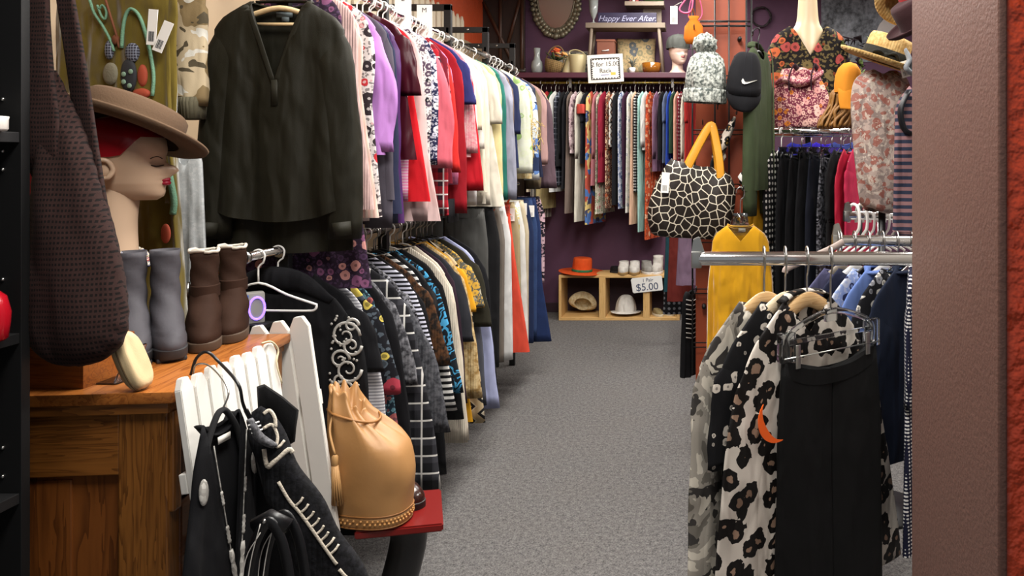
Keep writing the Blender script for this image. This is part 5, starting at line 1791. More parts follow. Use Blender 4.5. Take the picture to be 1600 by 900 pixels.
# ---------------------------------------------------------------- back wall: shelf, rail, things on them
SY = 6.25                                   # front edge of the back shelf
SHT = Z(113, SY)                            # its top
sh = thing('wall_shelf', 'long maroon shelf along the purple wall', 'shelf', (X(800, SY), SY, SHT))
x1s = X(1175, SY) - X(800, SY)
b = nb(); box(b, (0, 0, -.045), (x1s, YB - SY, 0), .004); obj('shelf_board', b, solid('#4c1c2e', .4, name='maroon_paint'), sh, False)
for px in (888, 1050):
    xx = X(px, SY) - X(800, SY)
    b = nb(); box(b, (xx - .012, YB - SY - .02, -.3), (xx + .012, YB - SY, -.045)); box(b, (xx - .012, .08, -.075), (xx + .012, YB - SY, -.045)); box(b, (xx - .01, .09, -.12), (xx + .01, .12, -.07)); obj('shelf_bracket', b, solid('#8c8a88', .5, .4), sh, False)
RY, RZ = 6.355, Z(129, 6.355)
rr = thing('back_rail', 'brass coloured rail under the maroon shelf', 'rail', (X(826, RY), RY, RZ))
b = nb(); tube(b, [(0, 0, 0), (X(1175, RY) - X(826, RY), 0, 0)], .0125, 12); obj('rail_tube', b, solid('#b29a4c', .3, .9, name='brass'), rr)
GB = 'clothes on the back rail'
FL = lambda a, b_, c, s=1.0, c4=None: cloth('floral', a, b_, c, s, c4=c4)
BACK = [  # pixel x, label, category, material, bottom pixel y, kind
    (838, 'beige printed blouse', 'blouse', FL('#c4b49c', '#8a745c', '#d8ccb8'), 300, 1),
    (845, 'black and white striped tunic', 'tunic', cloth('vstripe', '#17161a', '#c9c2b4', s=1.2), 342, 1),
    (853, 'khaki beige long coat', 'coat', S('#a8986a'), 327, 1),
    (861, 'dark red tee', 'shirt', S('#8f1c20'), 250, 1),
    (867, 'forest green top', 'blouse', S('#1c4a2c'), 235, 1),
    (873, 'white sleeveless blouse', 'blouse', S('#dcdcd8'), 300, 0),
    (879, 'charcoal windowpane check dress', 'dress', cloth('check', '#2f323c', '#8a8f9c', s=1.0), 290, 0),
    (886, 'black knit top', 'sweater', S('#121215'), 260, 1),
    (892, 'black cardigan', 'cardigan', S('#17161a'), 295, 1),
    (898, 'taupe skirt dress', 'dress', S('#6e6058'), 333, 0),
    (905, 'dusty floral blouse', 'blouse', FL('#a78e92', '#5f4a52', '#d2bfc0'), 240, 1),
    (913, 'long off white cardigan', 'cardigan', S('#cfcabb'), 346, 1),
    (922, 'navy tee with coral patch', 'shirt', S('#14161f'), 256, 1),
    (930, 'multicoloured striped dress', 'dress', cloth('camo', '#4a6ea8', '#c8b070', '#a84a3a', .6, c4='#3a3a50'), 350, 0),
    (938, 'dusty rose blouse', 'blouse', S('#a86a70'), 290, 1),
    (944, 'cream floral skirt dress', 'dress', FL('#ded2c0', '#a86a6a', '#7a8a6a'), 334, 0),
    (950, 'crimson tunic', 'tunic', S('#861a30'), 285, 1),
    (957, 'rust brown floral dress', 'dress', FL('#4a1a14', '#a85a3a', '#d8b898', 1.2), 325, 0),
    (964, 'black and white zigzag blouse', 'blouse', cloth('zigzag', '#e2ded6', '#1a1a1c', '#a86a4a', .8), 230, 1),
    (970, 'black long dress', 'dress', S('#131318'), 320, 0),
    (977, 'blue and white floral dress', 'dress', FL('#d8dce4', '#3a4a72', '#6a7aa0', 1.1), 326, 0),
    (984, 'plum dress', 'dress', S('#34182e'), 320, 0),
    (991, 'white and grey floral dress', 'dress', FL('#e0ded8', '#8a9098', '#b5b8a8', 1.1), 332, 0),
    (997, 'pale peach top', 'blouse', S('#d8b094'), 350, 0),
    (1002, 'black polka dot dress', 'dress', cloth('dots', '#121214', '#e6e4e0', s=.9), 300, 0),
    (1008, 'mint green dress', 'dress', S('#9cc4bc'), 362, 0),
    (1014, 'white cropped cardigan', 'cardigan', S('#d6d6d0'), 235, 1),
    (1020, 'orange and rust floral dress', 'dress', FL('#c0522c', '#e0b490', '#7a2a1c'), 374, 0),
    (1030, 'mauve pinstriped blouse', 'blouse', cloth('pinstripe', '#6f5068', '#97788e', s=1.2), 268, 1),
    (1039, 'black tee', 'shirt', S('#101013'), 250, 1),
    (1045, 'slate blue tee', 'shirt', S('#55607a'), 255, 1),
    (1051, 'royal blue top', 'blouse', S('#1c3a94'), 258, 1),
    (1057, 'dark green top', 'blouse', S('#27402c'), 240, 1),
    (1062, 'peach pink dress', 'dress', S('#dca48e'), 250, 0),
    (1068, 'burgundy dress with white dots', 'dress', cloth('dots', '#6a1424', '#e6dcd8', s=.7), 300, 0),
    (1074, 'ivory blouse', 'blouse', S('#cfc6b4'), 290, 1),
    (1080, 'tomato red blouse', 'blouse', S('#9e2420'), 300, 1),
]
prev = 'wall rack'
for i, (px, lab, cat, m, by, slv) in enumerate(BACK):
    x = X(px + 1, RY)
    L = (RZ - .08) - Z(by, RY - .1)
    full = fit(f'{lab} on the back rail, next after the {prev}', f'{lab} on the back rail after the {prev}')
    yaw = R(72 + RND.uniform(-1, 1))
    g = garment(cat, full, cat, (x, RY + RND.uniform(-.015, .01), RZ - .078), yaw, m, GB, parts=False, sl=(min(.5, L * .8) if slv and i % 3 else .2) if slv else 0, sw=RND.uniform(.15, .18), hw=RND.uniform(.15, .21), L=max(.3, L),
                d=.0092, dh=.0102, fold=.0025, drop=.06, nw=.07, wr=.001, ry=.0088, out=.02, N=24, levels=9)
    hanger('white' if i % 3 == 1 else 'wire', f'{"white" if i % 3 == 1 else "wire"} hanger holding the {lab}', (x, g.location.y, RZ), yaw, .12, 'hangers on the back rail')
    if lab.startswith('navy tee'):
        b = nb(); box(b, (-.205, -.03, -.2), (-.12, .03, -.12), .006); plabel(obj('patch', b, S('#e2584c'), g), 'coral fabric patch')
    prev = lab

# shelves' contents
DSY = 6.36


def shelf_pt(px, Y=DSY):
    return (X(px, Y), Y, SHT)


gv = thing('glass_vase', 'clear cut glass vase beside the basket of orange flowers', 'vase', shelf_pt(839))
b = nb(); lathe(b, [(.001, 0), (.03, 0), (.045, .02), (.052, .06), (.046, .1), (.03, .12), (.024, .16), (.03, .22), (.027, .22), (.02, .16), (.026, .12), (.04, .1), (.046, .06), (.04, .025), (.001, .012)], 18); obj('vase_body', b, solid('#c9cfcc', .15, name='pressed_glass', Transmission_Weight=.55), gv)
bs = thing('flower_basket', 'tilted wicker basket of orange silk flowers on the maroon shelf', 'basket', shelf_pt(862), rot=(0, R(14), 0))
b = nb(); lathe(b, [(.001, .004), (.055, .006), (.075, .05), (.085, .11), (.08, .115), (.07, .05), (.001, .02)], 20); obj('basket_body', b, cloth('check', '#8a7048', '#4a3a22', s=3), bs)
b = nb(); tube(b, catmull([(-.08, 0, .1), (-.06, 0, .2), (0, 0, .245), (.06, 0, .2), (.08, 0, .1)], 4), .006, 6); obj('handle', b, solid('#7a623e', .8), bs)
rnd = random.Random(21)
for k in range(16):
    a, r_ = rnd.uniform(0, 6.3), rnd.uniform(0, .085)
    c = (r_ * math.cos(a), r_ * math.sin(a) * .7, .165 + rnd.uniform(0, .06) - r_ * .3)
    b = nb()
    for q in range(6):
        aa = 2 * PI * q / 6
        ball(b, (c[0] + .013 * math.cos(aa), c[1] + .013 * math.sin(aa), c[2]), .013, 6, 1, 1, .6)
    obj('flower', b, solid(('#d8642c', '#e08a4a', '#e6b06a', '#c84e2a')[k % 4], .8), bs)
b = nb()
for k in range(14):
    a = rnd.uniform(0, 6.3)
    tube(b, [(0, 0, .1), (.06 * math.cos(a), .05 * math.sin(a), .15), (.1 * math.cos(a), .08 * math.sin(a), .135 + rnd.uniform(0, .05))], [.004, .016, .002], 5, True, .25)
obj('leaves', b, solid('#4a5a38', .8), bs)
pc = thing('framed_picture', 'pale framed picture of dark leaves behind the cream pitchers', 'picture', (X(896, 6.54), 6.54, SHT), rot=(R(-8), 0, 0))
b = nb(); box(b, (-.15, -.012, 0), (.15, .012, .225), .004); obj('frame', b, solid('#8c8478', .5), pc, False)
b = nb(); box(b, (-.135, -.014, .015), (.135, -.0115, .21)); obj('print', b, FL('#b9b4a6', '#3c4448', '#6a7068', .5), pc, False)
pcol = solid('#c4b68a', .4, var=.08, name='cream_ceramic')
pt = thing('pitcher', 'cream ceramic pitcher with a curved lip on the maroon shelf', 'pitcher', shelf_pt(903))
b = nb(); lathe(b, [(.001, 0), (.055, 0), (.06, .01), (.066, .07), (.076, .15), (.07, .165), (.065, .15), (.055, .06), (.001, .02)], 24, (0, 0, 0), 1, .8); obj('pitcher_body', b, pcol, pt)
b = nb(); tube(b, catmull([(-.066, 0, .15), (-.07, 0, .19), (-.02, 0, .205), (.03, 0, .19), (.06, 0, .165)], 4), .016, 8, True, .4); obj('pitcher_lip', b, pcol, pt)
pt = thing('planter', 'slim cream ceramic planter leaning beside the pitcher', 'planter', shelf_pt(886, 6.40), rot=(0, R(10), 0))
b = nb(); lathe(b, [(.001, 0), (.045, 0), (.046, .01), (.036, .1), (.03, .16), (.026, .16), (.03, .1), (.001, .02)], 20, (0, 0, .006)); obj('planter_body', b, pcol, pt)
tr = thing('trinket', 'small dark carved ornament at the shelf end by the wood lattice', 'ornament', shelf_pt(814, 6.33))
b = nb(); ball(b, (0, 0, .022), .02, 10, 2.2, 1, 1); ball(b, (.03, 0, .035), .014, 8); obj('ornament_body', b, solid('#2a2018', .5), tr)

# stepped wooden stand
WSH = solid('#77695a', .6, var=.1, name='grey_wood')
sd_ = thing('plant_stand', 'grey wooden stepped display stand on the maroon shelf', 'stand', (X(978, DSY), DSY, SHT))
o0 = X(978, DSY)
zA, zB = Z(42, DSY) - SHT, Z(7.5, DSY) - SHT
b = nb(); box(b, (X(917, DSY) - o0, -.08, zA - .022), (X(1040, DSY) - o0, .13, zA + .022), .003); obj('lower_board', b, WSH, sd_, False)
b = nb(); box(b, (X(977, DSY) - o0, -.06, zB - .018), (X(1038, DSY) - o0, .13, zB + .018), .003); obj('upper_board', b, WSH, sd_, False)
b = nb(); box(b, (X(1004, DSY) - o0, .06, zA + .022), (X(1033, DSY) - o0, .08, zB - .018)); obj('riser', b, WSH, sd_, False)
for (pa_, pb_) in ((926, 921), (1030, 1036)):
    for yy in (-.06, .11):
        b = nb(); tube(b, [(X(pa_, DSY) - o0, yy, zA - .02), (X(pb_, DSY) - o0, yy, .0)], .014, 8); obj('leg', b, WSH, sd_)
sg = thing('script_sign', 'dark purple block sign with Happy Ever After in silver script', 'sign', (X(981, DSY), DSY - .03, SHT + zA + .022))
hgt = (Z(21.5, DSY) - Z(38, DSY))
b = nb(); box(b, (-.25, -.02, 0), (.25, .02, hgt), .003); obj('sign_block', b, solid('#1c1236', .5, name='dark_purple_paint'), sg, False)
text('lettering', 'Happy Ever After.', .068, solid('#9a9ab4', .5, .3), sg, (0.0, -.021, hgt / 2 - .006), shear=.35)
gb_ = thing('glass_goblet', 'tall clear glass goblet on the grey stand', 'goblet', (X(928.5, DSY), DSY - .04, SHT + zA + .022))
b = nb(); lathe(b, [(.001, 0), (.034, 0), (.03, .004), (.007, .012), (.006, .035), (.018, .055), (.034, .1), (.042, .21), (.04, .21), (.031, .1), (.012, .06), (.001, .055)], 20); obj('goblet_body', b, solid('#c9cfcc', .15, name='pressed_glass', Transmission_Weight=.55), gb_)
for (px, c, lab, w, h) in ((986, '#5a1418', 'dark red book standing on the grey stand', .022, .2), (991, '#d8c4b0', 'cream book standing beside the dark red book', .02, .19), (996, '#7a1c1c', 'crimson book beside the cream book', .025, .21)):
    bk = thing('book', lab, 'book', (X(px, DSY), DSY, SHT + zB + .018), group='books on the grey stand')
    b = nb(); box(b, (-w / 2, -.05, 0), (w / 2, .09, h), .002); obj('cover', b, solid(c, .5), bk, False)
    b = nb(); box(b, (-w / 2 + .003, -.046, .004), (w / 2 - .003, .092, h - .004)); obj('pages', b, solid('#d8d0c0', .8), bk, False)
gbw = thing('bowl', 'shallow green glazed bowl on top of the grey stand', 'bowl', (X(1021, DSY), DSY, SHT + zB + .018))
b = nb(); lathe(b, [(.001, .002), (.05, .0), (.09, .02), (.11, .05), (.105, .05), (.08, .024), (.001, .012)], 24); obj('bowl_body', b, solid('#5f8a5c', .2), gbw)
bxw = thing('wooden_box', 'reddish brown box under the grey stand', 'box', shelf_pt(947.5, DSY))
b = nb(); box(b, (-.075, -.05, 0), (.075, .06, .27), .004); obj('box_body', b, solid('#74402c', .6, var=.1), bxw, False)
b = nb(); box(b, (-.08, -.055, .27), (.08, .065, .288), .003); obj('box_lid', b, solid('#7c4630', .6, var=.1), bxw, False)
b = nb(); tube(b, [(-.03, -.052, .19), (.02, -.053, .194), (.028, -.052, .199)], .006, 6); plabel(obj('paper_scrap', b, solid('#e6e2da', .7), bxw), 'white paper scrap')
cu = thing('cushion', 'beige cushion with grey flower print under the grey stand', 'cushion', shelf_pt(993, 6.49), rot=(R(-10), 0, 0))
b = nb()
n = 20
rings = []
for j in range(9):
    t = -1 + 2 * j / 8
    th_ = .055 * (1 - t ** 2) ** .5 + .002
    s_ = 1 - .03 * (1 - abs(t))
    rings.append([(.172 * s_ * sgn(math.cos(a)) * abs(math.cos(a)) ** .4 * (1 - .1 * (1 - t * t) * 0), t * .055, .17 + .165 * s_ * sgn(math.sin(a)) * abs(math.sin(a)) ** .4) for a in [2 * PI * k / n for k in range(n)]])
b.free(); b = nb()
N_ = 16
grid = {}
for sidev in (-1, 1):
    vs_ = []
    for i in range(N_ + 1):
        row = []
        for j in range(N_ + 1):
            u, v_ = -1 + 2 * i / N_, -1 + 2 * j / N_
            dep = .065 * ((1 - u * u) * (1 - v_ * v_)) ** .5
            pinch = 1 - .07 * (1 - u * u) * 0
            x = u * .175 * (1 - .06 * (1 - v_ * v_) ** 1 * 0 - .05 * (1 - abs(v_)) * abs(u))
            z = .172 + v_ * .17 * (1 - .05 * (1 - abs(u)) * abs(v_))
            row.append(b.verts.new((x, sidev * dep, z)))
        vs_.append(row)
    for i in range(N_):
        for j in range(N_):
            b.faces.new((vs_[i][j], vs_[i + 1][j], vs_[i + 1][j + 1], vs_[i][j + 1]))
bmesh.ops.remove_doubles(b, verts=b.verts, dist=1e-5)
obj('cushion_cover', b, FL('#bba47a', '#5f6468', '#d8ccaa', .45, '#8a8468'), cu)
ab = thing('amber_bowl', 'amber glass bowl at the foot of the grey stand', 'bowl', shelf_pt(1018, 6.32))
b = nb(); lathe(b, [(.001, .002), (.06, 0), (.075, .02), (.085, .085), (.078, .085), (.068, .022), (.001, .012)], 20); obj('bowl_body', b, solid('#a3631c', .12, spec=.8, name='amber_glass', Transmission_Weight=.4), ab)
pp = thing('potted_plant', 'tiny plant in a white pot before the beige cushion', 'plant', shelf_pt(988, 6.31))
b = nb(); lathe(b, [(.001, 0), (.02, 0), (.028, .045), (.024, .045), (.001, .03)], 16); obj('pot', b, WHITEP, pp)
b = nb()
for k in range(12):
    a = 2.4 * k
    tube(b, [(0, 0, .04), (.02 * math.cos(a), .02 * math.sin(a), .08 + .004 * k), (.05 * math.cos(a), .035 * math.sin(a), .09 + .006 * k)], [.003, .012, .002], 5, True, .3)
obj('leaves', b, solid('#5a5f58', .7), pp)
# display head with the grey cap
hh = thing('mannequin_bust', 'pale mannequin head with pink lips wearing a grey cap', 'mannequin', shelf_pt(1060, 6.34), R(-62))
hb = head_bm()
bmesh.ops.translate(hb, verts=hb.verts, vec=(0, 0, .075))
lathe(hb, [(.075, 0), (.07, .012), (.05, .035), (.045, .08), (.05, .13)], 24, (-.02, 0, 0))
obj('head', hb, solid('#d8b8a8', .4, name='pale_mannequin'), hh)
b = nb()
for dz, r_ in ((.0575, .007), (.067, .006)):
    tube(b, [(.0975 - .05 * (y / .024) ** 2 * .42, y, .075 + dz) for y in [-.022 + .0044 * k for k in range(11)]], [r_ * max(.15, 1 - (abs(-.022 + .0044 * k) / .024) ** 2) for k in range(11)], 6)
plabel(obj('lips', b, solid('#b05a60', .4), hh), 'pink lips')
gc = thing('newsboy_hat', 'grey cloth cap with short brim on the pale mannequin head', 'cap', (X(1060, 6.34), 6.34, SHT + .075 + .142), R(-62))
GCM = S('#4a4c48')
b = nb(); lathe(b, [(.112, -.006), (.114, .02), (.11, .06), (.09, .095), (.05, .115), (.001, .12)], 28, (-.008, 0, 0), 1, .88); obj('cap_crown', b, GCM, gc)
b = nb(); prism(b, [(.1 * math.cos(a), .1 * math.sin(a)) for a in [R(-75 + 150 * k / 12) for k in range(13)]] + [(.06 * math.cos(a) + .02, .085 * math.sin(a)) for a in [R(75 - 150 * k / 12) for k in range(13)]], -.004, .004)
bmesh.ops.rotate(b, verts=b.verts, cent=(0, 0, 0), matrix=Matrix.Rotation(R(90), 3, 'X'))
bmesh.ops.rotate(b, verts=b.verts, cent=(0, 0, 0), matrix=Matrix.Rotation(R(12), 3, 'Y'))
bmesh.ops.translate(b, verts=b.verts, vec=(.055, 0, -.002)); obj('cap_brim', b, GCM, gc)
b = nb(); ball(b, (-.008, 0, .12), .008, 8); obj('cap_button', b, GCM, gc)

# the rack price sign
ps = thing('price_sign', 'white sign with wavy black border pricing the back rail', 'sign', (X(946, 6.24), 6.238, Z(107, 6.24)), rot=(0, R(-3), 0))
w_, h_ = .15, .118
b = nb(); box(b, (-w_, -.004, -h_), (w_, .004, h_), .002); obj('sign_board', b, solid('#e6e2da', .6), ps, False)
b = nb()
for (x0, z0, x1, z1) in ((-.12, .085, .12, .085), (.12, .085, .12, -.09), (.12, -.09, -.12, -.09), (-.12, -.09, -.12, .085)):
    tube(b, [(x0, -.0045, z0), (x1, -.0045, z1)], .0038, 4)
    nk = 9
    for k in range(nk):
        t = (k + .5) / nk
        cxp, czp = x0 + (x1 - x0) * t, z0 + (z1 - z0) * t
        ball(b, (cxp * .94, -.0045, czp * .92), .006, 5, 1, .2, 1)
INK = solid('#2a2622', .7)
obj('wavy_border', b, INK, ps)
text('lettering', '2 for 15.00', .052, INK, ps, (0, -.005, .035))
text('lettering', 'Rack', .052, INK, ps, (0, -.005, -.02))
b = nb(); box(b, (-.04, -.0052, -.056), (.03, -.004, -.052)); obj('underline', b, solid('#6a70a8', .7), ps, False)
b = nb(); box(b, (.045, -.0052, -.058), (.085, -.004, -.035), .001); plabel(obj('sticker', b, solid('#e0b04a', .6), ps, False), 'yellow sticker')

# mirror, wreath, wood lattice
mr = thing('mirror', 'oval mirror in an ornate leafy pewter frame on the purple wall', 'mirror', (X(869, YB), YB - .004, Z(-6, YB)))
mw, mh_ = 28 * YB / F, 50 * YB / F
b = nb(); loft(b, [[(mw * 1.03 * math.cos(a), -.012, mh_ * 1.03 * math.sin(a)) for a in [2 * PI * k / 48 for k in range(48)]], [(mw * 1.03 * math.cos(a), 0, mh_ * 1.03 * math.sin(a)) for a in [2 * PI * k / 48 for k in range(48)]]]); obj('glass', b, solid('#e8e8ea', .02, 1.0, name='mirror_glass'), mr, False)
PEW = solid('#7c7764', .4, .6, bump=.5, bscale=60, name='pewter')
b = nb(); tube(b, [(mw * 1.04 * math.cos(a), -.016, mh_ * 1.04 * math.sin(a)) for a in [2 * PI * k / 48 for k in range(49)]], .009, 8)
rnd = random.Random(9)
for k in range(46):
    a = 2 * PI * k / 46
    for j in range(2):
        rr_ = 1.16 + .16 * j
        ball(b, (mw * (rr_ + .04) * math.cos(a + .07 * j), -.016, mh_ * (rr_ - .06) * math.sin(a + .07 * j)), .024 + rnd.uniform(-.004, .006), 6, 1, .6, 1)
obj('frame', b, PEW, mr)
wr_ = thing('wreath', 'dark twig wreath on the purple wall beside the mannequin', 'wreath', (X(1189, YB), YB - .02, Z(27, YB)))
b = nb()
for j in range(6):
    p0 = rnd.uniform(0, 6)
    tube(b, [((.085 + .008 * math.sin(5 * a + p0)) * math.cos(a), .012 * math.cos(4 * a + p0) - .004, (.085 + .008 * math.sin(5 * a + p0)) * math.sin(a)) for a in [2 * PI * k / 40 for k in range(41)]], .0045, 5)
obj('twigs', b, solid('#241a1c', .8), wr_)
lt = thing('wood_lattice', 'dark carved wood lattice panel standing in the corner', 'panel', (X(785, 6.5), 6.52, 0))
DKWD = oak('#120a07', '#2c1a10', 'z', .6, .6)
b = nb(); box(b, (-.19, .0, 0), (.19, .03, 2.9), .003); obj('panel_board', b, DKWD, lt, False)
for (xa, za, xb, zb) in ((-.17, 2.75, .12, 2.15), (.16, 2.8, .04, 2.35), (-.02, 2.9, -.02, 2.1), (-.14, 2.45, -.14, 2.0), (.17, 2.85, .17, 1.9)):
    b = nb(); tube(b, [(xa, -.01, za), (xb, -.01, zb)], .016, 6); obj('slat', b, oak('#2a170d', '#4a2c1a', 'z', .6, .5), lt)

# ---------------------------------------------------------------- cubby with shoes and hats on the floor
CYF = 6.27
cz0 = 0.0
ctop = Z(430, CYF)
cu_ = thing('cubby_shelf', 'low pale wood cubby shelf against the purple wall', 'shelf', (X(873, CYF), CYF, 0))
PINE = oak('#b98f52', '#d6b075', 'x', .5, .5)
PINEZ = oak('#b98f52', '#d6b075', 'z', .5, .5)
c0 = X(873, CYF)
cw_ = X(1062, CYF) - c0
b = nb(); box(b, (0, 0, ctop - .022), (cw_, .3, ctop), .002); obj('cubby_top', b, PINE, cu_, False)
b = nb(); box(b, (0, 0, 0), (cw_, .3, .022), .002); obj('cubby_floor', b, PINE, cu_, False)
for (pa_, pb_) in ((873, 877), (936, 946), (1005, 1015), (1058, 1062)):
    b = nb(); box(b, (X(pa_, CYF) - c0, 0, .022), (X(pb_, CYF) - c0, .3, ctop - .022), .001); obj('divider', b, PINEZ, cu_, False)
b = nb(); box(b, (0, .295, 0), (cw_, .305, ctop)); obj('back_panel', b, solid('#2a1420', .7), cu_, False)
ORG = S('#d4501c', wr=.3)
hat1 = brim_hat('sun_hat', 'orange wide brimmed hat with green band on the cubby', (X(905, CYF) , CYF + .14, ctop + .012), (R(0), R(4), 0), ORG, .2, .085, .12, flat=True, curl=.0, band=.02, band_m=S('#2c6a44'), droop=.0)
hat2 = brim_hat('straw_hat', 'folded natural straw hat in the first cubby hole', (X(906, CYF), CYF + .15, .11), (R(-68), R(16), R(14)), cloth('melange', '#b59e74', '#d6c5a0', s=.5), .125, .075, .07, flat=False, curl=.02, sy=.8, ry=.55, droop=-.05)
hat3 = brim_hat('sun_hat', 'white cloth sun hat in the middle cubby hole', (X(975, CYF), CYF + .15, .05), (R(-5), 0, 0), S('#dcd8d0', wr=.7), .132, .092, .14, flat=False, curl=-.004, droop=.006, dome=True)
SHW, SHG, SHB = S('#d8d4cc', rough=.6), S('#8d8a84'), S('#8a7a54')
sp = [(.014, .048, .115, .044), (.035, .05, .118, .046), (.06, .048, .1, .045), (.085, .048, .06, .042), (.105, .05, .046, .041)]
boot('canvas_shoe', 'white canvas shoe on the cubby, beside the black slipper', (X(973, CYF), CYF + .11, ctop), R(-92), SHW, solid('#9a7a4a', .7), .1, sp, group='shoes on the cubby')
boot('canvas_shoe', 'white canvas shoe on the cubby, beside the grey sneaker', (X(990, CYF), CYF + .11, ctop), R(-88), SHW, solid('#9a7a4a', .7), .1, sp, group='shoes on the cubby')
boot('sneaker', 'grey sneaker on the cubby above the price sign', (X(1008, CYF), CYF + .13, ctop), R(-70), SHG, solid('#e0ddd6', .6), .1, sp, group='shoes on the cubby')
boot('sneaker', 'pale grey high sneaker at the end of the cubby top', (X(1027, CYF), CYF + .13, ctop), R(-100), S('#bdb8b0'), solid('#e6e3dd', .6), .1, sp[:-1] + [(.1, .05, .052, .043), (.15, .052, .046, .042)], group='shoes on the cubby')
boot('slipper', 'black slipper lying between the orange hat and white shoes', (X(957, CYF), CYF + .15, ctop), R(-20), S('#131114'), solid('#131114', .8), .1, [(.01, .04, .09, .034), (.03, .04, .085, .034), (.045, .036, .06, .03), (.055, .03, .04, .026)])
boot('sandal', 'olive leather sandal in the last cubby hole', (X(1024, CYF), CYF + .12, .022), R(-60), SHB, solid('#c9c0a8', .7), .1, [(.012, .04, .1, .034), (.03, .04, .095, .033), (.045, .035, .07, .03), (.055, .03, .05, .028)], group='sandals in the cubby')
boot('sandal', 'dark olive sandal behind its pair in the last cubby hole', (X(1040, CYF), CYF + .15, .022), R(-55), S('#4a3f2c'), solid('#c9c0a8', .7), .1, [(.012, .04, .1, .034), (.03, .04, .095, .033), (.05, .035, .07, .03), (.07, .03, .05, .028)], group='sandals in the cubby')
s5 = thing('price_sign', 'white card pricing shoes hung on the cubby edge', 'sign', (X(1011, CYF) , CYF - .012, Z(444, CYF)), rot=(0, R(-5), 0))
b = nb(); prism(b, [(-.125, -.055), (-.115, -.065), (.125, -.06), (.132, -.05), (.132, .055), (.12, .065), (-.12, .062), (-.132, .05)], -.004, .004, .001); obj('sign_card', b, solid('#dcdcd8', .6), s5, False)
PEN = solid('#3c4660', .6)
text('lettering', '1 Pair', .04, PEN, s5, (.01, -.005, .036))
text('lettering', '$5.00', .085, PEN, s5, (.0, -.005, -.022))

# ---------------------------------------------------------------- black grid on the orange column and what hangs on it
GY = 3.335
gr = thing('grid_panel', 'black wire grid panel fixed on the orange column', 'grid panel', (X(1124, GY), GY, 0))
g0 = X(1124, GY)
b = nb()
gx0, gx1 = X(1082, GY) - g0, X(1174, GY) - g0
zt_, zb_ = 2.3, Z(585, GY)
for px in (1082, 1117, 1139, 1166, 1174):
    xx = X(px, GY) - g0
    tube(b, [(xx, .0, zb_), (xx, .0, zt_)], .0046, 6)
z = zb_
for py in (-40, -33, 34, 41, 118, 125, 203, 210, 288, 295, 372, 379, 452, 459, 536, 543):
    zz_ = Z(py, GY)
    tube(b, [(gx0, .006, zz_), (gx1, .006, zz_)], .0028, 6)
obj('wire_grid', b, BLACKM, gr)
for (px, py, ln) in ((1098, 196, .11), (1121, 172, .1), (1085, 52, .1), (1146, 100, .12), (1150, 180, .09), (1156, 293, .30), (1175, 58, .07), (1083, 440, .06), (1083, 470, .06), (1088, 452, .07)):
    b = nb()
    xx, zz_ = X(px, GY) - g0, Z(py, GY)
    tube(b, catmull([(xx, .008, zz_ + .012), (xx, -.006, zz_ + .006), (xx, -ln * .6, zz_), (xx, -ln, zz_ + .004), (xx, -ln - .008, zz_ + .02)], 4), .0028, 6)
    obj('grid_hook', b, BLACKM, gr)
for px in (1100, 1156):
    b = nb(); xx = X(px, GY) - g0; tube(b, [(xx, .045, Z(60, GY)), (xx, 0, Z(60, GY))], .01, 8); tube(b, [(xx, .045, Z(480, GY)), (xx, 0, Z(480, GY))], .01, 8); obj('grid_bracket', b, BLACKM, gr)
for (py, pxa, pxb) in ((34, 1094, 1172), (41, 1094, 1172)):
    b = nb(); tube(b, [(X(pxa, GY) - g0, -.02, Z(py, GY)), (X(pxb, GY) - g0, -.02, Z(py, GY))], .003, 6); obj('cross_bar', b, BLACKM, gr)

# giraffe print tote
TY_ = 3.17
tt = thing('tote_bag', 'giraffe print tote bag with mustard handles on the orange column', 'bag', (X(1078, TY_), TY_, Z(372, TY_)), rot=(0, R(4), R(6)))
o_x, o_z = X(1078, TY_), Z(372, TY_)
GIR = cloth('giraffe', '#1f1813', '#d5cbb8', s=1.75, wr=.4, rough=.6)
rows = [(372, 1030, 1120, .02), (368, 1018, 1132, .05), (350, 1011, 1140, .065), (325, 1010, 1144, .07), (300, 1016, 1145, .065), (280, 1026, 1142, .055), (268, 1034, 1136, .04), (261, 1040, 1128, .03)]
pa = catmull([(X(l, TY_) - o_x, X(r, TY_) - o_x, Z(y, TY_) - o_z) for y, l, r, d in rows], 3)
pb = catmull([(d, 0, 0) for y, l, r, d in rows], 3)
rings = []
for q, dd in zip(pa, pb):
    c, w = (q[0] + q[1]) / 2, (q[1] - q[0]) / 2
    hz = q[2] / .3
    rings.append([(c + w * sgn(math.cos(a)) * abs(math.cos(a)) ** .6, dd[0] * (1 + .08 * math.sin(5 * a)) * sgn(math.sin(a)) * abs(math.sin(a)) ** .7 + .006 * math.sin(4 * a + 7 * hz), q[2] + hz * .012 * math.sin(6 * a) - max(0, hz - .6) * .05 * math.cos(a)) for a in [2 * PI * k / 40 for k in range(40)]])
b = nb(); loft(b, rings, (True, True)); obj('bag_body', b, GIR, tt)
MUS = solid('#d08f1e', .5, bump=.2, name='mustard_leather')
for yy in (-.036, .03):
    b = nb()
    P_ = lambda px, py: (X(px, TY_) - o_x, yy * (1 - .6 * max(0, (262 - py) / 67)), Z(py, TY_) - o_z)
    tube(b, catmull([P_(1058, 282), P_(1070, 252), P_(1083, 222), P_(1095, 198), P_(1101, 196), P_(1108, 220), P_(1115, 252), P_(1120, 290)], 5), .0175, 8, True, .16, up=(0, 1, 0))
    obj('handle', b, MUS, tt)
price_tag(tt, (X(1032, TY_) - o_x, -.075, Z(272, TY_) - o_z), .033, .085)

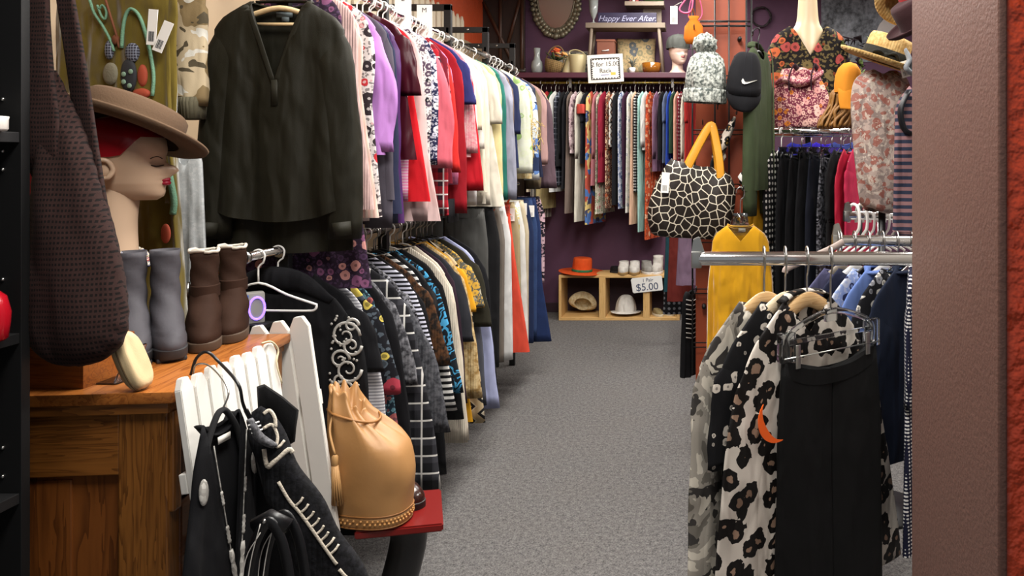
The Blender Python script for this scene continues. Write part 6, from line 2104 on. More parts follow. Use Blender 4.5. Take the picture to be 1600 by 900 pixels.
# grey pompom beanie
BEY = 3.19
be = thing('bobble_hat', 'grey and white chunky knit bobble hat on the orange column', 'hat', (X(1101, BEY), BEY, Z(160, BEY)), rot=(0, R(3), 0))
MEL = cloth('melange', '#4f5653', '#d5d9d0', s=.9, wr=.9)
b = nb(); lathe(b, [(.078, .0), (.088, .002), (.09, .02), (.088, .05), (.086, .056), (.089, .06), (.09, .1), (.084, .15), (.07, .19), (.045, .215), (.001, .222)], 36, (0, 0, 0), 1, .72)
for v in b.verts:
    if v.co.z > .058:
        k_ = 1 + .05 * noise.noise(v.co * 38)
        v.co.x *= k_; v.co.y *= k_
obj('knit_crown', b, MEL, be)
b = nb(); rings = []
for z_, r_ in ((-.002, .09), (.004, .093), (.05, .093), (.056, .09), (.05, .084), (.0, .084)):
    rings.append([((r_ + .0022 * math.cos(24 * a)) * math.cos(a), (r_ + .0022 * math.cos(24 * a)) * .72 * math.sin(a), z_) for a in [2 * PI * k / 96 for k in range(96)]])
loft(b, rings, (False, False)); obj('ribbed_band', b, MEL, be)
b = nb(); ball(b, (-.012, -.005, .25), .048, 18, 1.05, .9, .95)
for v in b.verts:
    v.co += (v.co - Vector((-.012, -.005, .25))) * .28 * noise.noise(v.co * 90)
obj('pompom', b, MEL, be)

# black cap with the white swoosh
CPY = 3.15
cp_ = thing('baseball_cap', 'black baseball cap with white swoosh hanging beside the bobble hat', 'cap', (X(1158, CPY), CPY, Z(178, CPY)), rot=(0, R(4), R(8)))
BC = S('#0f0f13', wr=.25)
b = nb()
rings = []
for j in range(13):
    t = j / 12
    th_ = PI / 2 * t
    r_ = math.cos(th_) ** .62 if t < 1 else .01
    rings.append([(.075 * r_ * sgn(math.cos(a)) * abs(math.cos(a)) ** .9 + .012 * t, -.01 - .058 * r_ * math.sin(a) + .02 * t, .07 + .195 * math.sin(th_) ** .9 + .012 * r_ * math.cos(a) ** 2) for a in [2 * PI * k / 32 for k in range(32)]])
loft(b, rings, (True, True)); obj('cap_crown', b, BC, cp_)
b = nb()
rings = []
for j in range(9):
    t = j / 8
    w_ = .075 * (1 - .45 * t ** 2.5)
    rings.append([(w_ * s_, -.062 - .006 * math.sin(PI * t) + .035 * s_ * s_ * (1 - .3 * t), .088 - .085 * t - .0 * s_ * s_ + .012 * s_ * s_ * t) for s_ in [-1 + k / 8 for k in range(17)]] + [(w_ * s_ * .98, -.057 - .006 * math.sin(PI * t) + .035 * s_ * s_ * (1 - .3 * t), .09 - .085 * t + .012 * s_ * s_ * t) for s_ in [1 - k / 8 for k in range(17)]])
loft(b, rings); obj('visor', b, BC, cp_)
b = nb()
for k in range(6):
    a0 = R(-90 + (k - 2.5) * 30)
    tube(b, [(.0755 * math.cos(th_) ** .62 * math.cos(a0) + .012 * q / 10, -.01 + .0585 * (math.cos(th_) ** .62) * math.sin(a0) + .02 * q / 10, .0705 + .1955 * math.sin(th_) ** .9) for q in range(10) for th_ in [PI / 2 * q / 10]], .0009, 4)
obj('seam', b, S('#1c1c22'), cp_)
b = nb()
up_, dn_ = [], []
sw_pts = [(-.030, .012), (-.034, .002), (-.031, -.008), (-.022, -.0115), (-.01, -.008), (.01, .000), (.034, .011)]
sw_top = [(.034, .0112), (.01, .0045), (-.008, -.0005), (-.018, -.002), (-.0235, .001), (-.025, .006), (-.030, .012)]
pts = sw_pts + sw_top[:-1]
front = []
for (x, z) in pts:
    X_ = x + .014
    front.append((X_, -.0705 + 5.2 * X_ * X_ - 0, .128 + z + .003))
loft(b, [front, [(x, y + .006, z) for x, y, z in front]])
plabel(obj('logo', b, solid('#ecebe6', .6), cp_, False), 'white swoosh logo')

# leopard scarf, shoe, pouch, necklace
lsf = thing('scarf', 'leopard print silk scarf knotted on the column grid', 'scarf', (X(1148, 3.26), 3.25, Z(183, 3.26)), rot=(0, R(14), 0))
SILK = cloth('leopard', '#cfc3b4', '#15120f', '#a07a3a', 2.2, .4, .9)
b = nb(); tube(b, catmull([(0, 0, .0), (-.008, -.004, -.05), (-.018, -.008, -.11), (-.022, -.01, -.16), (-.02, -.012, -.2), (-.012, -.01, -.25)], 5), [.01 + .03 * math.sin(PI * min(1, k / 22)) ** .8 for k in range(26)], 14, True, .55); obj('scarf_drape', b, SILK, lsf)
b = nb(); ball(b, (-.026, -.014, -.185), .027, 12, 1.2, .7, 1); obj('scarf_knot', b, SILK, lsf)
b = nb(); tube(b, catmull([(-.03, -.015, -.18), (-.045, -.014, -.2), (-.046, -.01, -.235), (-.03, -.008, -.26)], 4), [.014] * 4 + [.017] * 5 + [.015] * 4, 8, True, .5); obj('scarf_end', b, S('#17171b'), lsf)
sho = boot('flat_shoe', 'small black flat shoe with white edge hung under the leopard scarf', (X(1166, 3.27), 3.28, Z(283, 3.27)), R(-30), S('#101013'), solid('#dcdad4', .5), .06, [(.008, .04, .06, .03), (.02, .04, .055, .03), (.04, .038, .03, .026), (.06, .03, .01, .02)])
sho.rotation_euler = (0, R(38), R(-30))
po = thing('pouch', 'small orange drawstring pouch on the grid above the bobble hat', 'pouch', (X(1084, 3.27), 3.27, Z(52, 3.27)))
b = nb(); lathe(b, [(.001, -.05), (.035, -.045), (.045, -.02), (.04, .03), (.018, .06), (.024, .075), (.001, .07)], 20, (0, 0, 0), 1, .6); obj('pouch_body', b, S('#d0701c'), po)
b = nb(); tube(b, catmull([(-.012, 0, .06), (-.005, 0, .11), (.01, -.0, .06)], 6), .002, 5); obj('cord', b, S('#8a4414'), po)
nk = thing('necklace', 'pink cord necklace with white tag on the column grid', 'necklace', (X(1083, 3.28), 3.285, Z(10, 3.28)))
b = nb(); tube(b, catmull([(.0, 0, .12), (-.03, 0, .04), (-.06, -.005, -.01), (-.04, -.01, -.03), (-.01, -.012, -.022), (.0, 0, .03), (.01, 0, .12)], 6), .004, 6); tube(b, catmull([(.005, 0, .1), (-.02, -.008, -.03), (-.01, -.012, -.055), (.02, -.01, -.065), (.04, 0, -.02), (.01, 0, .1)], 6), .003, 6); obj('cord', b, S('#c4567e', rough=.5), nk)
price_tag(nk, (-.085, -.012, .0), .032, .08)
b = nb(); tube(b, [(-.085, -.012, 0), (-.05, -.006, .02)], .0012, 5); obj('tag_string', b, S('#d8d4cc'), nk)

# yellow top, green jacket, mustard top
YY = 3.04
yt = garment('blouse', 'yellow velour top hanging from the column grid behind the chrome rail', 'blouse', (X(1157, YY), YY, Z(352, YY)), R(-3), cloth('velvet', '#c9930f', wr=.7), sl=.42, sw=.115, hw=.14, cw=.135, L=.645, drop=.045, nw=.055, neck=.065, vneck=True,
             d=.028, dh=.045, fold=.017, nf=3.4, r0=.05, r1=.04, out=.012, ry=.03, N=56, levels=18)
b = nb(); tube(b, catmull([(-.054, .02, .002), (-.03, .024, -.008), (.03, .024, -.008), (.054, .02, .002)], 4), .009, 8, True, .4, up=(0, 0, 1)); obj('collar', b, cloth('velvet', '#c9930f', wr=.7), yt)
b = nb(); box(b, (-.008, .016, -.026), (.02, .0172, -.014)); plabel(obj('neck_label', b, solid('#e4ded0', .6), yt), 'pale neck label')
hz_ = Z(293, GY)
hy = thing('clothes_hanger', 'clear hanger holding the yellow velour top', 'hanger', (X(1157, YY), YY, Z(352, YY)), 0, 'hangers around the orange column')
zz0 = hz_ + .004 - Z(352, YY)
b = nb(); tube(b, catmull([(-.018, .0, zz0 - .016), (-.014, .0, zz0), (0, 0, zz0 + .009), (.014, 0, zz0 - .002), (.014, 0, zz0 - .03), (0, 0, zz0 - .05), (0, 0, .02)], 4), .0024, 6); obj('hook', b, STEEL, hy)
b = nb(); prism(b, [(-.035, .0), (.035, 0), (.028, .05), (-.028, .05)], -.003, .003, .001); box(b, (-.1, -.003, -.042), (.1, .003, -.03), .002); box(b, (-.04, -.003, -.032), (.04, .003, .002), .001); obj('shoulder_bar', b, CLEAR, hy)

JGY = 3.25
JG = S('#37412a', wr=.35)
gj = garment('jacket', 'dark green jacket with contrast seams beside the black cap', 'jacket', (X(1185, JGY), JGY, Z(76, JGY)), R(64), JG, sl=.66, sw=.13, hw=.15, L=.62, drop=.05, nw=.06, d=.022, dh=.03, r0=.06, r1=.048, out=.02, ry=.026, fold=.006)
b = nb(); tube(b, catmull([(.06, -.03, .0), (.09, -.032, -.05), (.1, -.034, -.3), (.1, -.034, -.6)], 4), .0035, 6); plabel(obj('piping', b, S('#555f44'), gj), 'lighter seam piping')
b = nb(); tube(b, catmull([(-.06, .01, .0), (-.03, .018, .022), (.03, .018, .022), (.06, .01, .0)], 5), .018, 8, True, .4, up=(0, 0, 1)); obj('collar', b, JG, gj)
hg_ = thing('clothes_hanger', 'black hanger holding the dark green jacket', 'hanger', (X(1185, JGY), JGY, Z(76, JGY)), R(64), 'hangers around the orange column')
b = nb(); tube(b, catmull([(-.024, .02, .07), (-.012, .01, .086), (0, 0, .09), (.012, 0, .08), (.012, 0, .06), (0, 0, .04), (0, 0, -.008)], 4), .003, 6); obj('hook', b, BLACKP, hg_)
b = nb(); tube(b, catmull([(-.1, 0, -.055), (-.05, 0, -.03), (0, 0, -.012), (.05, 0, -.03), (.1, 0, -.055)], 4), .006, 6); obj('shoulder_bar', b, BLACKP, hg_)
mt_ = garment('blouse', 'mustard top hanging below the dark green jacket', 'blouse', (X(1190, 3.36), 3.37, Z(235, 3.36)), R(40), S('#c4901c', wr=.7), sl=.36, sw=.08, hw=.1, L=.4, drop=.04, nw=.04, d=.02, dh=.028, r0=.045, r1=.06, out=.035, ry=.022)

# dark garments low on the far side of the column
SRZ = Z(340, 5.0) + .1
xs0, xs1 = X(1064, 5.0), X(1058, 5.4)
lr = thing('side_rail', 'black side rail running back from the orange column', 'rail', (cx0 - .012, 3.6, SRZ))
b = nb(); tube(b, [(0, .0, 0), (X(1077, 4.8) - cx0 + .012, 1.2, 0), (xs0 - cx0 + .012, 1.4, 0), (xs1 - cx0 + .012, 1.85, 0)], .01, 8); obj('rail', b, BLACKM, lr)
b = nb(); tube(b, [(.03, .0, .35), (xs0 - cx0 + .02, 1.35, .005)], .006, 8); obj('brace', b, BLACKM, lr)
for (nm, lab, px, Y_, pb_, m, rz_, w_) in (('blouse', 'teal blouse hanging at the grid side beside the cubby', 1056, 5.2, 455, S('#143a42'), 10, .07), ('dress', 'dark rust dress hanging beside the teal blouse', 1062, 5.0, 470, S('#5a1c16'), 10, .07),
                                                  ('blouse', 'dusty mauve blouse beyond the chrome rail end', 1077, 4.8, 445, S('#6a5668'), 10, .07), ('dress', 'black beaded dress behind the teal blouse', 1060, 5.36, 490, cloth('dots', '#0d0d10', '#6a6a6e', s=.6), 10, .09)):
    L_ = SRZ - .078 - Z(pb_, Y_)
    garment(nm, lab, nm, (X(px, Y_), Y_, SRZ - .078), R(rz_), m, sl=0, sw=w_, hw=w_ * 1.25, L=L_, drop=.02, nw=.05, neck=.02, d=.02, dh=.025, parts=False, N=24, levels=9, group='clothes on the low side rail')
    hanger('black', 'black hanger holding the ' + lab.split(' hanging')[0].split(' beyond')[0].split(' behind')[0], (X(px, Y_), Y_, SRZ), R(rz_), .045, 'hangers on the side rail')
kn = garment('sweater', 'black knit top with white stripes low on the column side', 'sweater', (X(1078, 3.5), 3.52, Z(455, 3.5)), R(62), cloth('hstripe', '#0d0d10', '#0d0d10', s=1), sl=.3, sw=.06, hw=.07, L=.4, drop=.03, nw=.03, neck=.02, d=.018, dh=.022, out=.01, r0=.035, r1=.035)
b = nb()
for k in range(9):
    tube(b, [(-.075, -.022, -.03 - .022 * k), (-.02, -.026, -.045 - .022 * k), (.05, -.022, -.04 - .022 * k)], .0025, 5)
plabel(obj('stripes', b, S('#b9b6b0'), kn), 'thin white stripes')

# ---------------------------------------------------------------- chrome rails by the thick wall
def rack(label, Yr, px0, zr, x1, parts_z=.0):
    r = thing('chrome_rack', label, 'rack', (x1, Yr, 0), group='chrome garment racks')
    xa = X(px0, Yr) - x1
    b = nb(); tube(b, [(xa + .02, 0, zr), (0, 0, zr)], .0185, 24); obj('rail', b, CHROME, r, True, angle=50)
    b = nb(); box(b, (xa - .0, -.017, zr - .024), (xa + .028, .017, zr + .02), .005); prism(b, [(xa, zr + .015), (xa + .036, zr + .015), (xa + .022, zr + .058), (xa + .006, zr + .052)], -.008, .008, .002); obj('end_bracket', b, STEEL, r, True, angle=40)
    b = nb(); box(b, (-.02, -.02, .03), (.02, .02, zr + .03), .004); obj('post', b, CHROME, r, True, angle=50)
    b = nb(); box(b, (-.42, -.03, 0), (.3, .03, .03), .006); box(b, (-.03, -.13, 0), (.03, .13, .03), .006); obj('base', b, CHROME, r, True, angle=50)
    return r


R1Y, R1Z = 1.95, Z(404, 1.95)
R2Y = 2.42
R2Z = Z(376, R2Y)
R3Y = 3.02
R3Z = Z(337, R3Y)
rack('nearest chrome garment rack with the leopard blouses', R1Y, 1080, R1Z, .86)
rack('middle chrome garment rack carrying the blue sweaters', R2Y, 1300, R2Z, 1.12)
rack('farthest of the chrome garment racks, with white hangers', R3Y, 1318, R3Z, 1.36)


def front_hanger(kind, label, px, rz, w=.2, drop=.2, Yr=None, Zr=None):
    """A hanger with its hook on the rail; its plane turned by rz. Returns the neck point."""
    Yr, Zr = Yr or R1Y, Zr or R1Z
    root = thing('clothes_hanger', label, 'hanger', (X(px, Yr), Yr, Zr), rz, 'hangers on the chrome racks')
    b = nb()
    tube(b, catmull([(0, .03, -.024), (0, .031, .0), (0, .024, .022), (0, .004, .031), (0, -.018, .026), (0, -.03, .0), (0, -.018, -.03), (0, 0, -.05), (0, 0, -drop)], 5), .0026, 8)
    bmesh.ops.rotate(b, verts=b.verts, cent=(0, 0, 0), matrix=Matrix.Rotation(-rz, 3, 'Z'))
    obj('hook', b, STEEL, root)
    return root


RZ1 = R(38)
WOODL, WOODP = oak('#b58a58', '#d9b685', 'x', 1.0, .35), oak('#cbb491', '#e6d6b8', 'x', 1.0, .35)


def wood_bar(root, drop, m, w=.2, d2=.115, th=.012):
    b = nb()
    P = catmull([(-w, 0, -drop - d2), (-w * .62, 0, -drop - d2 * .52), (-w * .28, 0, -drop - .018), (0, 0, -drop - .002), (w * .28, 0, -drop - .018), (w * .62, 0, -drop - d2 * .52), (w, 0, -drop - d2)], 5)
    tube(b, P, [.009 + th * math.sin(PI * k / (len(P) - 1)) ** .6 for k in range(len(P))], 12, True, .42, up=(0, 1, 0))
    obj('shoulder_bar', b, m, root)


LEO = cloth('leopard', '#e9dfd3', '#100d0c', '#8a705e', 1.0, .6, .8)
LEO2 = cloth('leopard', '#d6c9ba', '#17120f', '#8c7462', .9, .6, .8)
CAM = cloth('camo', '#9a948a', '#3a3735', '#cbc4b6', 1.3, .7, .7, c4='#6f6a62')
DOTN = cloth('dots', '#111115', '#dcd6cc', s=.45, rough=.8)
FRONT = [
    (1194, 'blouse', 'grey and cream abstract print blouse, farthest of the leopard row', CAM, .115, dict(sl=.6, L=.74, out=.02, r1=.07)),
    (1227, 'blouse', 'black blouse with sparse white dots behind the leopard blouse', cloth('floral', '#0e0e11', '#cfc6ba', '#0e0e11', 1.4, c4='#0e0e11'), .11, dict(sl=.25, L=.7, out=.05)),
    (1261, 'blouse', 'cream and black leopard print blouse behind the black trousers', LEO, .105, dict(sl=.66, L=.78, out=.085, r0=.08, r1=.085)),
]
for i, (px, nm, lab, m, dr_, o) in enumerate(FRONT):
    drp = .105
    hr = front_hanger('wood', ['pale wooden hanger holding the grey abstract blouse', 'cream wooden hanger holding the black dotted blouse', 'wide wooden hanger holding the leopard print blouse'][i], px, RZ1, drop=drp)
    wood_bar(hr, drp, (WOODL, WOODP, WOODL)[i], .165, .1)
    o = dict(o)
    L_ = o.pop('L')
    g = garment(nm, lab, 'blouse', (X(px, R1Y), R1Y, R1Z - drp + .002), RZ1, m, 'blouses on the nearest chrome rack', sw=.215, hw=.225, cw=.215, L=L_, drop=.125, nw=.085, neck=.09, vneck=True, sleeves=(-1,) if i == 2 else (-1, 1), d=.010, dh=.011, fold=.0035, nf=3, ry=.0105, N=48, levels=16, **o)
    if i == 2:
        LEOG = g
obj('sleeve', sleeve_bm(1, sw=.215, drop=.125, sl=.66, r0=.08, r1=.085, out=.15, ry=.0105), LEO, LEOG)
b = nb(); tube(b, catmull([(-.088, .008, -.004), (-.05, .012, .012), (0, .014, .016), (.05, .012, .012), (.088, .008, -.004)], 4), .016, 8, True, .4, up=(0, 0, 1)); obj('collar', b, LEO, LEOG)
# black trousers on a clear clip hanger
drp = .135
ph_ = front_hanger('clip', 'clear plastic clip hanger gripping the black trousers', 1298, R(34), drop=drp)
zc_ = Z(545, 1.95) - R1Z
b = nb()
tube(b, catmull([(-.152, 0, zc_ + .0), (-.15, 0, zc_ + .05), (-.09, 0, -drp - .022), (0, 0, -drp - .002), (.09, 0, -drp - .022), (.15, 0, zc_ + .05), (.152, 0, zc_ + .0)], 5), .0085, 8, True, .6, up=(0, 1, 0))
box(b, (-.15, -.0035, zc_ + .03), (.15, .0035, zc_ + .042), .001)
for sd in (-1, 1):
    box(b, (sd * .152 - .024, -.011, zc_ - .012), (sd * .152 + .024, .011, zc_ + .062), .004)
box(b, (-.02, -.006, -drp - .03), (.02, .006, -drp + .004), .003)
obj('shoulder_bar', b, CLEAR, ph_)
b = nb(); tube(b, [(-.17, -.013, zc_ + .0), (.17, -.013, zc_ + .0)], .002, 6)
for sd in (-1, 1):
    box(b, (sd * .125 - .008, -.0145, zc_ - .03), (sd * .125 + .008, -.0115, zc_ + .03), .001)
plabel(obj('clip_bar', b, STEEL, ph_), 'steel clip bar')
BT = S('#060607', wr=.35, rough=.8)
tr_ = trousers('trousers', 'black stretch trousers on the clear clip hanger', 'trousers', (X(1298, 1.95), 1.95, R1Z + zc_ - .004), R(34), BT, None, L=.84, w=.165, hipw=.182, legw=.1, d=.011, split=.38, fold=.004, sag=.045)
price = moon(tr_, (-.205, -.028, -.13), .06, R(-32))

# second rail: blue sweaters
NAVY = S('#161d33')
SEC = [
    (1313, 'slate purple sweater at the end of the middle chrome rack', S('#4a4a68'), .3),
    (1335, 'navy cardigan behind the blue floral blouse on the middle chrome rack', S('#1c2036'), .3),
    (1357, 'blue and white floral blouse behind the periwinkle sweater', FL('#8a9cc8', '#2a3050', '#d8def0', 1.0), .35),
    (1379, 'periwinkle blue sweater with a stand collar', S('#5d74ac'), .5),
    (1401, 'black blouse with small white flowers before the periwinkle sweater', FL('#131318', '#c8c4bc', '#8a8a90', 1.2, '#131318'), .3),
    (1423, 'dark navy jacket with a wide collar', S('#141c2e'), .5),
]
for i, (px, lab, m, sl_) in enumerate(SEC):
    drp = .085
    hr = front_hanger('white', ('grey', 'white', 'black', 'white', 'clear', 'silver')[i] + ' hanger on the middle chrome rack holding the ' + ('slate purple sweater', 'navy cardigan', 'blue floral blouse', 'periwinkle sweater', 'black flowered blouse', 'navy jacket')[i], px, RZ1, drop=drp, Yr=R2Y, Zr=R2Z)
    wood_bar(hr, drp, (solid('#8c8378', .8), WHITEP, BLACKP, WHITEP, CLEAR, STEEL)[i], .15, .075, .004)
    noun = ('sweater', 'cardigan', 'blouse', 'sweater', 'blouse', 'jacket')[i]
    g = garment(noun, lab, noun, (X(px, R2Y), R2Y, R2Z - drp + .002), RZ1, m, 'clothes on the middle chrome rack', sl=sl_, sw=.2, hw=.21, L=.62,
                drop=.095, nw=.075, neck=.03, d=.009, dh=.0105, fold=.003, ry=.0095, out=.04, collar=m if i in (3, 5) else None)
dn = garment('dress', 'navy dress with tiny white polka dots beside the thick wall', 'dress', (X(1428, 2.2), 2.2, Z(400, 2.2)), R(70), cloth('dots', '#12142a', '#e4e2e0', s=2.2), sl=.3, sw=.17, hw=.2, L=.8, drop=.08, nw=.07, d=.014, dh=.02, fold=.006, ry=.015, out=.03)
dh_ = thing('clothes_hanger', 'white hanger holding the navy polka dot dress', 'hanger', (X(1428, 2.2), 2.2, Z(400, 2.2)), R(70), 'hangers on the chrome racks')
b = nb(); tube(b, catmull([(-.016, 0, .055), (-.012, 0, .08), (0, 0, .09), (.014, 0, .078), (.01, 0, .05), (0, 0, .03), (0, 0, -.01)], 4), .0026, 6); obj('hook', b, STEEL, dh_)
b = nb(); tube(b, catmull([(-.14, 0, -.09), (-.07, 0, -.05), (0, 0, -.012), (.07, 0, -.05), (.14, 0, -.09)], 4), .004, 8); obj('shoulder_bar', b, WHITEP, dh_)
# white hangers crowded on the third rail
wl = ['whitest looped hanger at the open end of the farthest chrome rack', 'white plastic hanger second from the open end of the farthest chrome rack', 'white plastic hanger third from the open end of the farthest chrome rack', 'white plastic hanger fourth from the open end of the farthest chrome rack', 'white plastic hanger fifth from the open end of the farthest chrome rack', 'white plastic hanger sixth from the open end of the farthest chrome rack', 'white plastic hanger nearest the wall on the farthest chrome rack']
for k, px in enumerate((1334, 1346, 1357, 1368, 1380, 1392, 1404)):
    hx = thing('clothes_hanger', wl[k], 'hanger', (X(px, R3Y), R3Y, R3Z), R(32), 'white hangers on the farthest chrome rack')
    big = 1.45 if k < 2 else 1.0
    b = nb(); tube(b, catmull([(-.0, .03, -.03), (0, .032, 0), (0, .022, .024 * big), (0, 0, .032 * big), (0, -.024, .024 * big), (0, -.034, -.004), (0, -.03, -.05), (0, -.01, -.075), (0, 0, -.095)], 4), .0065 if k < 2 else .005, 8); obj('hook', b, WHITEP, hx)
    b = nb(); tube(b, catmull([(-.17, 0, -.16), (-.09, 0, -.118), (0, 0, -.092), (.09, 0, -.118), (.17, 0, -.16), (.0, 0, -.172), (-.17, 0, -.16)], 4), .005, 8); obj('shoulder_bar', b, WHITEP, hx)
vh = front_hanger('grey', 'mauve grey velvet hanger tilted on the middle chrome rack', 1309, R(20), drop=.02, Yr=R2Y, Zr=R2Z + .0)
b = nb(); tube(b, catmull([(.0, -.034, -.0), (-.05, -.036, -.022), (-.13, -.036, -.05), (-.2, -.036, -.075), (-.21, -.036, -.09)], 5), .011, 8, True, .5, up=(0, 1, 0)); obj('shoulder_bar', b, solid('#a3938c', .9), vh)

# ---------------------------------------------------------------- high chrome rack with black clothes, mannequin behind it
HY, HZ2 = 3.40, Z(205, 3.40)
hx0, hx1 = X(1207, HY), X(1372, HY)
hr_ = thing('high_rack', 'high chrome rack of black clothes under the pink patterned bag', 'rack', (hx0, HY, 0))
W_ = hx1 - hx0
for yy in (0, .42):
    b = nb(); tube(b, [(-.01, yy, HZ2), (W_ + .01, yy, HZ2)], .0135, 12); obj('rail', b, CHROME, hr_)
b = nb()
for k in range(9):
    x = W_ * (k + .5) / 9
    tube(b, [(x, 0.0, HZ2 + .016), (x, .42, HZ2 + .016)], .003, 6)
tube(b, [(0, .02, HZ2 + .016), (W_, .02, HZ2 + .016)], .003, 6)
obj('wire_shelf', b, CHROME, hr_)
for xx in (0, W_):
    for yy in (0, .42):
        b = nb(); tube(b, [(xx, yy, .02), (xx, yy, HZ2)], .012, 10); lathe(b, [(.001, 0), (.022, 0), (.022, .02), (.012, .024)], 12, (xx, yy, 0)); obj('post', b, CHROME, hr_)
HI = [
    (1221, 'black and white gingham dress on the high chrome rack', 'dress', cloth('dots', '#131316', '#dedbd4', s=.85), .62, 'white', .42),
    (1238, 'black blouse next to the gingham dress on the high chrome rack', 'blouse', S('#0e0e11'), .7, 'clip', .6),
    (1253, 'black sleeveless dress on the high chrome rack', 'dress', S('#0c0c0f'), .8, 'clip', 0),
    (1268, 'black cotton trousers-like skirt in the middle of the high chrome rack', 'skirt', S('#111114'), .8, 'clip', 0),
    (1283, 'dark navy dress with white price tag on the high chrome rack', 'dress', S('#10131f'), .72, 'clip', 0),
    (1300, 'black sequinned dress on the high chrome rack', 'dress', cloth('sequin', '#0d0d10', '#7a7a82', s=.8), .66, 'clip', 0),
    (1314, 'black knit blouse beside the crimson blouse on the high chrome rack', 'blouse', S('#121214'), .5, 'black', .3),
    (1329, 'crimson satin blouse on the high chrome rack', 'blouse', S('#a31c34', rough=.5), .6, 'black', .5),
    (1343, 'deep pink dress behind the paisley shawl', 'dress', S('#b02848'), .6, 'white', .2),
]
for i, (px, lab, cat, m, L_, hk_, sl_) in enumerate(HI):
    yaw = R(56)
    x = X(px, HY)
    lab = lab.replace('trousers-like ', 'long ')
    g = garment(cat, lab, cat, (x, HY, HZ2 - (.082 if hk_ != 'clip' else .088 + .012 * (i % 3))), yaw, m, 'clothes on the high chrome rack', sl=sl_ * .8, sw=.15 if hk_ != 'clip' else .125, hw=.17, cw=.16, L=L_, drop=.07 if hk_ != 'clip' else .02, nw=.075 if hk_ != 'clip' else .1, neck=.04, d=.010, dh=.012, fold=.0035, ry=.010, out=.02)
    hanger(hk_, {'white': 'white', 'clip': 'clear', 'black': 'black'}[hk_] + ' hanger holding the ' + ' '.join(lab.split(' on the ')[0].split(' ')[:7]), (x, HY, HZ2), yaw, .13, 'hangers on the high chrome rack')
    if i == 4:
        price_tag(g, (-.05, -.03, -.16), .035, .1, rot=(0, R(-5), 0))
    if i == 2:
        mo = moon(g, (-.05, -.03, -.16), .05, R(-10)); mo.data.materials[0] = solid('#d8cdb4', .5); plabel(mo, 'cream crescent shaped marker')
for k, (px, c, lab) in enumerate(((1252, '#2a2f9c', 'royal blue blouse on the rear bar of the high chrome rack'), (1290, '#3a2ac4', 'bright violet blue blouse on the rear bar of the high chrome rack'), (1318, '#3c4a8c', 'dusty blue blouse on the rear bar of the high chrome rack'))):
    garment('blouse', lab, 'blouse', (X(px, 3.82), 3.82, HZ2 - .04), R(10), S(c), 'blouses on the rear bar', sl=.3, sw=.085, hw=.09, L=.5, drop=.02, nw=.05, neck=.02, d=.012, dh=.014, parts=False, N=24, levels=9, r0=.03, r1=.03, out=.0)
    hanger('black', 'black hanger holding the ' + lab.split(' on the ')[0], (X(px, 3.82), 3.82, HZ2), R(10), .05, 'hangers on the high chrome rack')

pb_ = thing('patterned_bag', 'pink and orange patterned cloth bag on top of the high chrome rack', 'bag', (X(1250, 3.46), 3.47, HZ2 + .0195), R(-6))
PKP = FL('#6a2a3c', '#d89a94', '#c9782e', 1.3, '#d8aca0')
rows = [(0, .12, .06), (.01, .132, .07), (.08, .138, .075), (.15, .13, .07), (.2, .112, .055), (.235, .095, .04), (.25, .09, .03)]
pa = catmull(rows, 3)
n = 40
b = nb(); loft(b, [[(w * (1 + .04 * math.sin(5 * a + 14 * z)) * sgn(math.cos(a)) * abs(math.cos(a)) ** .7, dd * (1 + .1 * math.sin(4 * a + 20 * z)) * sgn(math.sin(a)) * abs(math.sin(a)) ** .7, z + .03 * z / .25 * math.sin(3 * a)) for a in [2 * PI * k / n for k in range(n)]] for z, w, dd in pa], (True, True)); obj('bag_body', b, PKP, pb_)
b = nb()
tube(b, catmull([(-.11, -.03, .2), (-.07, -.075, .22), (.0, -.078, .2), (.08, -.07, .235), (.1, -.03, .26)], 5), [.01 + .02 * math.sin(PI * k / 20) for k in range(21)], 12, True, .6); obj('gathered_flap', b, FL('#8a4454', '#e0aca4', '#d8a09a', 1.6, '#e0b4ac'), pb_)
for (xa, xb) in ((-.05, -.01), (.05, .08)):
    b = nb(); tube(b, catmull([(xa, -.085, .17), (xa + .0, -.1, .23), ((xa + xb) / 2, -.075, .28), (xb, -.03, .27)], 4), .012, 8, True, .3); plabel(obj('strap', b, S('#2a1620'), pb_), 'dark strap')

# mannequin with the floral blouse
MY = 3.98
mx, mz = X(1262, MY), Z(45, MY)
mq = thing('dress_form', 'pale mannequin torso on a black stand behind the high chrome rack', 'mannequin', (mx, MY, 0))
SK2 = solid('#cdb794', .35, name='pale_mannequin_torso')
q = catmull([(mz - .5, .075, .06), (mz - .45, .08, .065), (mz - .25, .08, .075), (mz - .12, .08, .07), (mz - .06, .085, .062), (mz - .01, .082, .055), (mz + .04, .06, .05), (mz + .16, .05, .05), (mz + .2, .05, .05), (mz + .22, .03, .03)], 4)
b = nb(); loft(b, [[(w * math.cos(a), dd * math.sin(a), z) for a in [2 * PI * k / 32 for k in range(32)]] for z, w, dd in q]); obj('torso', b, SK2, mq)
b = nb(); tube(b, [(0, 0, .02), (0, 0, mz - .49)], .014, 10); lathe(b, [(.001, 0), (.17, 0), (.17, .01), (.03, .03), (.02, .06)], 28); obj('stand', b, BLACKM, mq)
FB_ = FL('#120d0c', '#a8552f', '#9c4440', .62, '#6a5c38')
fb = garment('blouse', 'black blouse with red and orange roses on the pale mannequin', 'blouse', (mx, MY, mz + .012), 0, FB_, sl=.34, sw=.195, hw=.2, cw=.2, L=.52, drop=.06, nw=.1, neck=.17, vneck=True, d=.105, dh=.125, fold=.008, r0=.056, r1=.075, out=.07, ry=.06, N=56, levels=16)
b = nb()
rnd = random.Random(6)
